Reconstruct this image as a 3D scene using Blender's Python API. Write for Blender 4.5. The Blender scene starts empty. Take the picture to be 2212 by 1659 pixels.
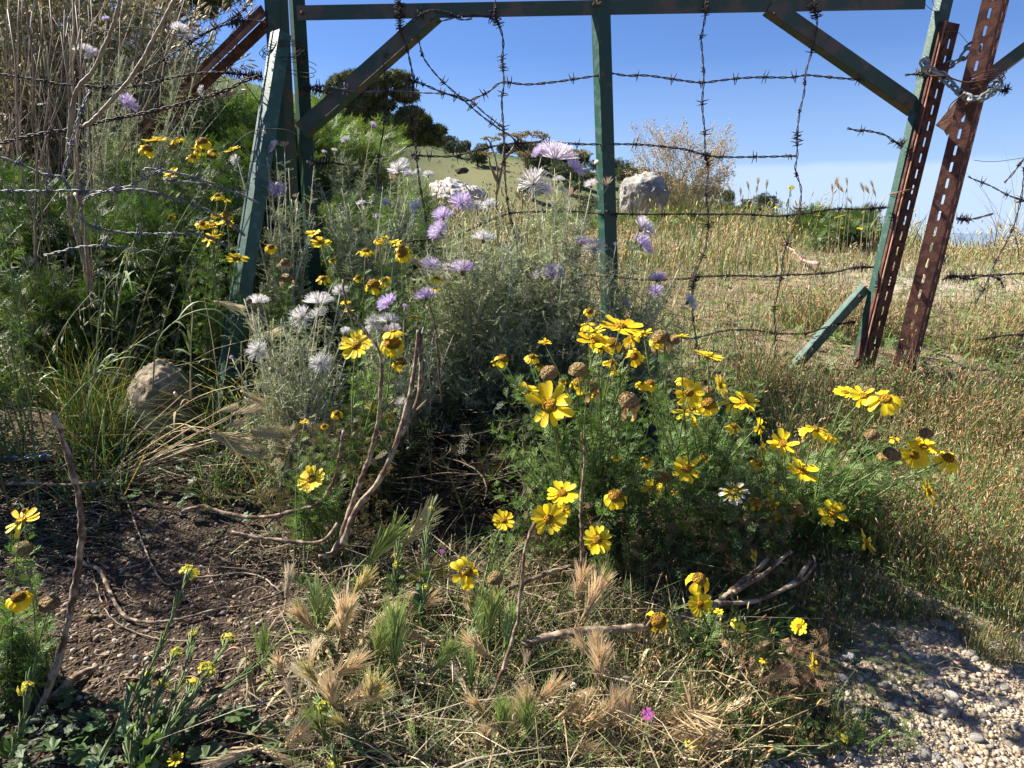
import bpy, math, random
import numpy as np
from mathutils import Vector, Matrix

# ------------------------------------------------------------------ camera, sky, sun, exposure
scene = bpy.context.scene
COL = scene.collection
CAMZ = 0.75
PITCH = math.radians(11.7)
FOC = 1597.0            # focal length in units of a 2212 px wide picture
cam_data = bpy.data.cameras.new("camera")
cam_data.sensor_width = 36.0
cam_data.lens = 36.0 * FOC / 2212.0
cam_data.clip_start = 0.05
cam_data.clip_end = 60000
cam = bpy.data.objects.new("camera", cam_data)
cam.location = (0, 0, CAMZ)
cam.rotation_euler = (math.pi / 2 - PITCH, 0, 0)
COL.objects.link(cam)
scene.camera = cam

SUN_EL = math.radians(43)
SUN_AZ = math.radians(20)      # how far behind the picture plane the sun stands, seen from the left
sun_dir = Vector((-math.cos(SUN_AZ) * math.cos(SUN_EL), math.sin(SUN_AZ) * math.cos(SUN_EL), math.sin(SUN_EL)))
world = bpy.data.worlds.new("World")
scene.world = world
world.use_nodes = True
wn, wl = world.node_tree.nodes, world.node_tree.links
wn.clear()
w_out = wn.new('ShaderNodeOutputWorld')
w_bg = wn.new('ShaderNodeBackground')
w_bg.inputs['Strength'].default_value = 0.05
w_sky = wn.new('ShaderNodeTexSky')
w_sky.sky_type = 'NISHITA'
w_sky.sun_disc = False
w_sky.sun_elevation = SUN_EL
w_sky.sun_rotation = math.atan2(sun_dir.x, sun_dir.y)
w_sky.altitude = 700
w_sky.air_density = 1.0
w_sky.dust_density = 0.25
w_sky.ozone_density = 3.0
# a low bank of thin cloud all round the horizon and faint streaks just above it
w_tc = wn.new('ShaderNodeTexCoord')
w_sep = wn.new('ShaderNodeSeparateXYZ')
w_map = wn.new('ShaderNodeMapping')
w_map.inputs['Scale'].default_value = (2.2, 2.2, 14.0)
w_no = wn.new('ShaderNodeTexNoise')
w_no.inputs['Scale'].default_value = 3.0
w_no.inputs['Detail'].default_value = 6.0
w_ma = wn.new('ShaderNodeMath'); w_ma.operation = 'MULTIPLY_ADD'
w_ma.inputs[1].default_value = 0.022
w_ma.inputs[2].default_value = -0.011
w_add = wn.new('ShaderNodeMath'); w_add.operation = 'ADD'
w_ramp = wn.new('ShaderNodeValToRGB')
cr = w_ramp.color_ramp
cr.elements[0].position = 0.0; cr.elements[0].color = (0.85, 0.85, 0.85, 1)
cr.elements[1].position = 0.21; cr.elements[1].color = (0, 0, 0, 1)
e = cr.elements.new(0.012); e.color = (0.95, 0.95, 0.95, 1)
e = cr.elements.new(0.074); e.color = (0.86, 0.86, 0.86, 1)
e = cr.elements.new(0.081); e.color = (0.34, 0.34, 0.34, 1)
w_mix = wn.new('ShaderNodeMix'); w_mix.data_type = 'RGBA'
w_mix.inputs[7].default_value = (4.3, 5.5, 7.4, 1)
w_tint = wn.new('ShaderNodeMix'); w_tint.data_type = 'RGBA'; w_tint.blend_type = 'MULTIPLY'; w_tint.inputs[0].default_value = 1.0
w_tint.inputs[7].default_value = (0.575, 0.72, 1.03, 1)
wl.new(w_tc.outputs['Generated'], w_sep.inputs[0])
wl.new(w_tc.outputs['Generated'], w_map.inputs[0])
wl.new(w_map.outputs[0], w_no.inputs['Vector'])
wl.new(w_no.outputs['Fac'], w_ma.inputs[0])
wl.new(w_sep.outputs['Z'], w_add.inputs[0])
wl.new(w_ma.outputs[0], w_add.inputs[1])
wl.new(w_add.outputs[0], w_ramp.inputs['Fac'])
wl.new(w_ramp.outputs['Color'], w_mix.inputs[0])
wl.new(w_sky.outputs['Color'], w_tint.inputs[6])
wl.new(w_tint.outputs[2], w_mix.inputs[6])
wl.new(w_mix.outputs[2], w_bg.inputs['Color'])
wl.new(w_bg.outputs[0], w_out.inputs['Surface'])

sun_data = bpy.data.lights.new("sun", 'SUN')
sun_data.energy = 5.0
sun_data.angle = math.radians(0.55)
sun_data.color = (1.0, 0.94, 0.83)
sun = bpy.data.objects.new("sun", sun_data)
sun.rotation_euler = sun_dir.to_track_quat('Z', 'Y').to_euler()
COL.objects.link(sun)

scene.view_settings.view_transform = 'Standard'
scene.view_settings.look = 'None'
scene.view_settings.exposure = 1.60
scene.view_settings.gamma = 1.0
scene.view_settings.use_curve_mapping = False
scene.render.engine = 'CYCLES'
scene.cycles.max_bounces = 6
scene.cycles.diffuse_bounces = 3
scene.cycles.transmission_bounces = 3
scene.cycles.use_denoising = True

rng = np.random.default_rng(11)
R_ = lambda a, b, n=None: rng.uniform(a, b, n)
CP, SP = math.cos(PITCH), math.sin(PITCH)

# ------------------------------------------------------------------ where things stand
def ray(px, py):
    dx = (np.asarray(px, float) - 1106.0) / FOC
    dz = -(np.asarray(py, float) - 829.5) / FOC
    return np.stack([dx + 0 * dz, CP + dz * SP, -SP + dz * CP], -1)

def at(px, py, Y):
    """point seen at (px, py) that lies Y metres in front"""
    r = ray(px, py)
    t = np.asarray(Y, float) / r[..., 1]
    return r * t[..., None] + np.array([0, 0, CAMZ])

def proj(p):
    p = np.asarray(p, float)
    x, y, z = p[..., 0], p[..., 1], p[..., 2] - CAMZ
    f = y * CP - z * SP
    u = y * SP + z * CP
    return 1106 + FOC * x / f, 829.5 - FOC * u / f

def smooth(a, b, x):
    t = np.clip((x - a) / (b - a), 0, 1)
    return t * t * (3 - 2 * t)

_w = np.random.default_rng(3)
_WA = _w.uniform(0, 2 * np.pi, 28); _WP = _w.uniform(0, 2 * np.pi, 28)
def wob(x, y, s, k0=0, k=7):
    v = 0
    for i in range(k0, k0 + k):
        f = s * (0.6 + 0.27 * (i - k0))
        v = v + np.sin((x * np.cos(_WA[i]) + y * np.sin(_WA[i])) * f + _WP[i])
    return v / k

BY = [-40, -4, 0.3, 0.85, 1.3, 1.8, 2.3, 3.0, 4.0, 6.0, 8.0, 10, 14, 20, 30, 45]
BZ = [-1.2, -0.1, 0.0, 0.05, 0.125, 0.20, 0.33, 0.45, 0.57, 0.70, 0.745, 0.74, 0.62, 0.2, -1.2, -6]
def gz(x, y):
    x = np.asarray(x, float); y = np.asarray(y, float)
    z = np.interp(y, BY, BZ)
    l = np.maximum(0, -x - 0.42 - 0.06 * np.clip(y - 2, 0, 20))
    z = z + smooth(1.9, 4.2, y) * 0.42 * l ** 1.1 * np.exp(-0.04 * l)
    mid = np.maximum(0, -x + 0.3)
    z = z + smooth(4.5, 9, y) * 0.10 * np.minimum(mid, 6)
    ratio = x / np.maximum(np.abs(y), 0.5)
    z = z - 0.28 * smooth(0.42, 0.62, ratio) * smooth(3.5, 7.5, y)
    z = z + 0.012 * wob(x, y, 6.0) + 0.03 * wob(x, y, 1.5, 9) * smooth(1.2, 4, np.abs(y))
    return z

_T = np.concatenate([np.arange(0.5, 6, 0.01), np.arange(6, 40, 0.05)])
def G(px, py):
    """ground point seen at (px, py)"""
    r = ray(px, py)
    P = r[None, :] * _T[:, None] + np.array([0, 0, CAMZ])
    d = P[:, 2] - gz(P[:, 0], P[:, 1])
    i = np.argmax(d < 0)
    if d[i] >= 0: i = len(_T) - 1
    p = P[i].copy(); p[2] = gz(p[0], p[1])
    return p

def onground(p, dz=0.0):
    return np.array([p[0], p[1], float(gz(p[0], p[1])) + dz])

# ------------------------------------------------------------------ mesh builder
class MB:
    def __init__(s): s.V = []; s.L = []; s.S = []; s.C = []; s.M = []; s.n = 0
    def add(s, V, F, tint=(1, 1, 1), mi=0):
        V = np.asarray(V, np.float32).reshape(-1, 3); F = np.asarray(F, np.int32)
        m, k = F.shape
        s.V.append(V); s.L.append((F + s.n).ravel()); s.S.append(np.full(m, k, np.int32))
        t = np.asarray(tint, np.float32)
        if t.ndim == 1: t = np.broadcast_to(t[:3], (m, 3))
        s.C.append(t); s.M.append(np.full(m, mi, np.int32)); s.n += len(V)
        return s
    def inst(s, T, R, t, tint=(1, 1, 1), mi=0):
        """copies of a small template T=(V,F) under matrices R (N,3,3) and offsets t (N,3)"""
        V, F = np.asarray(T[0], float), np.asarray(T[1], int)
        N = len(t)
        if N == 0: return s
        VV = np.einsum('nij,kj->nki', R, V) + np.asarray(t)[:, None, :]
        FF = F[None] + (np.arange(N) * len(V))[:, None, None]
        tt = np.asarray(tint, float)
        if tt.ndim == 2: tt = np.repeat(tt, len(F), 0)
        if len(T) > 2:                     # the template's own per-face tint factor
            k = np.tile(np.asarray(T[2], float), (N, 1))
            tt = k * (tt if tt.ndim == 2 else tt[None])
        return s.add(VV.reshape(-1, 3), FF.reshape(-1, F.shape[1]), tt, mi)
    def tubes(s, P, Rr, sides=3, tint=(1, 1, 1), mi=0):
        """P (N,k,3) paths, Rr (N,k) radii"""
        P = np.asarray(P, float); Rr = np.asarray(Rr, float)
        if P.ndim == 2: P = P[None]
        N, k, _ = P.shape; Rr = Rr.reshape(N, k)
        Tn = np.gradient(P, axis=1); Tn /= np.linalg.norm(Tn, axis=2, keepdims=True) + 1e-9
        mean = Tn.mean(1); ref = np.where(np.abs(mean[:, 2:3]) > 0.75 * np.linalg.norm(mean, axis=1, keepdims=True), np.array([[0.95, 0.3, 0.0]]), np.array([[0.05, 0.1, 1.0]]))
        A = np.cross(Tn, ref[:, None, :]); A /= np.linalg.norm(A, axis=2, keepdims=True) + 1e-9
        B = np.cross(Tn, A)
        an = np.arange(sides) * 2 * np.pi / sides
        V = P[:, :, None, :] + Rr[:, :, None, None] * (np.cos(an)[None, None, :, None] * A[:, :, None, :] + np.sin(an)[None, None, :, None] * B[:, :, None, :])
        i = np.arange(k - 1)[:, None] * sides; j = np.arange(sides)[None]; j2 = (j + 1) % sides
        F = np.stack([i + j, i + j2, i + sides + j2, i + sides + j], -1).reshape(-1, 4)
        FF = F[None] + (np.arange(N) * k * sides)[:, None, None]
        tt = np.asarray(tint, float)
        if tt.ndim == 2: tt = np.repeat(tt, len(F), 0)
        s.add(V.reshape(-1, 3), FF.reshape(-1, 4), tt, mi)
        if sides > 3:      # end caps
            for q in (0, k - 1):
                c = (np.arange(N) * k * sides)[:, None] + q * sides + np.arange(sides)[None, ::(1 if q else -1)]
                base = s.n - len(V.reshape(-1, 3))
                s.L.append((c + base).ravel().astype(np.int32)); s.S.append(np.full(N, sides, np.int32))
                ct = np.asarray(tint, np.float32)
                s.C.append(ct if ct.ndim == 2 else np.broadcast_to(ct[:3], (N, 3))); s.M.append(np.full(N, mi, np.int32))
        return s
    def ribbons(s, P, W, side, tint=(1, 1, 1), mi=0, fold=0.0):
        """flat blades: P (N,k,3), W (N,k) half widths, side (N,3)"""
        N, k, _ = P.shape
        o = side[:, None, :] * W[:, :, None]
        V = np.stack([P - o, P + o], 2)            # N,k,2,3
        i = np.arange(k - 1) * 2
        F = np.stack([i, i + 1, i + 3, i + 2], -1)
        FF = F[None] + (np.arange(N) * k * 2)[:, None, None]
        tt = np.asarray(tint, float)
        if tt.ndim == 2: tt = np.repeat(tt, len(F), 0)
        return s.add(V.reshape(-1, 3), FF.reshape(-1, 4), tt, mi)
    def mesh(s, name, mats, smooth_=False):
        me = bpy.data.meshes.new(name)
        V = np.concatenate(s.V); L = np.concatenate(s.L); S = np.concatenate(s.S)
        me.vertices.add(len(V)); me.vertices.foreach_set('co', V.ravel())
        me.loops.add(len(L)); me.loops.foreach_set('vertex_index', L)
        me.polygons.add(len(S))
        me.polygons.foreach_set('loop_start', np.concatenate([[0], np.cumsum(S)[:-1]]).astype(np.int32))
        try: me.polygons.foreach_set('loop_total', S)
        except Exception: pass
        if not isinstance(mats, (list, tuple)): mats = [mats]
        for m in mats: me.materials.append(m)
        me.polygons.foreach_set('material_index', np.concatenate(s.M))
        if smooth_: me.polygons.foreach_set('use_smooth', np.ones(len(S), bool))
        C = np.concatenate(s.C).astype(np.float32)
        a = me.attributes.new('tint', 'FLOAT_COLOR', 'CORNER')
        C4 = np.ones((len(L), 4), np.float32); C4[:, :3] = np.repeat(C, S, 0)
        a.data.foreach_set('color', C4.ravel())
        me.update(calc_edges=True)
        return me
    def build(s, name, mats, parent=None, smooth_=False, loc=None):
        return link(name, s.mesh(name, mats, smooth_), parent, loc)

def link(name, data, parent=None, loc=None):
    o = bpy.data.objects.new(name, data); COL.objects.link(o)
    if parent is not None: o.parent = parent
    if loc is not None: o.location = Vector([float(q) for q in loc])
    return o

def tag(o, label=None, cat=None, group=None, kind=None):
    if label: o['label'] = label
    if cat: o['category'] = cat
    if group: o['group'] = group
    if kind: o['kind'] = kind
    return o

def thing(name, label, cat, loc=(0, 0, 0), group=None):
    o = link(name, None, None, loc); o.empty_display_size = 0.05
    return tag(o, label, cat, group)

def nrm(v):
    v = np.asarray(v, float)
    return v / (np.linalg.norm(v, axis=-1, keepdims=True) + 1e-12)

def frames(x, up=None, roll=None, scale=None):
    """rotation matrices with local +X along x, local +Z near up"""
    x = nrm(x); N = len(x)
    up = np.broadcast_to(np.array([0, 0, 1.0]) if up is None else up, (N, 3))
    y = np.cross(up + 1e-4, x); y = nrm(y); z = np.cross(x, y)
    if roll is not None:
        c, s_ = np.cos(roll)[:, None], np.sin(roll)[:, None]
        y, z = c * y + s_ * z, -s_ * y + c * z
    Rm = np.stack([x, y, z], -1)
    if scale is not None:
        sc = np.asarray(scale, float)
        Rm = Rm * (sc[:, None, None] if sc.ndim == 1 else sc[:, None, :])
    return Rm

def bez(B, T, lift, jit=0.0, k=8):
    """curved shoots from B (N,3) to T (N,3); lift = how far they rise before leaning out"""
    N = len(B); t = np.linspace(0, 1, k)[None, :, None]
    d = np.linalg.norm(T - B, axis=1, keepdims=True)
    M = B + (T - B) * 0.35 + np.array([0, 0, 1.0]) * d * lift + rng.normal(0, 1, (N, 3)) * d * jit
    return (1 - t) ** 2 * B[:, None] + 2 * t * (1 - t) * M[:, None] + t ** 2 * T[:, None]

def resample(pts, step):
    pts = np.asarray(pts, float)
    # Catmull-Rom through the points
    Q = np.vstack([2 * pts[0] - pts[1], pts, 2 * pts[-1] - pts[-2]])
    out = []
    for i in range(1, len(Q) - 2):
        n = max(2, int(np.linalg.norm(Q[i + 1] - Q[i]) / step))
        t = np.linspace(0, 1, n, endpoint=False)[:, None]
        out.append(0.5 * ((2 * Q[i]) + (-Q[i - 1] + Q[i + 1]) * t + (2 * Q[i - 1] - 5 * Q[i] + 4 * Q[i + 1] - Q[i + 2]) * t ** 2 + (-Q[i - 1] + 3 * Q[i] - 3 * Q[i + 1] + Q[i + 2]) * t ** 3))
    out.append(Q[-2:-1])
    return np.vstack(out)

# ------------------------------------------------------------------ materials
def mat(name, col=(1, 1, 1), rough=0.7, noise=0.25, nscale=30.0, tint=True, trans=0.0, metal=0.0,
        bump=0.0, bscale=120.0, col2=None, spot=0.5, spec=0.4, tcol=None, detail=6.0, soft=0.12, grain=None, orand=0.0):
    m = bpy.data.materials.new(name); m.use_nodes = True
    n, l = m.node_tree.nodes, m.node_tree.links
    n.clear()
    out = n.new('ShaderNodeOutputMaterial'); b = n.new('ShaderNodeBsdfPrincipled')
    b.inputs['Roughness'].default_value = rough; b.inputs['Metallic'].default_value = metal
    b.inputs['Specular IOR Level'].default_value = spec
    tc = n.new('ShaderNodeTexCoord')
    no = n.new('ShaderNodeTexNoise'); no.inputs['Scale'].default_value = nscale; no.inputs['Detail'].default_value = detail
    src = tc.outputs['Object']
    if grain:
        mp = n.new('ShaderNodeMapping'); mp.inputs['Scale'].default_value = grain
        l.new(src, mp.inputs[0]); src = mp.outputs[0]
    l.new(src, no.inputs['Vector'])
    mx = n.new('ShaderNodeMix'); mx.data_type = 'RGBA'
    mx.inputs[6].default_value = (*col, 1)
    c2 = col2 if col2 is not None else tuple(c * (1 - noise) for c in col)
    mx.inputs[7].default_value = (*c2, 1)
    mr = n.new('ShaderNodeMapRange'); mr.inputs[1].default_value = spot - soft; mr.inputs[2].default_value = spot + soft
    l.new(no.outputs['Fac'], mr.inputs[0]); l.new(mr.outputs[0], mx.inputs[0])
    c = mx.outputs[2]
    if tint:
        at_ = n.new('ShaderNodeAttribute'); at_.attribute_name = 'tint'
        mm = n.new('ShaderNodeMix'); mm.data_type = 'RGBA'; mm.blend_type = 'MULTIPLY'; mm.inputs[0].default_value = 1
        l.new(c, mm.inputs[6]); l.new(at_.outputs['Color'], mm.inputs[7]); c = mm.outputs[2]
    if orand:
        oi = n.new('ShaderNodeObjectInfo'); hs = n.new('ShaderNodeHueSaturation')
        r1 = n.new('ShaderNodeMapRange'); r1.inputs[3].default_value = 1 - orand; r1.inputs[4].default_value = 1 + orand * .3
        r2 = n.new('ShaderNodeMapRange'); r2.inputs[3].default_value = .5 - orand * .06; r2.inputs[4].default_value = .5 + orand * .05
        wn_ = n.new('ShaderNodeTexWhiteNoise'); wn_.noise_dimensions = '1D'; l.new(oi.outputs['Random'], wn_.inputs['W'])
        l.new(oi.outputs['Random'], r1.inputs[0]); l.new(wn_.outputs['Value'], r2.inputs[0]); l.new(r1.outputs[0], hs.inputs['Value']); l.new(r2.outputs[0], hs.inputs['Hue']); l.new(c, hs.inputs['Color']); c = hs.outputs[0]
    l.new(c, b.inputs['Base Color'])
    if bump:
        bn = n.new('ShaderNodeTexNoise'); bn.inputs['Scale'].default_value = bscale; bn.inputs['Detail'].default_value = 8
        l.new(src, bn.inputs['Vector'])
        bp = n.new('ShaderNodeBump'); bp.inputs['Strength'].default_value = 1.0; bp.inputs['Distance'].default_value = bump
        l.new(bn.outputs['Fac'], bp.inputs['Height']); l.new(bp.outputs[0], b.inputs['Normal'])
    sh = b.outputs[0]
    if trans:
        tr = n.new('ShaderNodeBsdfTranslucent'); ms = n.new('ShaderNodeMixShader'); ms.inputs[0].default_value = trans
        if tcol:
            tm = n.new('ShaderNodeMix'); tm.data_type = 'RGBA'; tm.blend_type = 'MULTIPLY'; tm.inputs[0].default_value = 1
            tm.inputs[7].default_value = (*tcol, 1); l.new(c, tm.inputs[6]); l.new(tm.outputs[2], tr.inputs['Color'])
        else: l.new(c, tr.inputs['Color'])
        l.new(b.outputs[0], ms.inputs[1]); l.new(tr.outputs[0], ms.inputs[2]); sh = ms.outputs[0]
    l.new(sh, out.inputs['Surface'])
    return m

M_leaf = mat('leaf', (1, 1, 1), 0.55, 0.2, 60, trans=0.32, tcol=(1.1, 1.25, 0.5), spec=0.35)
M_dry = mat('dry_leaf', (1, 1, 1), 0.62, 0.25, 60, trans=0.25, spec=0.3)
M_fuzz = mat('woolly_leaf', (1, 1, 1), 0.8, 0.2, 60, trans=0.2, spec=0.2)
M_stem = mat('stem', (1, 1, 1), 0.6, 0.3, 40, spec=0.3)
M_petal = mat('petal', (1, 1, 1), 0.55, 0.08, 90, trans=0.42, tcol=(1.05, 1.0, 0.6), spec=0.3, orand=.13)
M_disc = mat('flower_disc', (1, 1, 1), 0.8, 0.35, 5, orand=.12, bump=0.1, bscale=9, spec=0.2)
M_floret = mat('floret', (1, 1, 1), 0.7, 0.08, 90, trans=0.35, spec=0.2)
M_wood = mat('dead_wood', (0.34, 0.275, 0.205), 0.85, 0.5, 60, bump=0.004, bscale=60, col2=(0.12, 0.075, 0.05), soft=.07, spec=0.2)
M_cane = mat('dry_cane', (0.34, 0.27, 0.19), 0.6, 0.4, 18, bump=0.001, bscale=90, col2=(0.17, 0.12, 0.085), spec=0.3)
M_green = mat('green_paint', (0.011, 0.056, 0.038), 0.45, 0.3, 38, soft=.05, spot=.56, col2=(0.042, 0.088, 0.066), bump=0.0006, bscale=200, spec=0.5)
M_greenold = mat('worn_green_paint', (0.024, 0.050, 0.033), 0.5, 0.3, 14, soft=.05, col2=(0.075, 0.062, 0.045), bump=0.0008, bscale=150, spot=0.52)
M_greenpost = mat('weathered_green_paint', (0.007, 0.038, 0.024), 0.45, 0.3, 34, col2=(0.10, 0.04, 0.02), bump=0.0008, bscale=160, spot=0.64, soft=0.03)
M_rust = mat('rust', (0.125, 0.055, 0.038), 0.85, 0.4, 40, soft=.06, col2=(0.065, 0.03, 0.024), bump=0.0012, bscale=220, spec=0.2)
M_rustlite = mat('pale_rust', (0.33, 0.19, 0.13), 0.85, 0.4, 26, col2=(0.17, 0.08, 0.055), bump=0.0012, bscale=200, spec=0.2)
M_wire = mat('rusty_wire', (0.055, 0.035, 0.028), 0.7, 0.4, 60, col2=(0.02, 0.018, 0.018), spec=0.3)
M_galv = mat('galvanised_wire', (0.19, 0.19, 0.20), 0.55, 0.45, 60, metal=0.2)
M_chain = mat('galvanised_chain', (0.27, 0.30, 0.29), 0.7, 0.4, 90, metal=0.0, bump=0.0003, bscale=400)
M_stone = mat('pebble_stone', (0.50, 0.46, 0.40), 0.85, 0.3, 22, bump=0.003, bscale=70, col2=(0.38, 0.34, 0.29), spec=0.2)
M_rock = mat('limestone', (0.31, 0.30, 0.275), 0.9, 0.5, 5, bump=0.06, bscale=7, col2=(0.19, 0.18, 0.165), spec=0.15, spot=0.48, soft=0.08)
M_rockbrown = mat('brown_limestone', (0.27, 0.215, 0.155), 0.9, 0.5, 14, bump=0.012, bscale=26, soft=.06, col2=(0.13, 0.11, 0.085), spec=0.15)
M_needle = mat('pine_needle', (1, 1, 1), 0.7, 0.2, 3, trans=0.12, spec=0.25)
M_bark = mat('bark', (0.10, 0.075, 0.055), 0.95, 0.5, 6, bump=0.02, bscale=12, spec=0.1)
# ================================================================== the setting
def ground_material():
    m = bpy.data.materials.new('ground_soil'); m.use_nodes = True
    n, l = m.node_tree.nodes, m.node_tree.links; n.clear()
    out = n.new('ShaderNodeOutputMaterial'); b = n.new('ShaderNodeBsdfPrincipled')
    b.inputs['Roughness'].default_value = 0.95; b.inputs['Specular IOR Level'].default_value = 0.15
    tc = n.new('ShaderNodeTexCoord'); a = n.new('ShaderNodeAttribute'); a.attribute_name = 'tint'
    n1 = n.new('ShaderNodeTexNoise'); n1.inputs['Scale'].default_value = 14; n1.inputs['Detail'].default_value = 10
    n2 = n.new('ShaderNodeTexVoronoi'); n2.inputs['Scale'].default_value = 170
    n3 = n.new('ShaderNodeTexNoise'); n3.inputs['Scale'].default_value = 160; n3.inputs['Detail'].default_value = 6
    for q in (n1, n2, n3): l.new(tc.outputs['Object'], q.inputs['Vector'])
    mr = n.new('ShaderNodeMapRange'); mr.inputs[1].default_value = 0.35; mr.inputs[2].default_value = 0.7
    mr.inputs[3].default_value = 0.6; mr.inputs[4].default_value = 1.45
    l.new(n1.outputs['Fac'], mr.inputs[0])
    mm = n.new('ShaderNodeMix'); mm.data_type = 'RGBA'; mm.blend_type = 'MULTIPLY'; mm.inputs[0].default_value = 1
    cc = n.new('ShaderNodeCombineColor')
    for i in range(3): l.new(mr.outputs[0], cc.inputs[i])
    l.new(a.outputs['Color'], mm.inputs[6]); l.new(cc.outputs[0], mm.inputs[7])
    l.new(mm.outputs[2], b.inputs['Base Color'])
    ad = n.new('ShaderNodeMath'); ad.operation = 'ADD'
    l.new(n2.outputs['Distance'], ad.inputs[0]); l.new(n3.outputs['Fac'], ad.inputs[1])
    bp = n.new('ShaderNodeBump'); bp.inputs['Distance'].default_value = 0.006
    l.new(ad.outputs[0], bp.inputs['Height']); l.new(bp.outputs[0], b.inputs['Normal'])
    l.new(b.outputs[0], out.inputs['Surface'])
    return m

def sheet(name, X, Y, Z, colr, m):
    """a grid of points as one smooth sheet with a colour per point"""
    a_, b_ = X.shape
    V = np.stack([X, Y, Z], -1).reshape(-1, 3)
    i, j = np.meshgrid(np.arange(a_ - 1), np.arange(b_ - 1), indexing='ij')
    q = (i * b_ + j).ravel()
    F = np.stack([q, q + b_, q + b_ + 1, q + 1], -1)
    me = bpy.data.meshes.new(name)
    me.vertices.add(len(V)); me.vertices.foreach_set('co', V.astype(np.float32).ravel())
    L = F.ravel().astype(np.int32)
    me.loops.add(len(L)); me.loops.foreach_set('vertex_index', L)
    me.polygons.add(len(F)); me.polygons.foreach_set('loop_start', (np.arange(len(F)) * 4).astype(np.int32))
    me.polygons.foreach_set('use_smooth', np.ones(len(F), bool))
    me.materials.append(m)
    at_ = me.attributes.new('tint', 'FLOAT_COLOR', 'POINT')
    C4 = np.ones((len(V), 4), np.float32); C4[:, :3] = colr.reshape(-1, 3)
    at_.data.foreach_set('color', C4.ravel())
    me.update(calc_edges=True)
    return tag(link(name, me), kind='structure')

def mixc(a, b, t):
    return np.asarray(a, float) * (1 - t[..., None]) + np.asarray(b, float) * t[..., None]

GM = ground_material()
u = np.linspace(-1, 1, 300)
gx = np.sinh(u * 4.4) / math.sinh(4.4) * 46
v = np.linspace(-1, 1, 340)
gy = 1.6 + np.sinh(v * 4.6) / math.sinh(4.6) * 46
GX, GY = np.meshgrid(gx, gy, indexing='ij')
GZ = gz(GX, GY)
def soil_colour(x, y):
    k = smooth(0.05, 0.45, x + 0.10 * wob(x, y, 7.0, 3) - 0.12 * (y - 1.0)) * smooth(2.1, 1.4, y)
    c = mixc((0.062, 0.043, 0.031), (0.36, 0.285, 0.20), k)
    f = smooth(1.7, 2.7, y + 0.2 * wob(x, y, 3.0))
    c = c * (1 - f[..., None]) + np.array((0.235, 0.185, 0.115)) * f[..., None]
    g = smooth(0.0, 0.35, wob(x, y, 1.1, 12)) * smooth(2.4, 3.6, y) * smooth(0.0, 1.0, x)
    c = c * (1 - 0.7 * g[..., None]) + np.array((0.50, 0.44, 0.36)) * 0.7 * g[..., None]
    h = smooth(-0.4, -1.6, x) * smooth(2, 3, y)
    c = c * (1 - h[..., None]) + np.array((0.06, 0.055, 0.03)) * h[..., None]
    return c
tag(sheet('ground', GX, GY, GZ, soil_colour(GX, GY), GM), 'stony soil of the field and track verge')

# the far hillside: a ridge falling from left to right, then away to the coast
SKX = [-9000, -2500, 0, 500, 760, 900, 1000, 1150, 1300, 1450, 1600, 1800, 1950, 2212, 3000, 9000]
SKY = [250, 60, 150, 225, 262, 322, 345, 358, 392, 428, 455, 486, 520, 548, 590, 640]
def ridge_elev(px):
    return (499 - np.interp(px, SKX, SKY)) / FOC
az = np.linspace(math.radians(-86), math.radians(86), 260)
rr = np.concatenate([np.linspace(34, 230, 60), np.geomspace(240, 2600, 24)])
AZ, RR = np.meshgrid(az, rr, indexing='ij')
PXA = 1106 + FOC * np.tan(np.clip(AZ, -1.4, 1.4))
fwd = RR * np.cos(AZ) ** 0.5
def hill_z(pxa, r):
    zs = CAMZ + 190 * ridge_elev(pxa)
    t = smooth(36, 190, r)
    z = -9.5 + (zs + 9.5) * t ** 0.85
    z = z + 1.1 * wob(pxa * 0.02, r * 0.10, 0.5, 5) * smooth(40, 90, r) * smooth(190, 150, r)
    z = z - smooth(195, 1500, r) * (150 + zs)
    return z
HX, HY = RR * np.sin(AZ), RR * np.cos(AZ)
HZ = hill_z(PXA, RR)
kk = smooth(-0.3, 0.5, wob(HX, HY, 0.06, 4) + 0.5 * wob(HX, HY, 0.25, 2))
HC = mixc((0.070, 0.105, 0.036), (0.150, 0.150, 0.070), kk)
tag(sheet('hillside', HX, HY, HZ, HC, GM), 'far grassy hillside falling to the right')

# the low coast and the sea far below
M_sea = mat('sea', (0.08, 0.14, 0.22), 0.16, 0.2, 0.002, tint=False, col2=(0.10, 0.16, 0.22), spec=0.5)  # base colour lightened to stand in for distance haze
M_plain = mat('coastal_plain', (0.10, 0.14, 0.16), 0.9, 0.4, 0.0015, tint=False, col2=(0.16, 0.18, 0.17), spec=0.1)
sb = MB(); s_ = 55000
sb.add([(-s_, -s_, -155), (s_, -s_, -155), (s_, s_, -155), (-s_, s_, -155)], [(0, 1, 2, 3)])
tag(sb.build('sea', M_sea), 'blue sea seen far below beyond the field', kind='structure')
pb = MB()
a_ = np.linspace(math.radians(-80), math.radians(80), 80)
ro = 9000 + 2500 * np.sin(a_ * 5 + 1) + 900 * np.sin(a_ * 23)
pv = [(0, 500, -151)] + [(r * math.sin(q), r * math.cos(q), -151) for q, r in zip(a_, ro)]
pb.add(pv, [(0, i, i + 1) for i in range(1, len(a_))])
tag(pb.build('coastal_plain', M_plain), 'hazy coastal plain below the hill', kind='structure')

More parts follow.
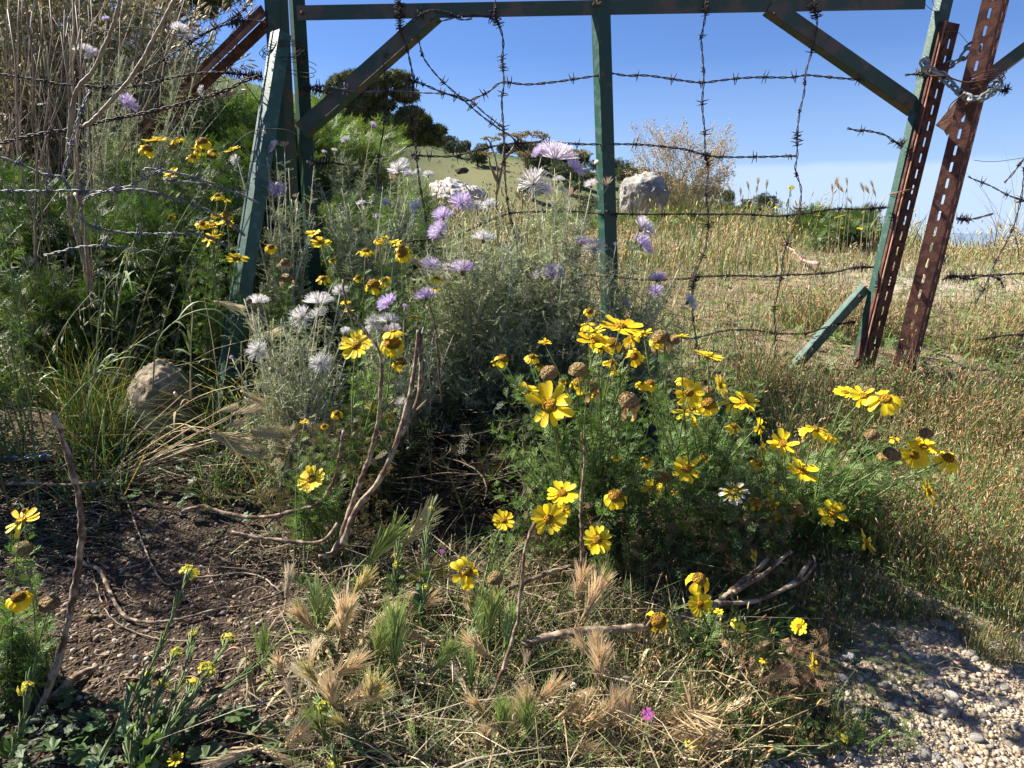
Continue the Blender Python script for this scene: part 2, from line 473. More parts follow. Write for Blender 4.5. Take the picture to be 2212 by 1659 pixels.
# ------------------------------------------------------------------ rocks
def icosphere(sub):
    import bmesh
    bm = bmesh.new(); bmesh.ops.create_icosphere(bm, subdivisions=sub, radius=1.0)
    V = np.array([v.co[:] for v in bm.verts]); F = np.array([[v.index for v in f.verts] for f in bm.faces])
    bm.free(); return V, F
ICO = {k: icosphere(k) for k in (1, 2, 3, 5)}
from mathutils import noise as mnoise
def rock_mesh(name, sub, size, seed, material, rough=0.35, cuts=7, smooth_=False, fine=0.0):
    V, F = ICO[sub]; V = V.copy(); r = np.random.default_rng(seed)
    for _ in range(cuts):                      # slice off flats
        d = nrm(r.normal(size=3)); h = r.uniform(0.55, 0.85)
        k = V @ d; V -= np.maximum(0, k - h)[:, None] * d * 0.9
    if rough:
        off = r.uniform(0, 50, 3)
        for i in range(len(V)):
            p = Vector(V[i] * 1.6 + off)
            f = mnoise.fractal(p, 0.7, 2.1, 6)
            f2 = mnoise.fractal(p * 6, 0.6, 2.1, 4) if fine else 0
            V[i] *= 1 + rough * 0.4 * f + fine * f2
    V = V * np.array(size)
    return MB().add(V, F).mesh(name, material, smooth_)

def rock(name, label, px0, px1, py0, py1, Y, seed, material, deep=0.9, **kw):
    c = at((px0 + px1) / 2, (py0 + py1) / 2, Y)
    hw = (px1 - px0) / 2 / FOC * Y * 1.08; hh = (py1 - py0) / 2 / FOC * Y * 1.12
    o = link(name, rock_mesh(name, 5, (hw, hw * deep, hh), seed, material, fine=0.07 if Y > 5 else .04, **kw), None, c)
    return tag(o, label, 'rock')
rock('boulder', 'big squarish grey limestone boulder standing behind the green centre post', 1322, 1442, 383, 505, 9.0, 5, M_rock, rough=0.28, cuts=14)
M_rockpale = mat('pale_limestone', (0.46, 0.43, 0.40), 0.9, 0.4, 4, bump=0.08, bscale=6, col2=(0.28, 0.265, 0.25), spec=0.15, spot=0.56)
r2 = rock('boulder', 'low whitish limestone boulder lying among the thistles left of the centre post', 935, 1068, 402, 478, 9.5, 25, M_rockpale, rough=0.35, cuts=9)
r2.rotation_euler = (0, 0.42, 0.1)
rock('boulder', 'tiny dark boulder lying far away on the open grass of the hillside', 980, 1010, 362, 376, 105, 4, M_bark, rough=0.4, cuts=8)
rock('stone', 'rounded brown stone leaning at the foot of the green stay post', 290, 422, 790, 965, 1.86, 12, M_rockbrown, rough=0.3, cuts=6)

# ------------------------------------------------------------------ pines on the near slope and trees of the hillside
def tuft_template(k=6, w=0.10):
    V, F = [], []; r = np.random.default_rng(5)
    for i in range(k):
        d = nrm(r.normal(size=3) + np.array([0.7, 0, 0.3])); s = nrm(np.cross(d, r.normal(size=3)))
        b = len(V); V += [s * -w, s * w, d]; F.append((b, b + 1, b + 2))
    return np.array(V), np.array(F)
TUFT = tuft_template()
def crown_mesh(name, lobes, n, tuft, seed, base=(0.105, 0.125, 0.045)):
    """foliage as needle clumps on and in noisy lobes; lobes = (x, y, z, rx, ry, rz)"""
    r = np.random.default_rng(seed); mb = MB(); lobes = np.array(lobes, float)
    wv = lobes[:, 3] * lobes[:, 5]; cnt = (n * wv / wv.sum()).astype(int) + 3
    for lb, c in zip(lobes, cnt):
        d = nrm(r.normal(size=(c, 3))); rad = r.uniform(0.62, 1.0, c) ** 0.6
        rad = rad * (1 + 0.16 * np.sin(d[:, 0] * 9 + lb[0] * 3) * np.sin(d[:, 2] * 8 + 1) + 0.10 * np.sin(d[:, 1] * 17))
        keep = (np.sin(d[:, 0] * 7 + lb[2]) + np.sin(d[:, 1] * 6 + lb[0]) + np.sin(d[:, 2] * 8)) > -.7
        d, rad = d[keep], rad[keep]; c = len(d)
        p = lb[:3] + d * rad[:, None] * lb[3:6]
        t = np.array(base) * r.uniform(0.6, 1.5, (c, 1)) * np.array([1, 1, 1]) + r.uniform(0, 0.012, (c, 3)) * np.array([1.4, 1, 0.2])
        Rm = frames(d + r.normal(0, .5, (c, 3)), roll=r.uniform(0, 6, c), scale=r.uniform(0.6, 1.3, c) * tuft)
        mb.inst(TUFT, Rm, p, t)
    return mb.mesh(name, M_needle)

def pine(label, px, py, Y, lobes_px, n, seed, trunk_px, tuft):
    c = at(px, py, Y); s = Y / FOC
    root = thing('pine_tree', label, 'tree', at(trunk_px[0][0], trunk_px[0][1], Y))
    r = np.random.default_rng(seed)
    if isinstance(lobes_px, tuple):      # many small flattened foliage pads inside an ellipse
        cx, cy, ex, ey, nl, w0, w1 = lobes_px; lobes_px = []
        for i in range(nl):
            q = math.sqrt(r.uniform(.05, 1)); f = r.uniform(0, 6.283); w = r.uniform(w0, w1)
            lobes_px.append((cx + ex * q * math.cos(f), cy + ey * q * math.sin(f) - 8 * abs(math.cos(f)) * 0, w, w * r.uniform(.45, .62)))
    lobes = [((a - px) * s, r.uniform(-1, 1) * w * 0.5 * s, -(b - py) * s, w * s * .84, w * s * 0.8, h * s * .84) for a, b, w, h in lobes_px]
    cr_ = link('crown', crown_mesh('crown', lobes, n, tuft, seed), root)
    cr_.location = Vector(c) - root.location
    tr = MB(); pts = np.array([at(a, b, Y) for a, b in trunk_px]) - np.array(root.location)
    P = resample(pts, 0.15); tr.tubes(P, np.linspace(0.16, 0.05, len(P))[None], 8)
    for lb in lobes:      # limbs towards each lobe
        q = np.array(lb[:3]) + np.array(c) - np.array(root.location); b0 = P[int(len(P) * 0.6)]
        Q = bez(b0[None], q[None], 0.1, 0.05, 7); tr.tubes(Q, np.linspace(0.05, 0.012, 7)[None], 5)
    tr.build('trunk', M_bark, root)
pine('big round-crowned pine tree on the slope behind the left brace', 800, 232, 24,
     (808, 228, 92, 58, 34, 24, 38), 24000, 3,
     [(770, 400), (772, 340), (790, 290), (805, 240), (815, 205)], 0.13)
pine('smaller dark pine tree leaning right just below the big pine', 900, 285, 25,
     (915, 284, 48, 26, 15, 17, 27), 9000, 8,
     [(850, 400), (855, 340), (880, 310), (905, 285)], 0.15)
pine('pine bough hanging in from the top edge left of the gate', 385, 10, 14,
     [(340, 2, 34, 14), (400, 10, 46, 22), (440, 20, 26, 16), (375, -12, 70, 20), (430, -10, 60, 20), (400, -60, 150, 50), (420, -130, 190, 70)], 8000, 21,
     [(300, 420), (320, 250), (350, 90), (380, -20), (400, -100)], 0.11)

def tree_variant(seed):
    r = np.random.default_rng(seed)
    lobes = [(r.uniform(-1.5, 1.5), r.uniform(-1.2, 1.2), 1.7 + r.uniform(-0.5, 1.4), r.uniform(0.9, 1.7), 1.2, r.uniform(0.7, 1.2)) for _ in range(7)]
    lobes.append((0, 0, 2.0, 2.0, 1.5, 1.3))
    cm = crown_mesh('crown', lobes, 1300, 0.42, seed, base=(0.06, 0.078, 0.034))
    tm = MB().tubes(np.array([[(0, 0, -0.6), (0.1, 0, 0.5), (0, 0.1, 1.4), (0.1, 0, 2.2)]]), np.array([[0.22, 0.18, 0.14, 0.06]]), 6).mesh('trunk', M_bark)
    return cm, tm
TV = [tree_variant(s) for s in (31, 32, 33, 34)]
LM = [  # landmarks used to say where a thing stands
 ('the blue wrapper', 52, 998), ('the pink flower', 1400, 1543), ('the fly daisy', 1009, 1236),
 ('the largest daisy', 1187, 872), ('the stay foot', 432, 955), ('the brown stone', 355, 860),
 ('the forked stems', 735, 1185), ('the thick branch', 1270, 1363), ('the white-petalled daisy', 1585, 1063),
 ('the lower brace', 1780, 720), ('the chain', 2065, 175), ('the post snail', 1289, 350), ('the grey boulder', 1380, 430),
 ('the whitish boulder', 990, 425), ('the big pine', 810, 230), ('the hooked stick', 165, 1120),
 ('the rusty brace', 400, 200), ('the wire loop', 190, 450), ('the rail end', 645, 25), ('the centre post foot', 1320, 680),
 ('the small dead daisy', 1002, 788), ('the skyline thistle', 1204, 345), ('the far pylon', 1668, 440),
 ('the white puffs', 1250, 1480), ('the charred stick', 240, 1290), ('the tall mustard', 407, 1234)]
_used = {}
def where(px, py):
    best = min(LM, key=lambda m: math.hypot(px - m[1], py - m[2]))
    dx, dy = px - best[1], py - best[2]; d = math.hypot(dx, dy)
    if d < 26: return 'at ' + best[0]
    a = math.degrees(math.atan2(-dy, dx)) % 360
    w = ['right of', 'up and right of', 'above', 'up and left of', 'left of', 'down and left of', 'below', 'down and right of'][int((a + 22.5) // 45) % 8]
    far = 'just ' if d < 75 else ('' if d < 190 else 'well ')
    return far + w + ' ' + best[0]
ORD = ['', 'next nearest'] + [q + ' nearest' for q in ('third fourth fifth sixth seventh eighth ninth tenth eleventh twelfth thirteenth fourteenth fifteenth sixteenth seventeenth eighteenth nineteenth twentieth twenty-first twenty-second twenty-third twenty-fourth twenty-fifth twenty-sixth twenty-seventh twenty-eighth').split()]
def labels_for(items):
    """items: (description, px, py) -> a label for each; equals are told apart by how near they are to the landmark"""
    lab = [f'{d} {where(x, y)}' for d, x, y in items]
    out = list(lab)
    for L in set(lab):
        idx = [i for i, q in enumerate(lab) if q == L]
        if len(idx) > 1:
            def dist(i):
                x, y = items[i][1:]; m = min(LM, key=lambda m: math.hypot(x - m[1], y - m[2])); return math.hypot(x - m[1], y - m[2])
            idx.sort(key=dist)
            for k, i in enumerate(idx): out[i] = (lab[i] + ', nearest') if k == 0 else f'{lab[i]}, {ORD[min(k, 28)]}'
    return out

hr = np.random.default_rng(17)
spots = []
for i in range(64):
    if i < 20: px = hr.uniform(1140, 1560); dpy = hr.uniform(0, 14)
    elif i < 52: px = hr.uniform(1150, 1500); dpy = hr.uniform(12, 70)
    else: px = [905, 938, 975, 1010, 1048, 1090, 1120, 985, 1035, 1600, 1640, 1560][i - 52]; dpy = [2, 16, 4, 18, 8, 14, 10, 24, 30, 4, 6, 5][i - 52]
    spots.append((px, dpy))
spots.sort(key=lambda q: q[0])
its = [('dark hillside tree', px, np.interp(px, SKX, SKY) + d - 14) for px, d in spots]
for (px, dpy), lb in zip(spots, labels_for(its)):
    az_ = math.atan((px - 1106) / FOC); r = 188 - dpy * 1.7
    hz = float(hill_z(np.array(px), np.array(r)))
    root = thing('hill_tree', lb, 'tree', (r * math.sin(az_), r * math.cos(az_), hz), 'dark trees scattered over the far hillside')
    cm, tm = TV[int(hr.integers(4))]
    s = hr.uniform(0.62, 1.25) * (0.95 if px > 1140 else 0.85)
    root.scale = (s * hr.uniform(0.9, 1.3), s, s); root.rotation_euler.z = hr.uniform(0, 6)
    link('crown', cm, root); link('trunk', tm, root)

hn = 2600; hpx = hr.uniform(820, 1640, hn); hrd = 60 + 128 * hr.random(hn) ** .7; haz = np.arctan((hpx - 1106) / FOC); hkeep = wob(hpx * .05, hrd * .12, 1.0, 6) > -.1
hpx, hrd, haz = hpx[hkeep], hrd[hkeep], haz[hkeep]; hn = len(hpx); hz_ = hill_z(hpx, hrd)
hb = MB().inst(TUFT, frames(hr.normal(size=(hn, 3)), scale=hr.uniform(.15, .5, hn)), np.stack([hrd * np.sin(haz), hrd * np.cos(haz), hz_ + .1], -1), np.array([(.06, .085, .03)]) * hr.uniform(.6, 1.6, (hn, 1)))
tag(hb.build('hillside_scrub', M_needle), 'low dark scrub speckling the far hillside', 'scrub', kind='stuff')

# a low dark scrub hump beyond the field and the cable pylon on the skyline
for k, (px, py, w, h, Y, lb) in enumerate([(1640, 452, 52, 18, 30, 'dark rounded scrub bush on the field skyline beside the pylon'),
                                 (1535, 440, 60, 16, 34, 'low green scrub hump on the skyline right of the boulder'),
                                 (2010, 540, 30, 10, 20, 'small green bush beyond the gap between the two rusty posts'),
                                 (2150, 552, 60, 14, 20, 'low green scrub at the right edge below the sea')]):
    s = Y / FOC; c = at(px, py + h * 0.6, Y)
    lobes = [(hr.uniform(-.6, .6) * w * s, hr.uniform(-.4, .4) * w * s, hr.uniform(-.2, .5) * h * s, w * .5 * s, w * .45 * s, h * .8 * s) for _ in range(7)]
    root = thing('scrub_bush', lb, 'bush', c)
    link('crown', crown_mesh('crown', lobes, 2200, 0.10, 60 + k, base=(0.06, 0.085, 0.03)), root)
    MB().tubes(np.array([[(0, 0, -1.5), (0, 0, 0)]]), np.array([[0.04, 0.02]]), 5).build('trunk', M_bark, root)
M_pylon = mat('pylon_steel', (0.10, 0.11, 0.13), 0.6, tint=False)
Yp = 260; s = Yp / FOC; c = at(1668, 470, Yp)
root = thing('cable_car_pylon', 'thin T-shaped cable pylon standing far off on the skyline', 'pylon', c)
MB().tubes(np.array([[(0, 0, -6), (0, 0, 31 * s + 2.4)]]), np.array([[0.42, 0.3]]), 6).build('mast', M_pylon, root)
MB().tubes(np.array([[(-6 * s, 0, 30 * s + 2), (6 * s, 0, 30 * s + 2)]]), np.array([[0.3, 0.3]]), 6).build('cross_arm', M_pylon, root)
root = thing('cable_car_cabin', 'tiny dark cable car cabin hanging against the pale sky', 'cable car', at(1603, 432, Yp))
V = np.array([(-.5, -.5, -.8), (.5, -.5, -.8), (.5, .5, -.8), (-.5, .5, -.8), (-.7, -.6, .2), (.7, -.6, .2), (.7, .6, .2), (-.7, .6, .2), (-.45, -.4, .7), (.45, -.4, .7), (.45, .4, .7), (-.45, .4, .7)]) * 0.62
F = [(0, 3, 2, 1), (8, 9, 10, 11)] + [(a + k, a + (k + 1) % 4, a + 4 + (k + 1) % 4, a + 4 + k) for a in (0, 4) for k in range(4)]
MB().add(V, F).build('cabin_body', M_pylon, root)
MB().tubes(np.array([[(0, 0, 0.4), (0, 0, 1.4)]]), np.array([[0.05, 0.05]]), 4).build('hanger', M_pylon, root)

# ================================================================== the gate
def plate(mb, o, U, Vd, Nn, L, W, t, slots=None, tint=(1, 1, 1)):
    """a flat strip: origin o, U along (length L), Vd across (width W), thickness t along Nn.
       slots = list of (u0, u1, v0, v1) rectangles with real openings and cut corners"""
    us = {0.0, L}; vs = {0.0, W}
    ch = []
    for a, b, c, d in (slots or []): us |= {a, b}; vs |= {c, d}
    us = sorted(us); vs = sorted(vs)
    solid = np.ones((len(us) - 1, len(vs) - 1), bool)
    um = [(us[i] + us[i + 1]) / 2 for i in range(len(us) - 1)]; vm = [(vs[i] + vs[i + 1]) / 2 for i in range(len(vs) - 1)]
    for a, b, c, d in (slots or []):
        for i, x in enumerate(um):
            if a < x < b:
                for j, y in enumerate(vm):
                    if c < y < d: solid[i, j] = False
    P = lambda x, y, z: o + U * x + Vd * y + Nn * z
    V, F = [], []
    def q(*pts):
        b = len(V); V.extend(pts); F.append((b, b + 1, b + 2, b + 3))
    for i in range(len(um)):
        for j in range(len(vm)):
            if not solid[i, j]: continue
            a, b, c, d = us[i], us[i + 1], vs[j], vs[j + 1]
            q(P(a, c, 0), P(a, d, 0), P(b, d, 0), P(b, c, 0)); q(P(a, c, t), P(b, c, t), P(b, d, t), P(a, d, t))
            if i == 0 or not solid[i - 1, j]: q(P(a, c, 0), P(a, c, t), P(a, d, t), P(a, d, 0))
            if i == len(um) - 1 or not solid[i + 1, j]: q(P(b, c, 0), P(b, d, 0), P(b, d, t), P(b, c, t))
            if j == 0 or not solid[i, j - 1]: q(P(a, c, 0), P(b, c, 0), P(b, c, t), P(a, c, t))
            if j == len(vm) - 1 or not solid[i, j + 1]: q(P(a, d, 0), P(a, d, t), P(b, d, t), P(b, d, 0))
    for a, b, c, d in (slots or []):        # rounded slot ends: little corner fillets, a hair thinner than the sheet
        r = (d - c) * 0.36
        for (x, sx) in ((a, 1), (b, -1)):
            for (y, sy) in ((c, 1), (d, -1)):
                for z in (t * 0.04, t * 0.96):
                    b0 = len(V); p3 = [P(x, y, z), P(x + sx * r, y, z), P(x, y + sy * r, z)]
                    V.extend(p3 + [p3[2]]); ch.append((b0, b0 + 1, b0 + 2))
    mb.add(V, F, tint)
    if ch:
        Vn = np.array(V); C3 = np.array(ch); mb.add(Vn[C3].reshape(-1, 3), np.arange(len(C3) * 3).reshape(-1, 3), tint)

def slot_rows(L, rows, pitch=0.046, ln=0.028, w=0.0064, start=0.02):
    out = []
    for k, vc in enumerate(rows):
        u0 = start + (pitch * 0.5 if k % 2 else 0)
        while u0 + ln < L - 0.01:
            out.append((u0, u0 + ln, vc - w / 2, vc + w / 2)); u0 += pitch
    return out

def iron(name, m, p0, p1, dA, wa, dB, wb, t=0.003, parent=None, rowsA=None, rowsB=None, start=0.02, mA=None):
    """L-section steel from p0 to p1; flanges leave the shared corner along dA and dB"""
    p0 = np.array(p0, float); p1 = np.array(p1, float); U = nrm(p1 - p0); L = np.linalg.norm(p1 - p0)
    dA = nrm(np.array(dA, float) - U * np.dot(dA, U)); dB = nrm(np.array(dB, float) - U * np.dot(dB, U))
    nA = nrm(np.cross(U, dA)); nA = nA if np.dot(nA, dB) > 0 else -nA
    nB = nrm(np.cross(U, dB)); nB = nB if np.dot(nB, dA) > 0 else -nB
    mb = MB()
    org = np.array(parent.location) if parent is not None else np.zeros(3)
    plate(mb, p0 - org, U, dA, nA, L, wa, t, slot_rows(L, rowsA, start=start) if rowsA else None)
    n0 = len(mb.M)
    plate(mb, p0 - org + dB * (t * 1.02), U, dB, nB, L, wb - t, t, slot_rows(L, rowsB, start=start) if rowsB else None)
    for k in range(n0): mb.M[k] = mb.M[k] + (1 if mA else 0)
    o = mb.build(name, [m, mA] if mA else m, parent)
    return o

YG = 2.30
gate = thing('metal_gate', 'tall green metal gate frame strung with barbed wire between left posts and rusty slotted post', 'gate', at(1870, 790, YG))
# rail: wide flange faces the camera
iron('top_rail', M_greenold, at(640, 11.5, YG), at(2001, -13, YG), (0, 0, -1), 0.040, (0, 1, 0), 0.035, parent=gate)
iron('centre_post', M_greenpost, at(1289, -34, YG - .006), at(1322, 1000, YG - .006), (-0.42, .91, 0), 0.036, (1, .13, 0), 0.038, parent=gate, mA=M_green)  # left flange gets a paler green to stand for its sunlit side
iron('left_brace', M_greenold, at(656, 291, YG + .035), at(946, 34, YG - .008), (-0.6, 0.1, 0.75), 0.042, (0.3, 0.9, -0.3), 0.03, parent=gate)
iron('right_brace', M_greenold, at(1658, 22, YG - .008), at(1975, 243, YG + .01), (0.5, .08, 0.85), 0.041, (-0.2, .95, -.2), 0.03, parent=gate)
iron('lower_brace', M_green, at(1868, 618, YG + .01), at(1672, 838, YG - .02), (0.72, .12, -0.62), 0.026, (-0.1, .95, .2), 0.026, parent=gate)
iron('latch_post', M_green, at(2041, -30, YG + .005), at(1842, 830, YG - .01), (-.35, .93, 0), 0.024, (.98, .25, 0), 0.04, parent=gate)
iron('slotted_strip', M_rust, at(2037, 44, YG - .006), at(1852, 800, YG - .02), (1, .12, 0), 0.055, (-0.2, .95, 0), 0.03, parent=gate, rowsA=[0.014, 0.036])
iron('slotted_lip', M_rustlite, at(2041, 44.5, YG - .0095), at(1857, 795, YG - .0235), (0.35, -.9, 0), 0.004, (1, .12, 0), 0.006, t=0.0012, parent=gate)

for bx, by, by_ in [(653, 28, YG), (1284, 9, YG - .008), (1297, 8, YG - .008), (1672, 31, YG - .011), (934, 44, YG - .012), (1961, 224, YG), (1858, 640, YG - .012), (676, 277, YG + .02)]:
    p = at(bx, by, by_ - .001) - np.array(gate.location)
    MB().tubes(np.array([[p, p + np.array([0, -.005, 0])]]), np.array([[.0062, .0058]]), 6).build('bolt', M_rust, gate)
post2 = thing('slotted_post', 'tall rusty slotted steel post at far right, chained to the gate', 'post', at(1955, 800, 2.2))
iron('slotted_angle', M_rust, at(2176, -40, 2.2), at(1962, 815, 2.2), (-1, .55, 0), 0.050, (.8, .75, 0), 0.055, t=0.0028, parent=post2, rowsA=[0.024], rowsB=[0.022, 0.044])
leaf2 = thing('gate_brace', 'rusty green diagonal brace of the second gate leaf passing behind the far right post', 'brace', at(2212, 130, 2.28))
iron('brace_bar', M_greenold, at(2100, 205, 2.3), at(2260, 86, 2.28), (-0.4, .1, 0.75), 0.034, (0.3, .9, -.2), 0.03, parent=leaf2)
iron('brace_end', M_rustlite, at(2040, 282, 2.3), at(2100, 212, 2.3), (-0.4, .3, 0.75), 0.03, (0.5, .4, -.6), 0.024, parent=leaf2)
iron('cross_piece', M_rust, at(2196, -14, 2.25), at(2290, -14, 2.25), (0, .1, 1), 0.035, (0, 1, 0), 0.03, parent=leaf2)

stay = thing('stay_post', 'sunlit green angle-iron stay post leaning right to the top of the gate', 'post', at(432, 975, 1.93))
iron('stay_angle', M_green, at(458, 1000, 1.9), at(604, 62, 2.28), (-.80, .60, 0), 0.042, (.62, .78, 0), 0.040, t=0.0035, parent=stay)
iron('stay_rib', M_green, at(444, 1000, 1.893), at(592, 66, 2.273), (-.5, -.6, 0), 0.0035, (-.8, .6, 0), 0.008, t=0.0015, parent=stay)
hp = thing('hinge_post', 'dark green upright hinge post with a bolt hole at the left end of the rail', 'post', at(690, 760, 2.42))
iron('post_angle', M_greenpost, at(630, -40, 2.36), at(683, 800, 2.44), (1, -.1, 0), 0.036, (-.55, .8, 0), 0.036, parent=hp)
hp = thing('hinge_post', 'rusting dark upright post squeezed between the hinge post and the stay', 'post', at(620, 800, 2.44))
iron('post_angle', M_greenpost, at(592, -40, 2.33), at(642, 820, 2.44), (-.7, .3, 0), 0.040, (.9, .3, 0), 0.036, parent=hp)
hp = thing('hinge_post', 'dark green leftmost upright post behind the top of the stay', 'post', at(590, 800, 2.44))
iron('post_angle', M_greenpost, at(575, -40, 2.30), at(612, 780, 2.42), (1, .1, 0), 0.034, (-.2, .9, 0), 0.036, parent=hp)
rb = thing('diagonal_brace', 'brown rusty diagonal brace descending left from the gate top into the bush', 'brace', at(235, 368, 3.0))
iron('brace_angle', M_rust, at(574, 33, 2.33), at(205, 392, 3.05), (-.55, .1, .6), 0.030, (.62, .2, -.55), 0.034, t=0.004, parent=rb)
iron('brace_edge', M_rustlite, at(568, 37, 2.322), at(199, 396, 3.042), (-.55, .1, .6), 0.013, (0, .9, 0), 0.004, t=0.001, parent=rb)

# ------------------------------------------------------------------ chain
def link_mesh():
    a, b, r, n = 0.0100, 0.0098, 0.0036, 20
    ph = np.linspace(0, 2 * np.pi, n, endpoint=False)
    P = np.stack([np.cos(ph) * b + np.sign(np.cos(ph)) * a * 0.75, np.sin(ph) * b * 0.95, 0 * ph], -1)
    Tn = nrm(np.roll(P, -1, 0) - np.roll(P, 1, 0)); Nn = np.cross(Tn, [0, 0, 1.0]); sd = 7
    an = np.arange(sd) * 2 * np.pi / sd
    V = P[:, None] + r * (np.cos(an)[None, :, None] * Nn[:, None] + np.sin(an)[None, :, None] * np.array([0, 0, 1.0]))
    F = [(i * sd + j, i * sd + (j + 1) % sd, ((i + 1) % n) * sd + (j + 1) % sd, ((i + 1) % n) * sd + j) for i in range(n) for j in range(sd)]
    return MB().add(V.reshape(-1, 3), F).mesh('chain_link', M_chain, True)
LK = link_mesh()
ch = thing('chain', 'thick galvanised chain looped round both rusty posts', 'chain', at(2060, 200, 2.26))
def chain_run(pts):
    P = resample(np.array([at(*p) for p in pts]), 0.002)
    d = np.concatenate([[0], np.cumsum(np.linalg.norm(np.diff(P, axis=0), axis=1))])
    n = int(d[-1] / 0.0245)
    for i in range(n):
        m_ = (i + 0.5) * d[-1] / n
        c = np.array([np.interp(m_, d, P[:, k]) for k in range(3)])
        c2 = np.array([np.interp(m_ + 0.004, d, P[:, k]) for k in range(3)])
        Rm = frames((c2 - c)[None], roll=np.array([(0.5 if i % 2 else 2.05) + R_(-.25, .25)]))[0]
        o = link('chain_link', LK, ch); o.matrix_local = Matrix.Translation(Vector(c) - ch.location) @ Matrix(Rm.tolist()).to_4x4()
chain_run([(2003, 128, 2.285), (1996, 138, 2.262), (2008, 152, 2.25), (2030, 158, 2.25), (2044, 172, 2.25), (2068, 195, 2.22), (2090, 210, 2.19), (2112, 212, 2.165), (2134, 205, 2.165), (2152, 188, 2.19), (2162, 168, 2.22)])
chain_run([(2042, 143, 2.31), (2055, 138, 2.29), (2075, 128, 2.27), (2090, 112, 2.26), (2100, 96, 2.26), (2110, 104, 2.26), (2118, 112, 2.29)])

# ------------------------------------------------------------------ barbed wire
def barb_mesh(m, seed):
    r = np.random.default_rng(seed); mb = MB()
    t = np.linspace(0, 2.2, 22); a = t * 2 * np.pi
    P = np.stack([(t / 2.2 - .5) * 0.010, 0.0042 * np.cos(a), 0.0042 * np.sin(a)], -1)
    mb.tubes(P, np.full((1, 22), 0.0014), 4)
    for sx, sgn in ((-.005, 1), (-.004, -1), (.005, 1), (.004, -1)):
        d = nrm(np.array([r.uniform(-.35, .35), r.uniform(-.6, .6), sgn * 1.0]))
        b0 = np.array([sx, 0, 0.002 * sgn]); e0 = b0 + d * r.uniform(0.013, 0.020)
        mb.tubes(np.array([[b0, (b0 + e0) / 2, e0]]), np.array([[0.0016, 0.0014, 0.0006]]), 4)
    return mb.mesh('barb', m)
BARBS = {m.name: [barb_mesh(m, s) for s in (1, 2, 3, 4)] for m in (M_wire, M_galv)}
def barbed(label, pts, Y=YG, m=None, group=None, barb=0.094, r=0.00165, plain=False, knot=(), name='barbed_wire', sag=0.0):
    m = m or M_wire
    if not hasattr(Y, '__len__'): Y = [Y] * len(pts)
    Pw = np.array([at(p[0], p[1], y) for p, y in zip(pts, Y)])
    P = resample(Pw, 0.005); P = P + np.random.default_rng(len(pts) * 7).normal(0, 1, P.shape).cumsum(0) * 0.00004
    org = P[0].copy(); P = P - org; n = len(P)
    d = np.concatenate([[0], np.cumsum(np.linalg.norm(np.diff(P, axis=0), axis=1))])
    root = thing(name, label, 'wire' if plain else 'barbed wire', org, group)
    Tn = nrm(np.gradient(P, axis=0)); A = nrm(np.cross(Tn, [0.1, 0.97, 0.2])); B = np.cross(Tn, A)
    if plain:
        MB().tubes(P[None], np.full((1, n), r), 4).build('strand', m, root); return root
    for q in (0, math.pi):
        a = d / 0.034 * 2 * math.pi * 0.5 + q
        S = P + r * 1.25 * (np.cos(a)[:, None] * A + np.sin(a)[:, None] * B)
        MB().tubes(S[None], np.full((1, n), r), 4).build('strand', m, root)
    rr_ = np.random.default_rng(int(abs(pts[0][0]) + pts[0][1] * 3) + 5)
    def put(s_, sc=1.0):
        i = min(n - 2, int(np.searchsorted(d, s_)))
        Rm = frames(Tn[i][None], roll=np.array([rr_.uniform(-.5, .5) + (0 if rr_.random() < .7 else 1.57)]))[0] * sc
        o = link('barb', BARBS[m.name][int(rr_.integers(4))], root)
        o.matrix_local = Matrix.Translation(Vector(P[i])) @ Matrix(Rm.tolist()).to_4x4()
    s_ = rr_.uniform(0.02, 0.08)
    while s_ < d[-1] - 0.01: put(s_); s_ += barb * rr_.uniform(0.85, 1.15)
    for kx, ky in knot:          # places where the wire is wound tightly round another: several barbs crowd together
        q = at(kx, ky, YG) - org; i0 = int(np.argmin(np.linalg.norm(P - q, axis=1)))
        for _ in range(5): put(min(max(d[i0] + rr_.uniform(-.014, .014), 0), d[-1]), rr_.uniform(.7, 1))
    return root
GW = 'barbed wires woven across the gate'
barbed('topmost horizontal barbed wire sagging across the open sky of the gate', [(884, 172), (914, 182), (950, 197), (980, 207), (1007, 217), (1030, 210), (1057, 197), (1084, 178), (1137, 182), (1197, 177), (1257, 168), (1290, 163), (1317, 158), (1354, 163), (1400, 163), (1470, 173), (1518, 178), (1558, 173), (1625, 167), (1705, 167), (1741, 162), (1778, 165), (1835, 170), (1868, 173)], group=GW, knot=[(887, 175)])
barbed('second horizontal barbed wire, at the height of the lilac thistle', [(892, 335), (925, 337), (984, 337), (1034, 323), (1087, 313), (1120, 310), (1184, 307), (1250, 312), (1320, 312), (1380, 313), (1470, 322), (1521, 335), (1558, 340), (1635, 340), (1721, 338)], group=GW, knot=[(1120, 310), (895, 336), (1523, 335)])
barbed('third horizontal barbed wire, crossing in front of the grey boulder', [(877, 523), (920, 517), (977, 510), (1023, 493), (1057, 477), (1097, 462), (1137, 458), (1204, 457), (1257, 458), (1304, 463), (1337, 462), (1407, 463), (1475, 462), (1528, 463), (1608, 463), (1681, 467), (1735, 462), (1801, 452), (1858, 452), (1918, 448)], group=GW, knot=[(1900, 449), (1875, 450), (1320, 463)])
barbed('fourth horizontal barbed wire, against the dry field below the skyline', [(1200, 590), (1270, 594), (1340, 600), (1404, 605), (1475, 603), (1522, 598), (1598, 596), (1658, 598), (1695, 595), (1758, 593), (1808, 588), (1842, 580), (1888, 578)], group=GW, knot=[(1870, 579), (1850, 580), (1500, 600)])
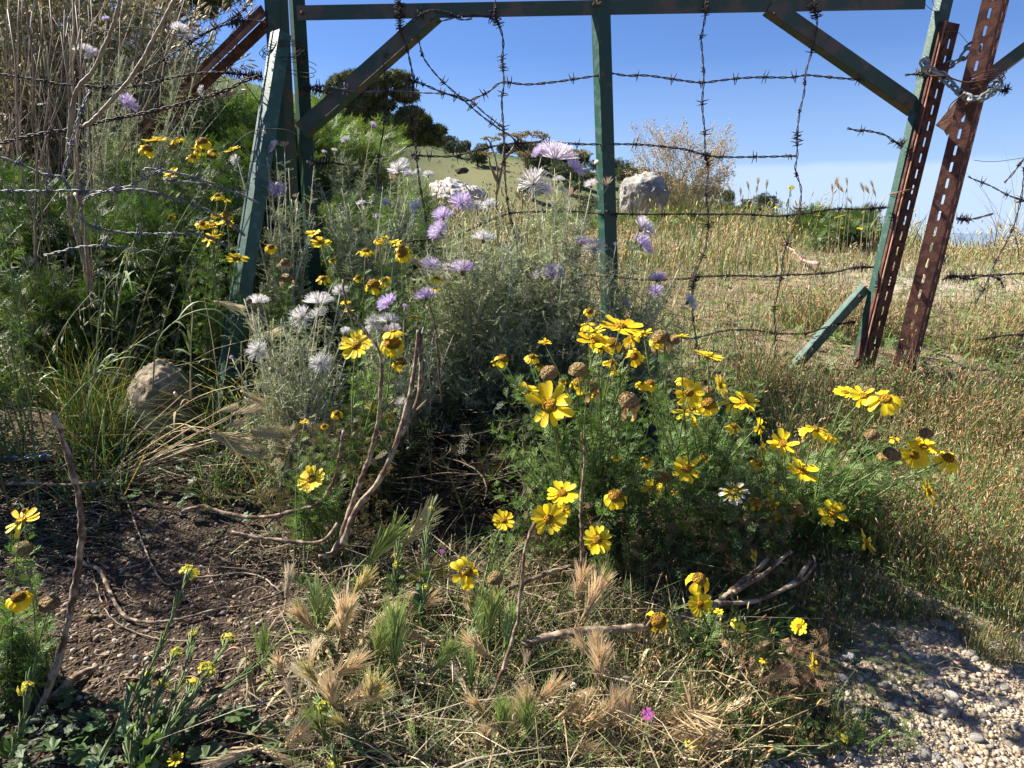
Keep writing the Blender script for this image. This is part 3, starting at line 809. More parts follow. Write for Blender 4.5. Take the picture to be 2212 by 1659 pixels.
barbed('lowest horizontal barbed wire, ending at the short green brace', [(1440, 722), (1475, 730), (1505, 730), (1562, 715), (1625, 713), (1675, 720), (1732, 721), (1765, 713), (1808, 701), (1848, 696)], group=GW, knot=[(1840, 697)])
barbed('upright barbed wire beside the big pine, first from the left brace', [(862, 0), (864, 33), (864, 63), (877, 97), (885, 130), (892, 167), (892, 207), (889, 247), (897, 293), (899, 333), (907, 400), (919, 467), (927, 560)], Y=YG - .01, group=GW, knot=[(864, 40), (866, 55), (864, 14)])
barbed('thin upright wire just left of the big pine wire', [(895, 48), (862, 80), (833, 120), (829, 143), (837, 200), (834, 240), (827, 287), (817, 350), (817, 433)], Y=YG + .01, group=GW, r=.0011)
barbed('upright barbed wire hanging mid way between brace and centre post', [(1070, -12), (1070, 33), (1080, 60), (1087, 90), (1085, 133), (1089, 177), (1084, 217), (1087, 273), (1089, 313), (1090, 367), (1095, 433), (1105, 483), (1117, 540), (1128, 640)], Y=YG - .01, group=GW, knot=[(1070, 30), (1075, 45), (1086, 140)])
barbed('upright barbed wire crossing the tall dry grass clump', [(1523, -10), (1525, 23), (1518, 67), (1515, 87), (1520, 147), (1520, 177), (1517, 227), (1522, 283), (1523, 333), (1530, 367), (1525, 420), (1530, 467), (1527, 517), (1518, 550), (1498, 606), (1495, 663), (1498, 703), (1507, 753), (1513, 803)], Y=YG - .01, group=GW, knot=[(1525, 20), (1524, 340), (1500, 605)])
barbed('rightmost upright barbed wire, hanging beside the right brace', [(1745, -8), (1752, 0), (1762, 30), (1765, 57), (1758, 97), (1748, 130), (1740, 160), (1737, 200), (1728, 240), (1722, 290), (1722, 337), (1718, 367), (1730, 407), (1728, 443), (1722, 477), (1705, 513), (1693, 550), (1688, 590), (1680, 636), (1673, 663), (1675, 720), (1675, 773)], Y=YG - .012, group=GW, knot=[(1760, 15), (1764, 30), (1722, 290)])
barbed('broken curling wire end reaching left from the latch post', [(1830, 277), (1852, 282), (1875, 283), (1912, 292), (1932, 307), (1952, 313)], group=GW, knot=[(1950, 311), (1944, 309)])
barbed('long slanting barbed wire falling from the left brace to the second wire', [(900, 60), (910, 110), (922, 136), (955, 175), (1000, 215), (1040, 250), (1085, 283), (1105, 296), (1125, 318), (1133, 330)], Y=YG + .008, group=GW, r=.0013)
barbed('bright thin wire crossing the big pine', [(652, 190), (700, 186), (737, 192), (780, 198), (850, 196), (900, 200), (960, 203), (1010, 214), (1045, 243), (1088, 277)], Y=YG + .012, m=M_galv, group=GW, r=.0013)
barbed('loose looped wire under the top rail by the left brace', [(897, 40), (917, 27), (937, 22), (970, 28), (987, 40), (1005, 43), (1020, 40)], Y=YG - .012, group=GW, r=.0013)
barbed('lower loose wire under the top rail by the left brace', [(944, 48), (984, 38), (1020, 33), (1040, 35), (1064, 40), (1072, 50)], Y=YG - .010, group=GW, r=.0013)
barbed('knotted wire stub between the hinge post and the left brace', [(652, 190), (680, 193), (700, 199), (720, 206)], group=GW, knot=[(655, 190), (668, 192), (690, 197)])
barbed('knotted wire stub at mid height right of the hinge post', [(662, 350), (690, 352), (715, 352), (745, 356)], group=GW, knot=[(668, 351), (680, 351), (700, 353)])
barbed('short knotted wire stub left of the chain', [(1955, 162), (1980, 160), (2005, 158), (2020, 160)], Y=2.27, group=GW, knot=[(1985, 160), (1975, 160)])
RW = 'barbed wires right of the far post'
barbed('wire stub sticking out right of the far post above the sea', [(2066, 472), (2085, 474), (2108, 472), (2130, 466), (2145, 462)], group=RW, knot=[(2072, 473), (2082, 474)])
barbed('slanting barbed wire right of the far post in the pale sky', [(2092, 380), (2098, 385), (2142, 403), (2178, 422), (2225, 438)], group=RW, Y=2.5, r=.0013)
barbed('short upward slanting barbed piece at the right edge', [(2225, 335), (2212, 343), (2192, 370), (2170, 395)], group=RW)
barbed('upright barbed wire along the right edge', [(2215, 340), (2212, 380), (2210, 400), (2205, 433), (2192, 483), (2178, 517), (2158, 553), (2148, 573), (2128, 620), (2107, 655)], group=RW, knot=[(2205, 430)])
barbed('tangled barbed wire right of the far post against the field', [(2035, 605), (2045, 600), (2062, 596), (2098, 603), (2125, 596), (2158, 603), (2168, 623)], group=RW, knot=[(2045, 600), (2060, 597), (2080, 600)])
barbed('level barbed wire leaving the right edge above the dry field', [(2050, 602), (2082, 596), (2150, 594), (2230, 589)], group=RW, Y=2.4)
barbed('low barbed wire at the right edge below the tangled one', [(2110, 735), (2150, 728), (2180, 724), (2230, 722)], group=RW)
barbed('wire stub beside the far post below the chain', [(2085, 205), (2118, 200), (2140, 192), (2165, 196), (2178, 192)], group=RW, Y=2.24, knot=[(2140, 194), (2150, 195)])
barbed('thin plain wire curving to the right edge', [(2104, 346), (2130, 349), (2162, 348), (2230, 338)], plain=True, r=.0008, Y=2.4, name='plain_wire')
barbed('pair of thin wires from the rail end to the latch post, lower one', [(1995, 0), (2003, 14), (2020, 25), (2030, 33)], plain=True, r=.0008, name='plain_wire')
barbed('short thin wire beside the latch post top', [(2010, -12), (2018, 12), (2032, 30)], plain=True, r=.0008, name='plain_wire')
barbed('kinked thin wire above the chain', [(2035, 70), (2065, 68), (2080, 80), (2090, 92), (2103, 96)], plain=True, r=.0008, Y=2.25, name='plain_wire')
barbed('rust-brown wire bent below the chain between the posts', [(2047, 243), (2052, 228), (2065, 215), (2090, 198), (2110, 190)], plain=True, r=.0016, Y=2.17, m=M_rust, name='plain_wire')
barbed('thick twisted rusty wire running from gate post to far post along the chain', [(2010, 165), (2045, 165), (2060, 171), (2085, 178), (2110, 176), (2140, 170)], plain=True, r=.0024, Y=2.18, m=M_rust, name='plain_wire')
LW = 'rusty wires of the old fence in the left bush'
barbed('thick twisted rusty cable rising from the left edge to the stay post', [(-10, 312), (67, 293), (150, 280), (233, 260), (317, 243), (400, 223), (483, 197), (533, 173), (567, 165)], Y=[2.15, 2.15, 2.17, 2.2, 2.2, 2.22, 2.24, 2.26, 2.28], r=.0026, group=LW, knot=[(560, 167)])
barbed('rusty barbed wire crossing the top left thicket from the left edge', [(-10, 158), (67, 170), (133, 182), (187, 185), (247, 190), (283, 187), (350, 173), (400, 162), (470, 156), (520, 160), (563, 165)], Y=2.3, r=.0018, group=LW, knot=[(500, 158), (520, 160), (535, 162), (550, 164)])
barbed('arching bare wire through the top left thicket', [(130, 185), (185, 85), (247, 63), (300, 60), (367, 73), (433, 97), (483, 133), (533, 187), (567, 233)], Y=2.25, plain=True, r=.0014, name='plain_wire')
barbed('rusty barbed wire climbing to the top edge left of the posts', [(210, 187), (270, 180), (333, 140), (400, 100), (460, 63), (520, 27), (547, -5)], Y=2.28, r=.0016, group=LW, knot=[(510, 32)])
barbed('knotted rusty barbed wire just left of the post top', [(400, 92), (455, 66), (500, 50), (535, 45), (575, 48)], Y=2.28, group=LW, knot=[(530, 45), (515, 47), (505, 49)])
barbed('long loose wire hanging down beside the rusty brace', [(470, 62), (455, 110), (420, 170), (450, 240), (480, 285), (540, 340)], Y=2.22, plain=True, r=.0012, name='plain_wire')
barbed('curved thin wire running up to the hinge posts', [(390, 480), (430, 440), (470, 370), (500, 320), (545, 285), (610, 280), (650, 295)], Y=2.15, plain=True, r=.0011, name='plain_wire')
GL = 'bright galvanised barbed wires in the left bush'
barbed('bright barbed wire entering at the left edge and sagging to the others', [(-10, 335), (50, 357), (90, 375), (133, 383), (153, 410), (193, 417), (233, 413), (283, 400), (317, 383), (350, 367)], Y=1.95, m=M_galv, group=GL)
barbed('level bright barbed wire across the bush to the stay post', [(-10, 412), (100, 413), (153, 412), (217, 414), (300, 410), (367, 427), (433, 447), (493, 480), (530, 510)], Y=1.93, m=M_galv, group=GL)
barbed('bright barbed wire making the big loop', [(250, 406), (233, 410), (190, 427), (173, 457), (187, 483), (233, 498), (300, 505), (373, 505), (433, 507), (493, 533)], Y=1.90, m=M_galv, group=GL)
barbed('bright barbed wire hanging down among the canes', [(195, 195), (170, 250), (157, 300), (147, 340), (137, 380), (153, 410)], Y=1.95, m=M_galv, group=GL)
barbed('short bright barbed wire right of the loop', [(353, 387), (400, 393), (467, 403), (520, 420), (560, 440)], Y=1.98, m=M_galv, group=GL)
barbed('bright wire curl over the lone left daisy', [(310, 385), (308, 370), (320, 364), (367, 370), (417, 383), (470, 400)], Y=1.96, m=M_galv, group=GL)
barbed('bright low barbed wire above the dark bush foot', [(95, 552), (133, 543), (180, 533), (240, 532), (300, 540)], Y=1.9, m=M_galv, group=GL)
# bundles of thin tie wire wound round the posts
def coil(label, cx, cy, Y, a, b, turns, m, dz=0.004, seed=1):
    r = np.random.default_rng(seed); n = 26 * turns; t = np.linspace(0, turns, n); c = at(cx, cy, Y)
    ra = a * (1 + 0.12 * np.sin(t * 2.3 + seed)); P = np.stack([ra * np.cos(t * 2 * np.pi), b * np.sin(t * 2 * np.pi), (t / turns - .5) * dz * turns + 0.2 * a * np.sin(t * 2 * np.pi + seed)], -1)
    root = thing('tie_wire', label, 'wire', c)
    MB().tubes(P[None], np.full((1, n), 0.0011), 4).build('strand', m, root)
coil('coil of dark tie wire wound round all the left posts', 612, 110, 2.32, 0.062, 0.05, 5, M_wire, seed=2)
coil('tie wire loop lower down round the left posts', 640, 145, 2.31, 0.055, 0.05, 2, M_wire, dz=.012, seed=4)
coil('rusty wire wound round the latch post under the chain', 2020, 160, 2.31, 0.030, 0.035, 4, M_rustlite, dz=.004, seed=6)
coil('wire tie round the latch post above the third barbed wire', 1950, 413, 2.31, 0.036, 0.034, 2, M_rustlite, dz=.003, seed=8)
coil('rusty wire bundle wound round the far post at chain height', 2128, 175, 2.22, 0.045, 0.045, 5, M_rust, dz=.006, seed=9)
# ================================================================== plants: small templates
def feather_template(pairs=6, fork=2, length=1.0, spread=0.30, w=0.022, droop=0.25, seed=2, rise=0.15):
    """finely divided leaf along +X; every segment a thin pointed face"""
    r = np.random.default_rng(seed); V, F = [], []
    def seg(a, b, wd):
        a, b = np.array(a), np.array(b); d = nrm(b - a); s = nrm(np.cross(d, [0, 0, 1.0])) * wd
        k = len(V); V.extend([a - s, a + s, b]); F.append((k, k + 1, k + 2))
    ax = lambda t: np.array([t * length, 0, rise * t * length - droop * length * t * t])
    seg(ax(0), ax(.55), w * 0.8); seg(ax(.5), ax(1), w * 0.8)
    for i in range(pairs):
        t = 0.22 + 0.72 * i / pairs; l = spread * length * (0.55 + 0.9 * math.sin(math.pi * min(1, 0.25 + t * .8)))
        for sg in (-1, 1):
            o = ax(t); e_ = o + np.array([l * 0.62, sg * l * 0.8, r.uniform(-.1, .18) * l]); seg(o, e_, w)
            for f in range(fork):
                o2 = o + (e_ - o) * r.uniform(.3, .7)
                seg(o2, o2 + np.array([l * .55, sg * l * r.uniform(-.15, .25), r.uniform(-.1, .25) * l]), w * .85)
    return np.array(V), np.array(F)
T_DAISY = [feather_template(4, 1, spread=0.30, w=0.036, seed=s, droop=d) for s, d in ((1, .35), (2, .15), (3, .5))]
T_FENNEL = [feather_template(6, 2, spread=0.46, w=0.017, seed=s, droop=d, rise=.3) for s, d in ((4, .3), (5, .1))]
def thistle_leaf(seed=1, n=6):
    r = np.random.default_rng(seed); V, F, K = [], [], []
    ax = lambda t: np.array([t, 0.05 * math.sin(t * 5 + seed), 0.15 * t - 0.35 * t * t])
    for i in range(n):
        t0, t1 = i / n, (i + 1) / n; k = len(V); w0, w1 = .045 * (1 - t0 * .7), .045 * (1 - t1 * .7)
        V += [ax(t0) - [0, w0, 0], ax(t0) + [0, w0, 0], ax(t1)]; F.append((k, k + 1, k + 2))
        for sg in (-1, 1):
            k = len(V); l = r.uniform(.13, .24) * (1 - .5 * t0)
            V += [ax(t0), ax(t0 + .06), ax(t0) + np.array([l * .5, sg * l, r.uniform(.0, .12)])]; F.append((k, k + 1, k + 2))
            k = len(V); V += [ax(t0 + .05), ax(t0 + .09), ax(t0 + .05) + np.array([l * .9, sg * l * .55, r.uniform(-.08, .05)])]; F.append((k, k + 1, k + 2))
    return np.array(V), np.array(F)
T_THIS = [thistle_leaf(s) for s in (1, 2, 3)]
def lobed_leaf(seed=1, n=11, lob=.22, asp=.8):
    """rounded lobed leaf, fan of faces"""
    a = np.linspace(-2.7, 2.7, n * 2 + 1); r = 0.5 * (1 + lob * np.cos(a * 5.2)) 
    V = [(0, 0, 0)] + [(0.5 + rr_ * math.cos(q), asp * rr_ * math.sin(q), 0.06 * math.cos(q * 5)) for q, rr_ in zip(a, r)]
    F = [(0, i, i + 1) for i in range(1, len(V) - 1)]
    return np.array(V), np.array(F)
T_LOBE = [lobed_leaf(1), lobed_leaf(2, lob=.12, asp=.9)]
def lance_leaf(k=4, w=.1, droop=.3):
    t = np.linspace(0, 1, k + 1); ww = w * np.sin(np.pi * np.clip(t * .95 + .05, 0, 1)) ** .7; z = .2 * t - droop * t * t
    V = np.concatenate([np.stack([t, -ww, z + ww * .3], -1), np.stack([t, 0 * t, z], -1), np.stack([t, ww, z + ww * .3], -1)])
    n = k + 1; F = []
    for i in range(k): F += [(i, i + 1, n + i + 1, n + i), (n + i, n + i + 1, 2 * n + i + 1, 2 * n + i)]
    return V, np.array(F)
T_LANCE = [lance_leaf(4, .1), lance_leaf(4, .06, .5)]

def vary(base, n, lo=.65, hi=1.35, hue=.12, r=None):
    r = r or rng
    b = np.array(base, float)
    return np.clip(b * r.uniform(lo, hi, (n, 1)) * r.uniform(1 - hue, 1 + hue, (n, 3)), 0, 1)

def along(P, n, t0, t1):
    """n random stations on each path -> position, tangent, path index"""
    N, k, _ = P.shape
    t = R_(t0, t1, (N, n)) * (k - 1); i = np.clip(t.astype(int), 0, k - 2); f = (t - i)[..., None]
    a = P[np.arange(N)[:, None], i]; b = P[np.arange(N)[:, None], i + 1]
    return (a + (b - a) * f).reshape(-1, 3), nrm((b - a).reshape(-1, 3)), np.repeat(np.arange(N), n), (t / (k - 1)).reshape(-1)

def dress(mb, P, n, T, size, base, t0=.05, t1=.98, spread=1.0, fwd_=.7, up=.15, mi=0, hue=.12, lo=.6, hi=1.35, shrink=.5):
    pos, tan, idx, t = along(P, n, t0, t1)
    r = nrm(rng.normal(size=pos.shape)); r = nrm(r - tan * np.sum(r * tan, 1, keepdims=True))
    d = nrm(tan * fwd_ + r * spread + np.array([0, 0, up]))
    sz = R_(size[0], size[1], len(pos)) * (1 - shrink * t)
    Rm = frames(d, up=nrm(tan + np.array([0, 0, .6])), roll=rng.normal(0, .5, len(pos)), scale=sz)
    w = rng.integers(len(T), size=len(pos)); tt = vary(base, len(pos), lo, hi, hue)
    for k in range(len(T)):
        q = w == k
        if q.any(): mb.inst(T[k], Rm[q], pos[q], tt[q], mi)

# ------------------------------------------------------------------ flower heads
YEL, YEL2 = (0.92, 0.67, 0.015), (0.93, 0.73, 0.035)
def petal_geo(bend=0.0, cup=0.10, w=.19, seed=1, cols=(YEL, YEL2)):
    """one ray floret along +X from the disc edge, notched tip, ribbed"""
    r = np.random.default_rng(seed)
    st = [(0.30, .05), (.45, .12), (.65, .17), (.84, .165), (.97, .11)]
    V = []
    for x, ww in st:
        q = (x - .3) / .67; ang = bend * q
        X = .3 + (math.sin(ang) / bend if bend else q) * .67; Z = -(1 - math.cos(ang)) / (bend or 1) * .67 if bend else cup * q * .5 + .02
        for k, yy in enumerate((-1, -.33, .33, 1)):
            V.append((X + (.02 if k in (1, 2) and x > .9 else 0), yy * ww * w / .17, Z + (.02 if k in (0, 3) else -.004) + r.uniform(-.006, .006)))
    F = [(i * 4 + k, i * 4 + k + 1, (i + 1) * 4 + k + 1, (i + 1) * 4 + k) for i in range(4) for k in range(3)]
    c = np.array([cols[0]] * 3 + [cols[0]] * 3 + [cols[1]] * 6)
    return np.array(V), np.array(F), c
def disc_geo(kind='open'):
    V, F = ICO[3]; V = V.copy(); r = np.random.default_rng(4)
    R0, H = {'open': (.30, .16), 'old': (.36, .30), 'dead': (.40, .36)}[kind]
    keep = V[F].mean(1)[:, 2] > -.25; F = F[keep]
    rad = 1 + r.uniform(-.05, .07, len(V)); V = V * rad[:, None]
    V[:, 0] *= R0; V[:, 1] *= R0; V[:, 2] = V[:, 2] * H + .03
    q = np.hypot(V[F].mean(1)[:, 0], V[F].mean(1)[:, 1]) / R0
    n = len(F); f = r.uniform(.75, 1.2, (n, 1))
    if kind == 'open': c = np.where(q[:, None] > .55, np.array([[.86, .48, .015]]), np.array([[.74, .36, .012]]))
    elif kind == 'old': c = np.where(q[:, None] > .7, np.array([[.72, .40, .03]]), np.array([[.55, .29, .03]]))
    else: c = np.array([[.62, .42, .18]]) * np.ones((n, 1))
    return V, F, c * f
def calyx_geo():
    a = np.arange(12) * 2 * np.pi / 12
    rings = [(.04, -.22), (.16, -.17), (.27, -.06), (.31, .03)]
    V = np.array([(r * (1 + .08 * (k % 2)) * math.cos(q), r * (1 + .08 * (k % 2)) * math.sin(q), z) for r, z in rings for k, q in enumerate(a)])
    F = np.array([(i * 12 + k, i * 12 + (k + 1) % 12, (i + 1) * 12 + (k + 1) % 12, (i + 1) * 12 + k) for i in range(3) for k in range(12)])
    return V, F, np.array([[.14, .17, .05]] * 12 + [[.12, .15, .045]] * 12 + [[.20, .19, .08]] * 12)
def geo_mesh(g, name, m, smooth_=False):
    return MB().add(g[0], g[1], g[2]).mesh(name, m, smooth_)
PET = {}
for k, (b, c) in {'flat': (0, .12), 'cup': (0, .9), 'down': (1.1, 0), 'hang': (2.1, 0)}.items():
    PET[k] = [(petal_geo(b, c, w, s)) for s, w in ((1, .175), (2, .16), (3, .19))]
WHT = ((.80, .66, .10), (.85, .84, .78))
PETW = [petal_geo(.3, 0, w, s, WHT) for s, w in ((1, .13), (2, .11))]
DRYP = [petal_geo(2.2, 0, w, s, ((.50, .30, .10), (.66, .46, .24))) for s, w in ((1, .10), (2, .13))]
PETM = {k: [geo_mesh(g, 'petal', M_petal, True) for g in v] for k, v in PET.items()}
PETWM = [geo_mesh(g, 'petal', M_petal, True) for g in PETW]
DISC = {k: geo_mesh(disc_geo(k), 'disc', M_disc) for k in ('open', 'old', 'dead')}
CALYX = geo_mesh(calyx_geo(), 'flower_head', M_stem, True)
def rotz(a):
    c, s = math.cos(a), math.sin(a); return np.array([[c, -s, 0], [s, c, 0], [0, 0, 1.0]])
def ring_mesh(kind, n, seed, miss=0.0, tilt=.16):
    r = np.random.default_rng(seed); mb = MB(); src = {'dry': DRYP, 'white': PETW}.get(kind) or PET[kind]
    for i in range(n):
        if r.random() < miss: continue
        g = src[int(r.integers(len(src)))]; t = r.normal(0, tilt); ct, st = math.cos(t), math.sin(t)
        Rm = rotz(i / n * 2 * math.pi + r.uniform(-.08, .08)) @ np.array([[ct, 0, st], [0, 1, 0], [-st, 0, ct]]) * r.uniform(.9, 1.05)
        mb.add(g[0] @ Rm.T, g[1], g[2] * r.uniform(.9, 1.1))
    return mb.mesh('petals', M_petal, True)
RING = {k: [ring_mesh(k, n, s, ms) for s in (1, 2, 3)] for k, n, ms in (('flat', 13, .05), ('cup', 12, .1), ('down', 12, .12), ('hang', 10, .3), ('dry', 9, .45), ('white', 12, .15))}

def set_frame(o, pos, zdir, scale, spin, org):
    z = nrm(np.array(zdir, float)); x = nrm(np.cross([0.13, .9, .3], z)); y = np.cross(z, x)
    Rm = np.stack([x, y, z], -1) @ rotz(spin) * scale
    o.matrix_local = Matrix.Translation(Vector([float(q) for q in (np.array(pos) - org)])) @ Matrix(Rm.tolist()).to_4x4()

fr = np.random.default_rng(77)
FACE = {'F': (0, -.80, .55), 'T': (0, -.42, .9), 'S': (0, -.10, 1), 'D': (.12, -.42, .9), 'R': (.75, -.5, .35), 'L': (-.6, -.5, .6),
        'B': (0, -.3, 1), 'O': (0, -.45, .9), 'W': (.1, -.55, .8), 'X': (.05, -.35, .9), 'E': (.9, -.05, .55)}
def daisy_head(plant, org, pos, size_m, kind):
    """flower_head (green cup) > disc, petals or single petals.  size_m = width across"""
    f = np.array(FACE[kind]) + fr.normal(0, .16, 3); rad = size_m / 2
    if kind in 'BOX': rad = size_m / 2 / .40
    h = link('flower_head', CALYX, plant); set_frame(h, pos, f, rad, fr.uniform(0, 6.28), org)
    dk = {'B': 'dead', 'X': 'dead', 'O': 'old', 'D': 'old'}.get(kind, 'open')
    link('disc', DISC[dk], h)
    if kind == 'B': return f
    if kind == 'X': link('petals', RING['dry'][int(fr.integers(3))], h); return f
    if kind == 'O':
        p = link('petals', RING['hang'][int(fr.integers(3))], h); p.scale = (.85, .85, .8); return f
    style = {'D': 'hang' if fr.random() < .35 else 'down', 'S': 'flat' if fr.random() < .6 else 'down'}.get(kind, 'flat' if fr.random() < .8 else 'down')
    if size_m > 0.028 and kind != 'O':
        rag = fr.choice([.09, .12, .28]); n = int(fr.integers(12, 17)); src = PETWM if kind == 'W' else PETM[style]
        for i in range(n):
            if fr.random() < (.08 if kind != 'D' else .16): continue
            p = link('petal', src[int(fr.integers(len(src)))], h)
            p.rotation_euler = (fr.normal(0, rag), fr.normal(0, rag), i / n * 6.283 + fr.uniform(-.09, .09))
            s_ = fr.uniform(.84 if rag > .2 else .92, 1.08); p.scale = (s_, s_, s_)
            p.location.z = .006 * (i % 2)
    else:
        link('petals', RING['white' if kind == 'W' else style][int(fr.integers(3))], h)
    return f

def plant_base(p0, r=0.0):
    return onground(np.array([p0[0] + R_(-r, r), p0[1] + R_(-r, r), 0]))

def daisy_plant(label, base_px, heads, Y, nshoot=0, leafn=26, leaf=(.022, .045), shoot_box=None, col=(.145, .225, .062), base_r=.05, stem_r=.0016, Yb=None, name='crown_daisy'):
    """heads: (px, py, width in px, kind[, Y]); shoots fill the leafy body inside shoot_box px ranges"""
    b0 = onground(at(base_px[0], base_px[1], Yb)) if Yb else G(*base_px)
    root = thing(name, label, 'flower', b0)
    tips, rad = [], []
    for hd in heads:
        px, py, sz, kd = hd[:4]; Yh = hd[4] if len(hd) > 4 else fr.uniform(Y[0] - .03, Y[0] + .32 * (Y[1] - Y[0]))
        p = at(px, py, Yh); w = fr.uniform(1.06, 1.2) * sz / FOC * (Yh * CP + (CAMZ - p[2]) * SP)
        f = daisy_head(root, b0, p, w, kd)
        tips.append(p - nrm(f) * w * .10); rad.append(w)
    st, lf = MB(), MB()
    tips = np.array(tips); N = len(tips)
    B = b0[None] + np.stack([R_(-base_r, base_r, N), R_(-base_r, base_r, N), np.full(N, -.01)], -1)
    P = bez(B, tips, .18, .05, 10)
    rr_ = np.linspace(1.5, .75, 10)[None] * np.clip(np.array(rad) * .045, .0007, stem_r)[:, None]
    st.tubes(P - b0, rr_, 5, vary((.16, .20, .075), N, .8, 1.2))
    dress(lf, P - b0, leafn, T_DAISY, leaf, col, .25, .93)
    if nshoot:
        x0, x1, y0, y1 = shoot_box; n = nshoot
        sx, sy = R_(x0, x1, n), R_(y0, y1, n); Ys = R_(Y[0] + .04, Y[1] + .05, n)
        T = at(sx, sy, Ys); T[:, 2] = np.maximum(T[:, 2], gz(T[:, 0], T[:, 1]) + .02)
        B = b0[None] + np.stack([R_(-base_r, base_r, n), R_(-base_r, base_r, n), np.full(n, -.01)], -1)
        P2 = bez(B, T, .16, .08, 10)
        st.tubes(P2 - b0, np.linspace(.0018, .0007, 10)[None] * np.ones((n, 1)), 3, vary((.15, .17, .07), n))
        dress(lf, P2 - b0, leafn, T_DAISY, leaf, col, .35, 1.0)
    st.build('stems', M_stem, root, True); tag(lf.build('leaves', M_leaf, root), kind='stuff')
    return root

# --- crown daisies: every head where the photograph shows it
D = daisy_plant
D('largest crown daisy bush, right of the dark hollow, full of yellow heads', (1290, 1290), [
 (1187, 876, 95, 'F', 1.12), (1139, 840, 46, 'T'), (1164, 850, 40, 'T'), (1252, 828, 30, 'O'), (1272, 838, 32, 'X'), (1215, 823, 25, 'D'),
 (1187, 808, 35, 'B'), (1250, 803, 38, 'B'), (1177, 741, 30, 'S'), (1149, 771, 38, 'D'), (1167, 791, 30, 'D'),
 (1087, 776, 22, 'O'), (1067, 782, 20, 'D'), (1273, 673, 15, 'O'), (1267, 702, 38, 'S'), (1340, 707, 82, 'T'), (1284, 716, 50, 'S'), (1284, 738, 66, 'T'),
 (1300, 753, 38, 'D'), (1320, 783, 36, 'D'), (1327, 803, 28, 'D'), (1364, 730, 46, 'S'), (1324, 742, 26, 'O'), (1360, 753, 30, 'B'), (1370, 770, 42, 'D'),
 (1357, 868, 40, 'X', 1.12), (1332, 988, 20, 'D'), (1284, 855, 18, 'D'), (1330, 1073, 32, 'O', 1.1), (1374, 1168, 28, 'B'), (1290, 1166, 64, 'F', 1.05),
 (1214, 1066, 60, 'T', 1.1), (1185, 1121, 64, 'F', 1.07), (1214, 1104, 36, 'T', 1.1), (1355, 1281, 13, 'O'), (1397, 995, 38, 'D'), (1410, 1056, 50, 'T')],
 (1.14, 1.45), 95, 30, shoot_box=(1040, 1430, 780, 1230), Yb=1.32)
D('leafy crown daisy bush in front of the foot of the centre post, heads crowded together', (1500, 1230), [
 (1390, 720, 36, 'S'), (1427, 732, 34, 'X'), (1454, 737, 26, 'B'), (1472, 727, 34, 'S'), (1405, 828, 46, 'D'), (1390, 830, 40, 'S'), (1420, 738, 22, 'O'),
 (1478, 822, 40, 'T'), (1489, 848, 58, 'F'), (1489, 886, 62, 'T'), (1530, 770, 56, 'S'), (1555, 832, 44, 'R'), (1608, 868, 56, 'T'), (1582, 873, 44, 'S'),
 (1530, 848, 26, 'B'), (1530, 874, 30, 'O'), (1585, 921, 40, 'D'), (1640, 922, 42, 'R'), (1503, 915, 22, 'D'), (1434, 1028, 34, 'X'), (1484, 1013, 56, 'F'),
 (1585, 1063, 56, 'W', 1.2), (1538, 1073, 26, 'W'), (1600, 1048, 44, 'S'), (1522, 988, 15, 'O'), (1457, 1063, 18, 'D'), (1632, 1086, 22, 'O'), (1627, 1199, 32, 'R', 1.15)],
 (1.2, 1.55), 85, 30, shoot_box=(1390, 1650, 800, 1220), Yb=1.40)
D('spreading crown daisy at right whose stems reach over the gravel edge', (1690, 1235), [
 (1825, 848, 46, 'S'), (1865, 855, 52, 'S'), (1912, 862, 76, 'T'), (1872, 845, 20, 'B'), (1758, 928, 70, 'T'), (1792, 942, 44, 'S'), (1692, 958, 62, 'T'), (1647, 968, 34, 'R'),
 (1638, 1001, 42, 'D'), (1732, 1019, 62, 'T'), (1673, 1065, 54, 'F'), (1677, 1043, 11, 'O'), (1665, 1103, 48, 'F'), (1798, 1110, 58, 'T'), (1883, 941, 28, 'B'),
 (1925, 985, 34, 'X'), (1975, 982, 64, 'F'), (1995, 965, 50, 'T'), (2048, 990, 58, 'D'), (2005, 1063, 52, 'R'), (2001, 937, 24, 'B'), (1931, 948, 26, 'S'),
 (1870, 1172, 60, 'R', 1.2), (1910, 1158, 20, 'R'), (1722, 1098, 24, 'X')],
 (1.25, 1.55), 120, 30, shoot_box=(1620, 2050, 950, 1190), Yb=1.38)
D('low crown daisy sprawling under the thick fallen branch with drooping heads', (1560, 1420), [
 (1510, 1252, 74, 'D', .98), (1512, 1306, 50, 'F', 1.0), (1422, 1341, 32, 'O', .98), (1727, 1353, 35, 'L'), (1757, 1434, 42, 'R', .95), (1650, 1426, 20, 'S'), (1552, 1322, 20, 'S')],
 (.95, 1.1), 42, 24, leaf=(.016, .034), shoot_box=(1440, 1760, 1300, 1500), Yb=1.06)
D('small crown daisy in the front centre, its open head visited by a fly', (1040, 1330), [(1009, 1237, 72, 'F', 1.0), (1070, 1250, 30, 'B', 1.0), (1087, 1124, 42, 'T', 1.08)],
 (1.0, 1.1), 14, 22, leaf=(.014, .03), shoot_box=(1010, 1130, 1110, 1290), Yb=1.04)
D('yellow crown daisy alone left of the forked bare stems', (690, 1120), [(673, 1035, 58, 'T', 1.25), (657, 912, 18, 'S'), (700, 920, 10, 'O')], (1.25, 1.35), 22, 20, shoot_box=(640, 740, 960, 1120), Yb=1.3)
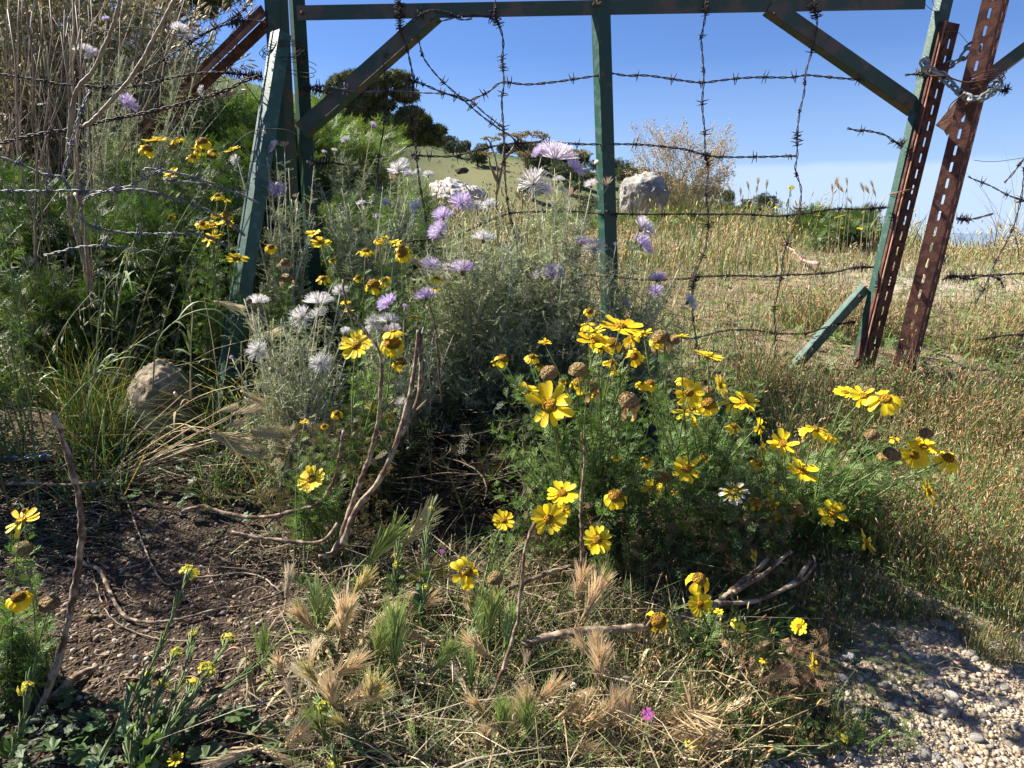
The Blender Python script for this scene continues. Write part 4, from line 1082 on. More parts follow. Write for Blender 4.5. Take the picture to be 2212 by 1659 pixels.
D('crown daisy behind the bare stems with a broad open head', (800, 1010), [
 (769, 746, 64, 'F', 1.4), (787, 738, 34, 'T'), (849, 717, 50, 'S'), (847, 742, 34, 'O'), (865, 784, 24, 'O'), (727, 893, 38, 'D'), (800, 877, 34, 'D'), (837, 900, 34, 'D'), (755, 672, 22, 'S'), (747, 652, 26, 'S')],
 (1.4, 1.65), 44, 26, shoot_box=(700, 860, 780, 1000), Yb=1.5)
D('bright green crown daisy between the hinge post and the lilac thistles', (850, 800), [
 (807, 616, 26, 'O'), (830, 605, 36, 'D'), (944, 603, 30, 'D'), (940, 624, 28, 'D'), (894, 686, 30, 'S'), (790, 543, 40, 'D'), (817, 520, 28, 'D'), (832, 513, 18, 'S'),
 (854, 523, 28, 'S'), (867, 534, 38, 'D'), (870, 548, 24, 'O'), (718, 562, 24, 'D'), (698, 602, 30, 'D'), (677, 504, 32, 'T'), (693, 524, 40, 'T'), (773, 600, 12, 'O')],
 (1.75, 2.05), 60, 26, leaf=(.03, .055), shoot_box=(740, 960, 590, 760), col=(.10, .17, .045), Yb=1.9)
D('crown daisy high on the left bank under the rusty brace', (400, 520), [
 (333, 304, 46, 'S'), (350, 300, 34, 'S'), (383, 301, 36, 'T'), (318, 323, 22, 'O'), (373, 318, 16, 'B'), (437, 308, 24, 'O'), (415, 321, 26, 'S'), (433, 326, 18, 'O'), (417, 339, 32, 'D'),
 (462, 327, 26, 'D'), (457, 338, 18, 'B'), (503, 323, 34, 'T'), (368, 378, 40, 'T', 2.2), (370, 470, 18, 'R')], (2.3, 2.6), 40, 26, leaf=(.03, .055), shoot_box=(300, 520, 350, 520), Yb=2.5)
D('crown daisy seen close along the left edge of the sunlit stay post', (470, 700), [
 (470, 423, 32, 'D'), (490, 434, 20, 'S'), (465, 463, 26, 'D'), (490, 464, 18, 'O'), (437, 484, 30, 'D'), (460, 488, 42, 'T'), (492, 483, 28, 'S'), (457, 512, 44, 'T'), (511, 560, 42, 'T')],
 (1.95, 2.2), 30, 26, leaf=(.025, .05), shoot_box=(380, 520, 480, 640), Yb=2.1)
D('crown daisy growing between stay post and hinge post', (610, 780), [(585, 534, 33, 'D'), (616, 568, 18, 'X'), (622, 603, 24, 'X'), (660, 650, 10, 'O')], (1.95, 2.1), 20, 26, shoot_box=(560, 700, 600, 760), Yb=2.05)
D('crown daisy at the bottom left corner with one open and one drooping head', (55, 1480), [
 (45, 1126, 74, 'T', .98), (40, 1291, 72, 'D', .9), (50, 1188, 36, 'B', .95), (107, 1308, 36, 'B', .92), (52, 1103, 10, 'O')], (.9, 1.0), 34, 26, leaf=(.02, .04), shoot_box=(-60, 110, 1280, 1480), Yb=.97)
D('small yellow daisies along the bottom left edge of the picture', (330, 1720), [(318, 1652, 40, 'T', .82), (380, 1640, 30, 'T', .82)], (.82, .84), 4, 12, leaf=(.01, .02), shoot_box=(300, 400, 1670, 1700), Yb=.83)
D('tiny low daisy lying in the barley near the bottom centre', (820, 1530), [(817, 1487, 34, 'R', .92)], (.9, .93), 4, 12, leaf=(.01, .02), shoot_box=(790, 850, 1490, 1530), Yb=.93)
# far yellow flowers of the dry field
far = [(2115, 821, 18, 2.4), (2130, 841, 20, 2.3), (2140, 852, 22, 2.3), (2208, 854, 22, 2.3), (2178, 776, 20, 2.6), (2170, 611, 12, 4.5), (1802, 780, 9, 2.7), (1782, 771, 8, 2.7),
       (1637, 744, 12, 2.9), (1903, 677, 10, 3.4), (1420, 560, 8, 5), (1500, 520, 8, 6), (1545, 505, 7, 6.5), (1600, 530, 7, 5.5), (1660, 560, 8, 5), (1470, 640, 9, 3.8), (1385, 690, 9, 3.2), (1960, 590, 10, 4.6), (2010, 620, 9, 4.2), (2060, 680, 10, 3.3), (1975, 700, 9, 3.1), (2090, 560, 9, 5.2), (2150, 560, 8, 5.5), (1720, 640, 8, 3.8), (1580, 700, 8, 3.2), (2148, 669, 10, 3.6), (1777, 816, 9, 2.5), (1557, 624, 8, 4.0), (2083, 613, 10, 4.4)]
for (px, py, sz, Yf), lb in zip(far, labels_for([('lone field daisy', f[0], f[1]) for f in far])):
    D(lb, (px, py + 60), [(px, py, sz, 'T', Yf)], (Yf, Yf), 0, 8, leaf=(.015, .03), Yb=Yf + .03)
D('clump of yellow daisies on the field skyline left of the latch post', (1830, 560), [(1808, 470, 12, 'S'), (1820, 466, 12, 'S'), (1836, 475, 11, 'S'), (1819, 490, 11, 'D'), (1857, 494, 12, 'S'), (1768, 466, 7, 'S'), (1783, 488, 7, 'S'), (1740, 532, 8, 'S'), (1800, 500, 7, 'S')],
 (4.6, 5.0), 40, 30, leaf=(.07, .13), shoot_box=(1740, 1880, 480, 560), col=(.11, .17, .05), Yb=5.0)

# --- milk-white and lilac thistles
def florets_mesh(seed, tip, inner, n=210, openness=1.0):
    r = np.random.default_rng(seed); mb = MB()
    q = np.sqrt(r.uniform(0.0, 1, n)); ph = r.uniform(0, 6.283, n)
    el = (1 - q ** 1.3) * 1.35 + .12; el = el + (1 - openness) * .6
    d = np.stack([np.cos(ph) * np.cos(el), np.sin(ph) * np.cos(el), np.sin(el)], -1)
    L = (.72 + .32 * q) * r.uniform(.8, 1.08, n)
    b = np.stack([np.cos(ph) * .10 * q, np.sin(ph) * .10 * q, np.full(n, .05)], -1)
    P = np.stack([b, b + d * (L * .55)[:, None], b + d * L[:, None] + np.array([0, 0, .03])], 1)
    W = np.stack([np.full(n, .008), np.full(n, .020), np.full(n, .024)], 1)
    c = np.array(inner)[None] * (1 - q[:, None]) + np.array(tip)[None] * q[:, None]
    side = nrm(np.cross(d, r.normal(size=(n, 3))))
    mb.ribbons(P, W, side, c * r.uniform(.85, 1.1, (n, 1)))
    # split tips
    e_ = P[:, 2]; V = []; 
    for k in (-1, 1):
        t = nrm(d + side * .35 * k); P2 = np.stack([e_, e_ + t * .13], 1); mb.ribbons(P2, np.tile([[.015, .003]], (n, 1)), side, c * 1.05)
    return mb.mesh('florets', M_floret)
LIL, WH = (.62, .50, .78), (.78, .76, .76)
FLO = {'L': [florets_mesh(s, (.66, .52, .82), (.74, .66, .80)) for s in (1, 2, 3)], 'W': [florets_mesh(s, (.82, .80, .82), (.66, .62, .56)) for s in (4, 5, 6)],
       'P': [florets_mesh(s, (.76, .68, .80), (.78, .74, .76)) for s in (7, 8)], 'N': [florets_mesh(s, (.55, .44, .32), (.50, .38, .24), 60, .5) for s in (9, 10)],
       'Z': [florets_mesh(11, (.62, .50, .70), (.5, .5, .45), 22, 0)]}
def involucre_mesh(name, dry):
    r = np.random.default_rng(3); V, F = ICO[2]; V = V * np.array([.20, .20, .26]) + np.array([0, 0, -.12]); mb = MB()
    base = (.22, .15, .08) if dry else (.15, .19, .09)
    mb.add(V, F, vary(base, len(F), .7, 1.3, .1, r))
    n = 46; ph = r.uniform(0, 6.28, n); z = r.uniform(-.34, .1, n); rad = .2 * np.sqrt(np.clip(1 - ((z + .12) / .27) ** 2, 0.05, 1))
    b = np.stack([np.cos(ph) * rad, np.sin(ph) * rad, z], -1); d = nrm(np.stack([np.cos(ph), np.sin(ph), r.uniform(.1, .8, n)], -1))
    P = np.stack([b, b + d * r.uniform(.10, .24, n)[:, None]], 1)
    mb.ribbons(P, np.tile([[.016, .001]], (n, 1)), nrm(np.cross(d, [0, 0, 1.0])), vary((.50, .45, .26) if not dry else (.45, .34, .2), n, .8, 1.2, .1, r))
    return mb.mesh(name, M_fuzz)
INV, INVD = involucre_mesh('flower_head', False), involucre_mesh('flower_head', True)
TFACE = {'L': (0, -.5, .8), 'P': (0, -.5, .8), 'W': (0, -.55, .8), 'N': (0, -.2, .9), 'Z': (0, -.2, 1)}
def thistle(label, base_px, heads, Y, nshoot, box, Yb, leafn=52, leaf=(.026, .072), col=(.40, .45, .23), col_st=(.58, .56, .43), base_r=.05):
    b0 = onground(at(base_px[0], base_px[1], Yb)); root = thing('thistle', label, 'thistle', b0)
    tips = []
    for hd in heads:
        px, py, sz, kd = hd[:4]; Yh = hd[4] if len(hd) > 4 else fr.uniform(*Y); p = at(px, py, Yh)
        w = sz / FOC * (Yh * CP + (CAMZ - p[2]) * SP); f = np.array(TFACE[kd[0]]) + fr.normal(0, .28, 3)
        if len(kd) > 1: f = {'r': np.array((.7, -.4, .6)), 'l': np.array((-.6, -.4, .7)), 'f': np.array((-.1, -.95, .3)), 'u': np.array((0, -.12, 1.))}[kd[1]] + fr.normal(0, .08, 3)
        h = link('flower_head', INVD if kd[0] == 'N' else INV, root); rad = w / 1.85; set_frame(h, p, f, rad, fr.uniform(0, 6), b0)
        v = FLO[kd[0]]; link('florets', v[int(fr.integers(len(v)))], h)
        tips.append(p - nrm(f) * rad * .34)
    n0 = len(tips); n = nshoot; x0, x1, y0, y1 = box
    T = at(R_(x0, x1, n), R_(y0, y1, n), R_(Y[0], Y[1], n)); T[:, 2] = np.maximum(T[:, 2], gz(T[:, 0], T[:, 1]) + .03)
    tips = np.concatenate([np.array(tips).reshape(-1, 3), T]); N = len(tips)
    B = b0[None] + np.stack([R_(-base_r, base_r, N), R_(-base_r, base_r, N), np.full(N, -.01)], -1)
    # lower part shared, upper part branching
    P = bez(B, tips, .12, .07, 10)
    st, lf = MB(), MB()
    st.tubes(P - b0, np.linspace(.0032, .0011, 10)[None] * R_(.7, 1.1, (N, 1)), 5, vary(col_st, N, .7, 1.15, .06))
    # small side twigs
    pos, tan, idx, t = along(P, 4, .35, .92); e_ = pos + nrm(tan * .8 + nrm(rng.normal(size=pos.shape))) * R_(.03, .09, (len(pos), 1))
    P3 = bez(pos, e_, .1, .05, 5); st.tubes(P3 - b0, np.tile(np.linspace(.0013, .0006, 5), (len(P3), 1)), 3, vary(col_st, len(P3), .6, 1.1, .06))
    dress(lf, P - b0, leafn, T_THIS, leaf, col, .18, .97, spread=1.0, fwd_=.55, hue=.08)
    dress(lf, P3 - b0, 10, T_THIS, (leaf[0] * .7, leaf[1] * .7), col, .2, 1.0, hue=.08)
    # buds
    nb = max(3, N // 4); bi = rng.integers(len(e_), size=nb); V, F = ICO[1]
    lf.inst((V, F), frames(nrm(rng.normal(size=(nb, 3))), scale=R_(.004, .008, nb)), e_[bi] - b0, vary((.22, .24, .13), nb))
    st.build('stems', M_fuzz, root, True); tag(lf.build('leaves', M_fuzz, root), kind='stuff')
    return root
thistle('tallest thistle, its pale lilac and white heads against the sky beside the centre post', (1190, 800), [
 (1200, 345, 78, 'Pu', 2.0), (1167, 331, 32, 'Ll', 2.0), (1238, 366, 40, 'Lr', 2.0), (1152, 397, 56, 'Wf', 1.98), (1206, 391, 24, 'Wu'), (1180, 410, 26, 'P'), (1310, 400, 32, 'N'), (1277, 401, 28, 'W'),
 (1234, 420, 30, 'N'), (1215, 412, 18, 'W'), (1254, 527, 36, 'Lu'), (1284, 540, 46, 'W'), (1230, 608, 16, 'N'), (1110, 608, 34, 'L'), (1170, 597, 38, 'W'), (1194, 593, 42, 'L'), (1097, 560, 32, 'W'), (1090, 549, 34, 'W'), (1219, 721, 28, 'L'), (1140, 700, 14, 'N')],
 (1.85, 2.2), 95, (1030, 1330, 430, 800), 2.05)
thistle('thistle with two lilac heads one above the other, left of the hanging wire', (1020, 810), [
 (957, 469, 40, 'L', 2.0), (950, 502, 44, 'L', 2.0), (1044, 518, 42, 'Wu'), (997, 441, 46, 'L'), (1030, 448, 26, 'W'), (1057, 445, 30, 'W'), (999, 586, 50, 'Lu', 1.85), (964, 586, 36, 'Z'), (930, 577, 38, 'L', 1.85), (904, 572, 26, 'N'), (965, 585, 30, 'W'),
 (920, 643, 42, 'Lu', 1.75), (1034, 480, 14, 'N'), (1040, 550, 20, 'N'), (902, 447, 30, 'P')],
 (1.8, 2.15), 95, (880, 1120, 470, 840), 2.0)
thistle('lilac thistle leaning right of the foot of the centre post', (1340, 840), [
 (1387, 494, 46, 'Pr'), (1384, 530, 46, 'Lr'), (1420, 604, 34, 'Lu'), (1417, 631, 30, 'L'), (1347, 656, 30, 'Lr'), (1487, 653, 34, 'Wr'), (1450, 610, 18, 'N'), (1440, 650, 18, 'N'), (1405, 673, 14, 'N'), (1330, 530, 14, 'Z')],
 (1.9, 2.15), 30, (1300, 1480, 560, 800), 2.05)
thistle('white thistle with spiky heads right of the stay post', (650, 960), [
 (557, 655, 40, 'Wu', 1.6), (653, 687, 46, 'Wf', 1.6), (688, 656, 52, 'Wu', 1.6), (690, 680, 34, 'W', 1.6), (557, 757, 40, 'Wf', 1.5), (693, 784, 42, 'Wf', 1.5), (735, 630, 30, 'W'), (747, 716, 20, 'W'), (700, 634, 8, 'L'), (500, 772, 8, 'L')],
 (1.5, 1.7), 70, (520, 760, 640, 960), 1.62, leaf=(.018, .042))
thistle('white and lilac thistle standing behind the forked bare stems', (850, 930), [
 (840, 657, 42, 'Ll'), (809, 700, 36, 'Wf'), (839, 695, 40, 'Wu'), (847, 715, 34, 'P'), (817, 754, 26, 'P'), (877, 804, 24, 'W'), (870, 835, 26, 'W'), (868, 874, 30, 'W'), (874, 662, 10, 'L')],
 (1.6, 1.8), 50, (780, 980, 680, 920), 1.72, leaf=(.018, .042))
thistle('thistle with a pinkish white cluster left of the whitish boulder', (870, 640), [
 (862, 370, 42, 'W'), (870, 354, 24, 'W'), (880, 378, 24, 'P'), (850, 470, 20, 'P'), (903, 372, 16, 'W'), (925, 380, 22, 'W'), (845, 386, 20, 'N')], (2.9, 3.2), 40, (800, 940, 380, 620), 3.1, leaf=(.03, .07))
thistle('bushy pale thistle, mostly in bud, between the hinge post and the two lilac heads', (820, 760), [(780, 440, 16, 'P'), (735, 452, 16, 'N'), (815, 470, 18, 'W'), (770, 500, 15, 'N'), (832, 440, 16, 'L'), (720, 480, 14, 'Z')], (2.2, 2.6), 80, (690, 900, 400, 640), 2.4, leaf=(.028, .065))
thistle('thistle with small lilac heads just right of the hinge post', (760, 600), [(772, 368, 18, 'L'), (756, 374, 20, 'P'), (805, 271, 15, 'L'), (747, 304, 20, 'W'), (700, 330, 12, 'P'), (722, 326, 12, 'W'), (690, 404, 18, 'N'), (686, 436, 9, 'L'), (703, 437, 9, 'W')], (3.2, 3.7), 40, (700, 840, 320, 560), 3.4, leaf=(.035, .08))
thistle('pale spiny thistle between the stay post and the hinge post', (600, 700), [(592, 321, 30, 'Pl', 2.2), (614, 317, 22, 'N', 2.2), (600, 410, 32, 'Lf', 2.15), (510, 345, 20, 'W'), (640, 425, 14, 'N')], (2.15, 2.3), 34, (560, 690, 340, 680), 2.2, leaf=(.022, .055))
thistle('tall thistle with a white twin head in the top left thicket', (200, 420), [(180, 110, 32, 'W', 2.5), (200, 119, 26, 'P', 2.5), (273, 225, 38, 'Lr', 2.3), (387, 67, 34, 'Wu', 2.5), (410, 86, 22, 'W', 2.5), (229, 42, 14, 'L', 2.5), (432, 110, 14, 'Z'), (537, 170, 20, 'W'), (437, 196, 20, 'W')], (2.4, 2.7), 30, (180, 460, 90, 420), 2.6, leaf=(.03, .07))

# --- a pink campion and a few tiny flowers
def simple_flower(name, label, cat, base_px, pos_px, Y, size, n, pcol, ccol, notch=True, Yb=None, lw=.30):
    p = at(pos_px[0], pos_px[1], Y); b0 = onground(at(base_px[0], base_px[1], Yb or Y + .02)); root = thing(name, label, cat, b0)
    MB().tubes(bez(b0[None], p[None], .1, .05, 8) - b0, np.linspace(.0012, .0008, 8)[None], 4, (.14, .18, .07)).build('stem', M_stem, root)
    h = MB(); h.tubes(np.array([[(0, 0, -.5), (0, 0, 0)]]), np.array([[.10, .14]]), 8, (.25, .16, .15)); h.inst(ICO[1], np.eye(3)[None] * .11, np.zeros((1, 3)), ccol)
    hd = h.build('flower_head', M_stem, root); set_frame(hd, p, (0, -.75, .65), size / 2 / FOC * Y * 1.02, .3, b0)
    V = np.array([(.08, -.04, 0), (.08, .04, 0), (.6, -lw * .6, .05), (.6, lw * .6, .05), (1, -lw * .55, .02), (1, lw * .55, .02), (.82, 0, .03)]); F1 = np.array([(0, 2, 3, 1)]); F2 = np.array([(2, 4, 6), (2, 6, 3), (3, 6, 5)])
    pm = MB().add(V, F1, pcol); pm.add(V, F2, pcol); me = pm.mesh('petal', M_petal)
    for i in range(n):
        o = link('petal', me, hd); o.rotation_euler = (0, fr.normal(0, .1), i / n * 6.283)
simple_flower('campion', 'bright pink campion flower with split petals among the dry barley', 'flower', (1405, 1590), (1400, 1543), .83, 34, 5, (.86, .20, .62), (.8, .6, .75), lw=.55)
simple_flower('campion', 'tiny purple flower near the dark hollow above the fly daisy', 'flower', (955, 1240), (955, 1191), 1.12, 13, 5, (.42, .10, .40), (.5, .3, .5), lw=.6)
simple_flower('campion', 'tiny magenta flower at far right in the dry field', 'flower', (2118, 850), (2117, 812), 2.3, 9, 5, (.50, .04, .18), (.5, .1, .3), lw=.6)

# --- mustard plants: hairy stems with pale yellow clusters
def cluster_mesh(seed, k=13):
    r = np.random.default_rng(seed); mb = MB(); n = k
    d = nrm(r.normal(size=(n, 3)) * [1, 1, .45] + [0, 0, .6]); c = d * r.uniform(.45, .9, (n, 1))
    V = np.array([(0, 0, 0), (.25, -.16, .08), (.42, 0, .04), (.25, .16, .08)]); F = np.array([(0, 1, 2, 3)])
    for q in range(4):
        Rm = frames(nrm(np.cross(d, r.normal(size=(n, 3)))), up=d, scale=np.full(n, 1.0)); a = q * math.pi / 2
        x = Rm[:, :, 0] * math.cos(a) + Rm[:, :, 1] * math.sin(a); mb.inst((V, F), frames(x, up=d), c, vary((.80, .74, .10), n, .85, 1.1, .04, r))
    mb.inst(ICO[1], np.tile(np.eye(3) * .16, (6, 1, 1)), np.stack([r.uniform(-.4, .4, 6), r.uniform(-.4, .4, 6), r.uniform(-.3, .3, 6)], -1), (.45, .48, .12))
    return mb.mesh('flower_cluster', M_petal)
CLU = [cluster_mesh(s) for s in (1, 2, 3)]
def mustard(label, base_px, stems, Yb, pods=True):
    """stems: list of (px path..., cluster width, Y at the tip)"""
    b0 = onground(at(base_px[0], base_px[1], Yb)); root = thing('mustard_plant', label, 'wildflower', b0); sm, lf = MB(), MB()
    for path, w, Yt in stems:
        n = len(path); Ys = np.linspace(Yb, Yt, n); P = np.array([at(p[0], p[1], y) for p, y in zip(path, Ys)]); P[:, 2] = np.maximum(P[:, 2], gz(P[:, 0], P[:, 1]) + .008)
        P = resample(P, .01); k = len(P); L = k * .01
        rr_ = np.linspace(.0022, .0010, k) * (1 + .35 * np.sin(np.arange(k) * 1.9) * 1)
        sm.tubes((P - b0)[None], rr_[None], 6, (.20, .25, .11))
        m_ = int(L * 260) + 4; idx = rng.integers(int(k * .12), k, m_); tan = nrm(np.gradient(P, axis=0))[idx]
        d = nrm(tan * 1.1 + nrm(rng.normal(size=(m_, 3))) * .35); pos = P[idx]
        PP = np.stack([pos, pos + d * R_(.010, .020, (m_, 1)), pos + d * R_(.020, .030, (m_, 1))], 1)
        sm.tubes(PP - b0, np.tile([[.0010, .0013, .0004]], (m_, 1)), 4, vary((.20, .27, .11), m_, .75, 1.25))
        if w:
            h = link('flower_cluster', CLU[int(fr.integers(3))], root); set_frame(h, P[-1], tan[-1] * .4 + np.array([0, -.3, 1]), w / 2 / FOC * Yt * 1.2, fr.uniform(0, 6), b0)
        dress(lf, (P - b0)[None], 5, T_LOBE, (.012, .028), (.10, .15, .055), .0, .4, up=-.1)
    n = 6; d = nrm(np.stack([rng.normal(size=n), rng.normal(size=n), R_(.0, .4, n)], -1))
    lf.inst(T_LOBE[0], frames(d, scale=R_(.015, .035, n)), np.tile([[0, 0, .012]], (n, 1)), vary((.10, .14, .05), n))
    sm.build('stems', M_fuzz, root, True); lf.build('leaves', M_leaf, root)
mustard('tall hairy mustard stem with a flat pale yellow cluster at lower left', (215, 1640), [([(215, 1640), (240, 1590), (290, 1510), (345, 1400), (380, 1310), (400, 1255), (407, 1238)], 42, .98)], .85)
mustard('leaning mustard at bottom left with several small yellow clusters', (300, 1700), [
 ([(300, 1700), (350, 1640), (385, 1570), (420, 1500), (445, 1452)], 44, .95), ([(300, 1700), (330, 1600), (370, 1520), (400, 1440), (418, 1372)], 24, 1.05),
 ([(310, 1690), (350, 1590), (430, 1480), (470, 1420), (493, 1380)], 30, 1.05), ([(300, 1690), (320, 1580), (350, 1490), (365, 1440), (380, 1412)], 28, 1.0), ([(300, 1690), (300, 1600), (320, 1520), (353, 1480)], 32, .95),
 ([(300, 1690), (290, 1600), (310, 1500), (325, 1458)], 26, .97), ([(300, 1690), (370, 1560), (400, 1510), (415, 1480)], 34, .95), ([(290, 1690), (270, 1570), (278, 1500), (283, 1484)], 20, .93)], .80)
mustard('flowerless mustard spike bending far right over the bare soil', (290, 1680), [([(290, 1680), (330, 1630), (380, 1570), (430, 1535), (480, 1490), (530, 1455), (570, 1425)], 0, .98)], .82)
mustard('mustard in the bottom left corner with greenish yellow buds', (20, 1640), [([(20, 1640), (40, 1590), (52, 1540), (57, 1488)], 36, .86)], .84)
mustard('mustard sprig bending over dry grass near the bottom centre', (790, 1640), [([(790, 1640), (760, 1590), (725, 1550), (700, 1527)], 28, .88)], .84)
mustard('mustard head on the bottom edge left of centre', (740, 1690), [([(740, 1690), (730, 1665), (723, 1648)], 34, .8)], .8)
mustard('hairy mustard arm reaching right along the bottom to a pale cluster', (1480, 1625), [([(1480, 1620), (1560, 1640), (1650, 1640), (1740, 1625), (1800, 1605), (1818, 1595)], 28, .88)], .86)
mustard('mustard cluster like a small yellow star on the bottom edge right of the barley', (1520, 1680), [([(1520, 1680), (1505, 1640), (1497, 1608)], 38, .84)], .83)
mustard('mustard cluster in shade below the thick fallen branch', (1570, 1460), [([(1570, 1460), (1585, 1400), (1595, 1353)], 38, .98)], 1.0)
mustard('slender mustard rising left of the fly daisy', (905, 1330), [([(905, 1330), (918, 1250), (922, 1170), (932, 1100)], 14, 1.1), ([(905, 1330), (915, 1300), (922, 1270)], 20, 1.04)], 1.04)
mustard('little twin clusters of pale mustard by the dark hollow', (850, 1290), [([(850, 1290), (856, 1240), (858, 1220)], 20, 1.06), ([(850, 1290), (862, 1230), (859, 1199)], 18, 1.07)], 1.06)
mustard('stout yellow-green spiny plant on the field skyline, left of the clump of daisies', (1690, 520), [([(1700, 530), (1698, 490), (1703, 440), (1708, 408)], 14, 4.6), ([(1700, 530), (1680, 480), (1678, 450)], 10, 4.6)], 4.6)
# ================================================================== wild barley, sticks, grasses, stones
def ear_mesh(name, col, acol, seed, fan=.35, n=30, awn=.75):
    """a bristly barley ear along +Z, length 1 with its awns"""
    r = np.random.default_rng(seed); mb = MB()
    z = np.linspace(0, .5, n); ph = np.arange(n) * 2.4
    d = nrm(np.stack([np.cos(ph) * .35, np.sin(ph) * .2, np.full(n, 1.0)], -1)); b = np.stack([.012 * np.cos(ph), .012 * np.sin(ph), z], -1)
    mb.tubes(np.stack([b, b + d * .045, b + d * .11], 1), np.tile([[.006, .022, .004]], (n, 1)), 4, vary(col, n, .8, 1.2, .06, r))
    m = int(n * (2.0 if awn > .8 else 2.6)); ph = r.uniform(0, 6.28, m); zb = r.uniform(.03, .5, m); sp = fan * r.uniform(.35, 1.0, m)
    d = nrm(np.stack([np.cos(ph) * sp, np.sin(ph) * sp * .6, np.full(m, 1.0)], -1)); b = np.stack([.01 * np.cos(ph), .01 * np.sin(ph), zb], -1)
    L = awn * r.uniform(.5, .75, m) * (1 - .3 * zb); P = np.stack([b, b + d * (L * .5)[:, None], b + d * L[:, None] + np.stack([np.cos(ph) * sp * .08, np.sin(ph) * sp * .05, 0 * ph], -1)], 1)
    mb.ribbons(P, np.tile([[.011, .009, .004]], (m, 1)), nrm(np.cross(d, [.1, -1, .1])), vary(acol, m, .75, 1.25, .06, r))
    return mb.mesh(name, M_dry)
EAR = {'g': [ear_mesh('ear', (.20, .31, .06), (.34, .43, .13), s, .42) for s in (1, 2)], 'y': [ear_mesh('ear', (.42, .40, .13), (.58, .50, .23), s, .45) for s in (3, 4)],
       't': [ear_mesh('ear', (.62, .46, .25), (.76, .60, .37), s, .46) for s in (5, 6)], 'p': [ear_mesh('ear', (.55, .44, .26), (.72, .62, .42), s, .30, awn=.9) for s in (7, 8)]}
EC = {'g': 'green', 'y': 'yellow-green', 't': 'tan', 'p': 'pale straw'}
# (x0, y0) foot of the ear, (x1, y1) tip, colour, distance
ears = [(787, 1228, 857, 1140, 'g'), (860, 1186, 926, 1108, 'y'), (874, 1243, 970, 1228, 'y'), (874, 1245, 946, 1282, 'y'), (757, 1293, 796, 1243, 'y'), (790, 1309, 880, 1290, 'p'),
 (860, 1335, 930, 1294, 't'), (940, 1391, 842, 1350, 't'), (812, 1425, 826, 1360, 'g'), (850, 1442, 854, 1318, 'g'), (1044, 1395, 1042, 1310, 'g'), (1056, 1375, 1062, 1290, 'g'), (1090, 1406, 1108, 1318, 'g'),
 (1062, 1425, 1010, 1380, 't'), (1017, 1485, 1016, 1414, 'g'), (1080, 1325, 1072, 1266, 't'), (1257, 1346, 1300, 1256, 't'), (1287, 1428, 1248, 1380, 't'), (1290, 1420, 1290, 1370, 't'), (1197, 1556, 1254, 1514, 't'),
 (1090, 1600, 1122, 1514, 't'), (1140, 1592, 1137, 1524, 'g'), (1054, 1549, 1018, 1512, 't'), (1086, 1580, 1086, 1520, 'g'), (1270, 1579, 1286, 1551, 'y'), (1133, 1445, 1138, 1414, 't'),
 (1370, 1608, 1466, 1547, 't'), (1310, 1628, 1408, 1584, 't'), (1404, 1429, 1476, 1482, 'p'), (1417, 1490, 1480, 1525, 'p'), (1190, 1640, 1280, 1625, 't'), (1060, 1640, 1050, 1590, 't'), (1360, 1570, 1350, 1500, 't'), (1405, 1650, 1470, 1590, 't'),
 (617, 1295, 624, 1236, 'p'), (663, 1341, 640, 1304, 'g'), (687, 1348, 680, 1266, 'g'), (693, 1341, 715, 1280, 'g'), (677, 1361, 632, 1317, 't'), (567, 1415, 567, 1367, 'g'), (533, 1426, 549, 1541, 'p'), (613, 1461, 599, 1424, 't'), (630, 1510, 624, 1470, 't'),
 (683, 1486, 641, 1595, 't'), (575, 1665, 490, 1640, 'p'), (560, 1690, 590, 1630, 'p'), (460, 650, 534, 672, 'p'), (537, 735, 614, 716, 'p'), (540, 728, 552, 678, 't'), (518, 843, 575, 875, 'p'), (480, 925, 538, 905, 'p'), (450, 934, 552, 958, 'p'), (455, 940, 548, 985, 'p'), (700, 1370, 740, 1330, 'y'),
 (1150, 1010, 1135, 1085, 't'), (1640, 1475, 1700, 1445, 't'), (1560, 1545, 1600, 1520, 't'), (1700, 560 + 530, 1660, 1075, 't')]
xr = np.random.default_rng(88)
for _ in range(46):
    x = xr.uniform(600, 1520); y = xr.uniform(1290, 1640); 
    if (x > 1120 and 1320 < y < 1450) or math.hypot(x - 1400, y - 1530) < 70 or x < 640 + (1500 - y) * .25 or (abs(x - 1009) < 50 and y < 1330): continue
    L_ = xr.uniform(45, 78); q = xr.normal(0, .75); ears.append((x, y, x + L_ * math.sin(q), y - L_ * math.cos(q), xr.choice(list('ggyttp'))))
desc = [('drooping ' if (e[3] - e[1]) > 20 else '') + EC[e[4]] + ' barley ear' for e in ears]
ear_labels = labels_for([(d, e[2], e[3]) for d, e in zip(desc, ears)])
GRP_B = 'wild barley ears standing in the foreground'
er = np.random.default_rng(9)
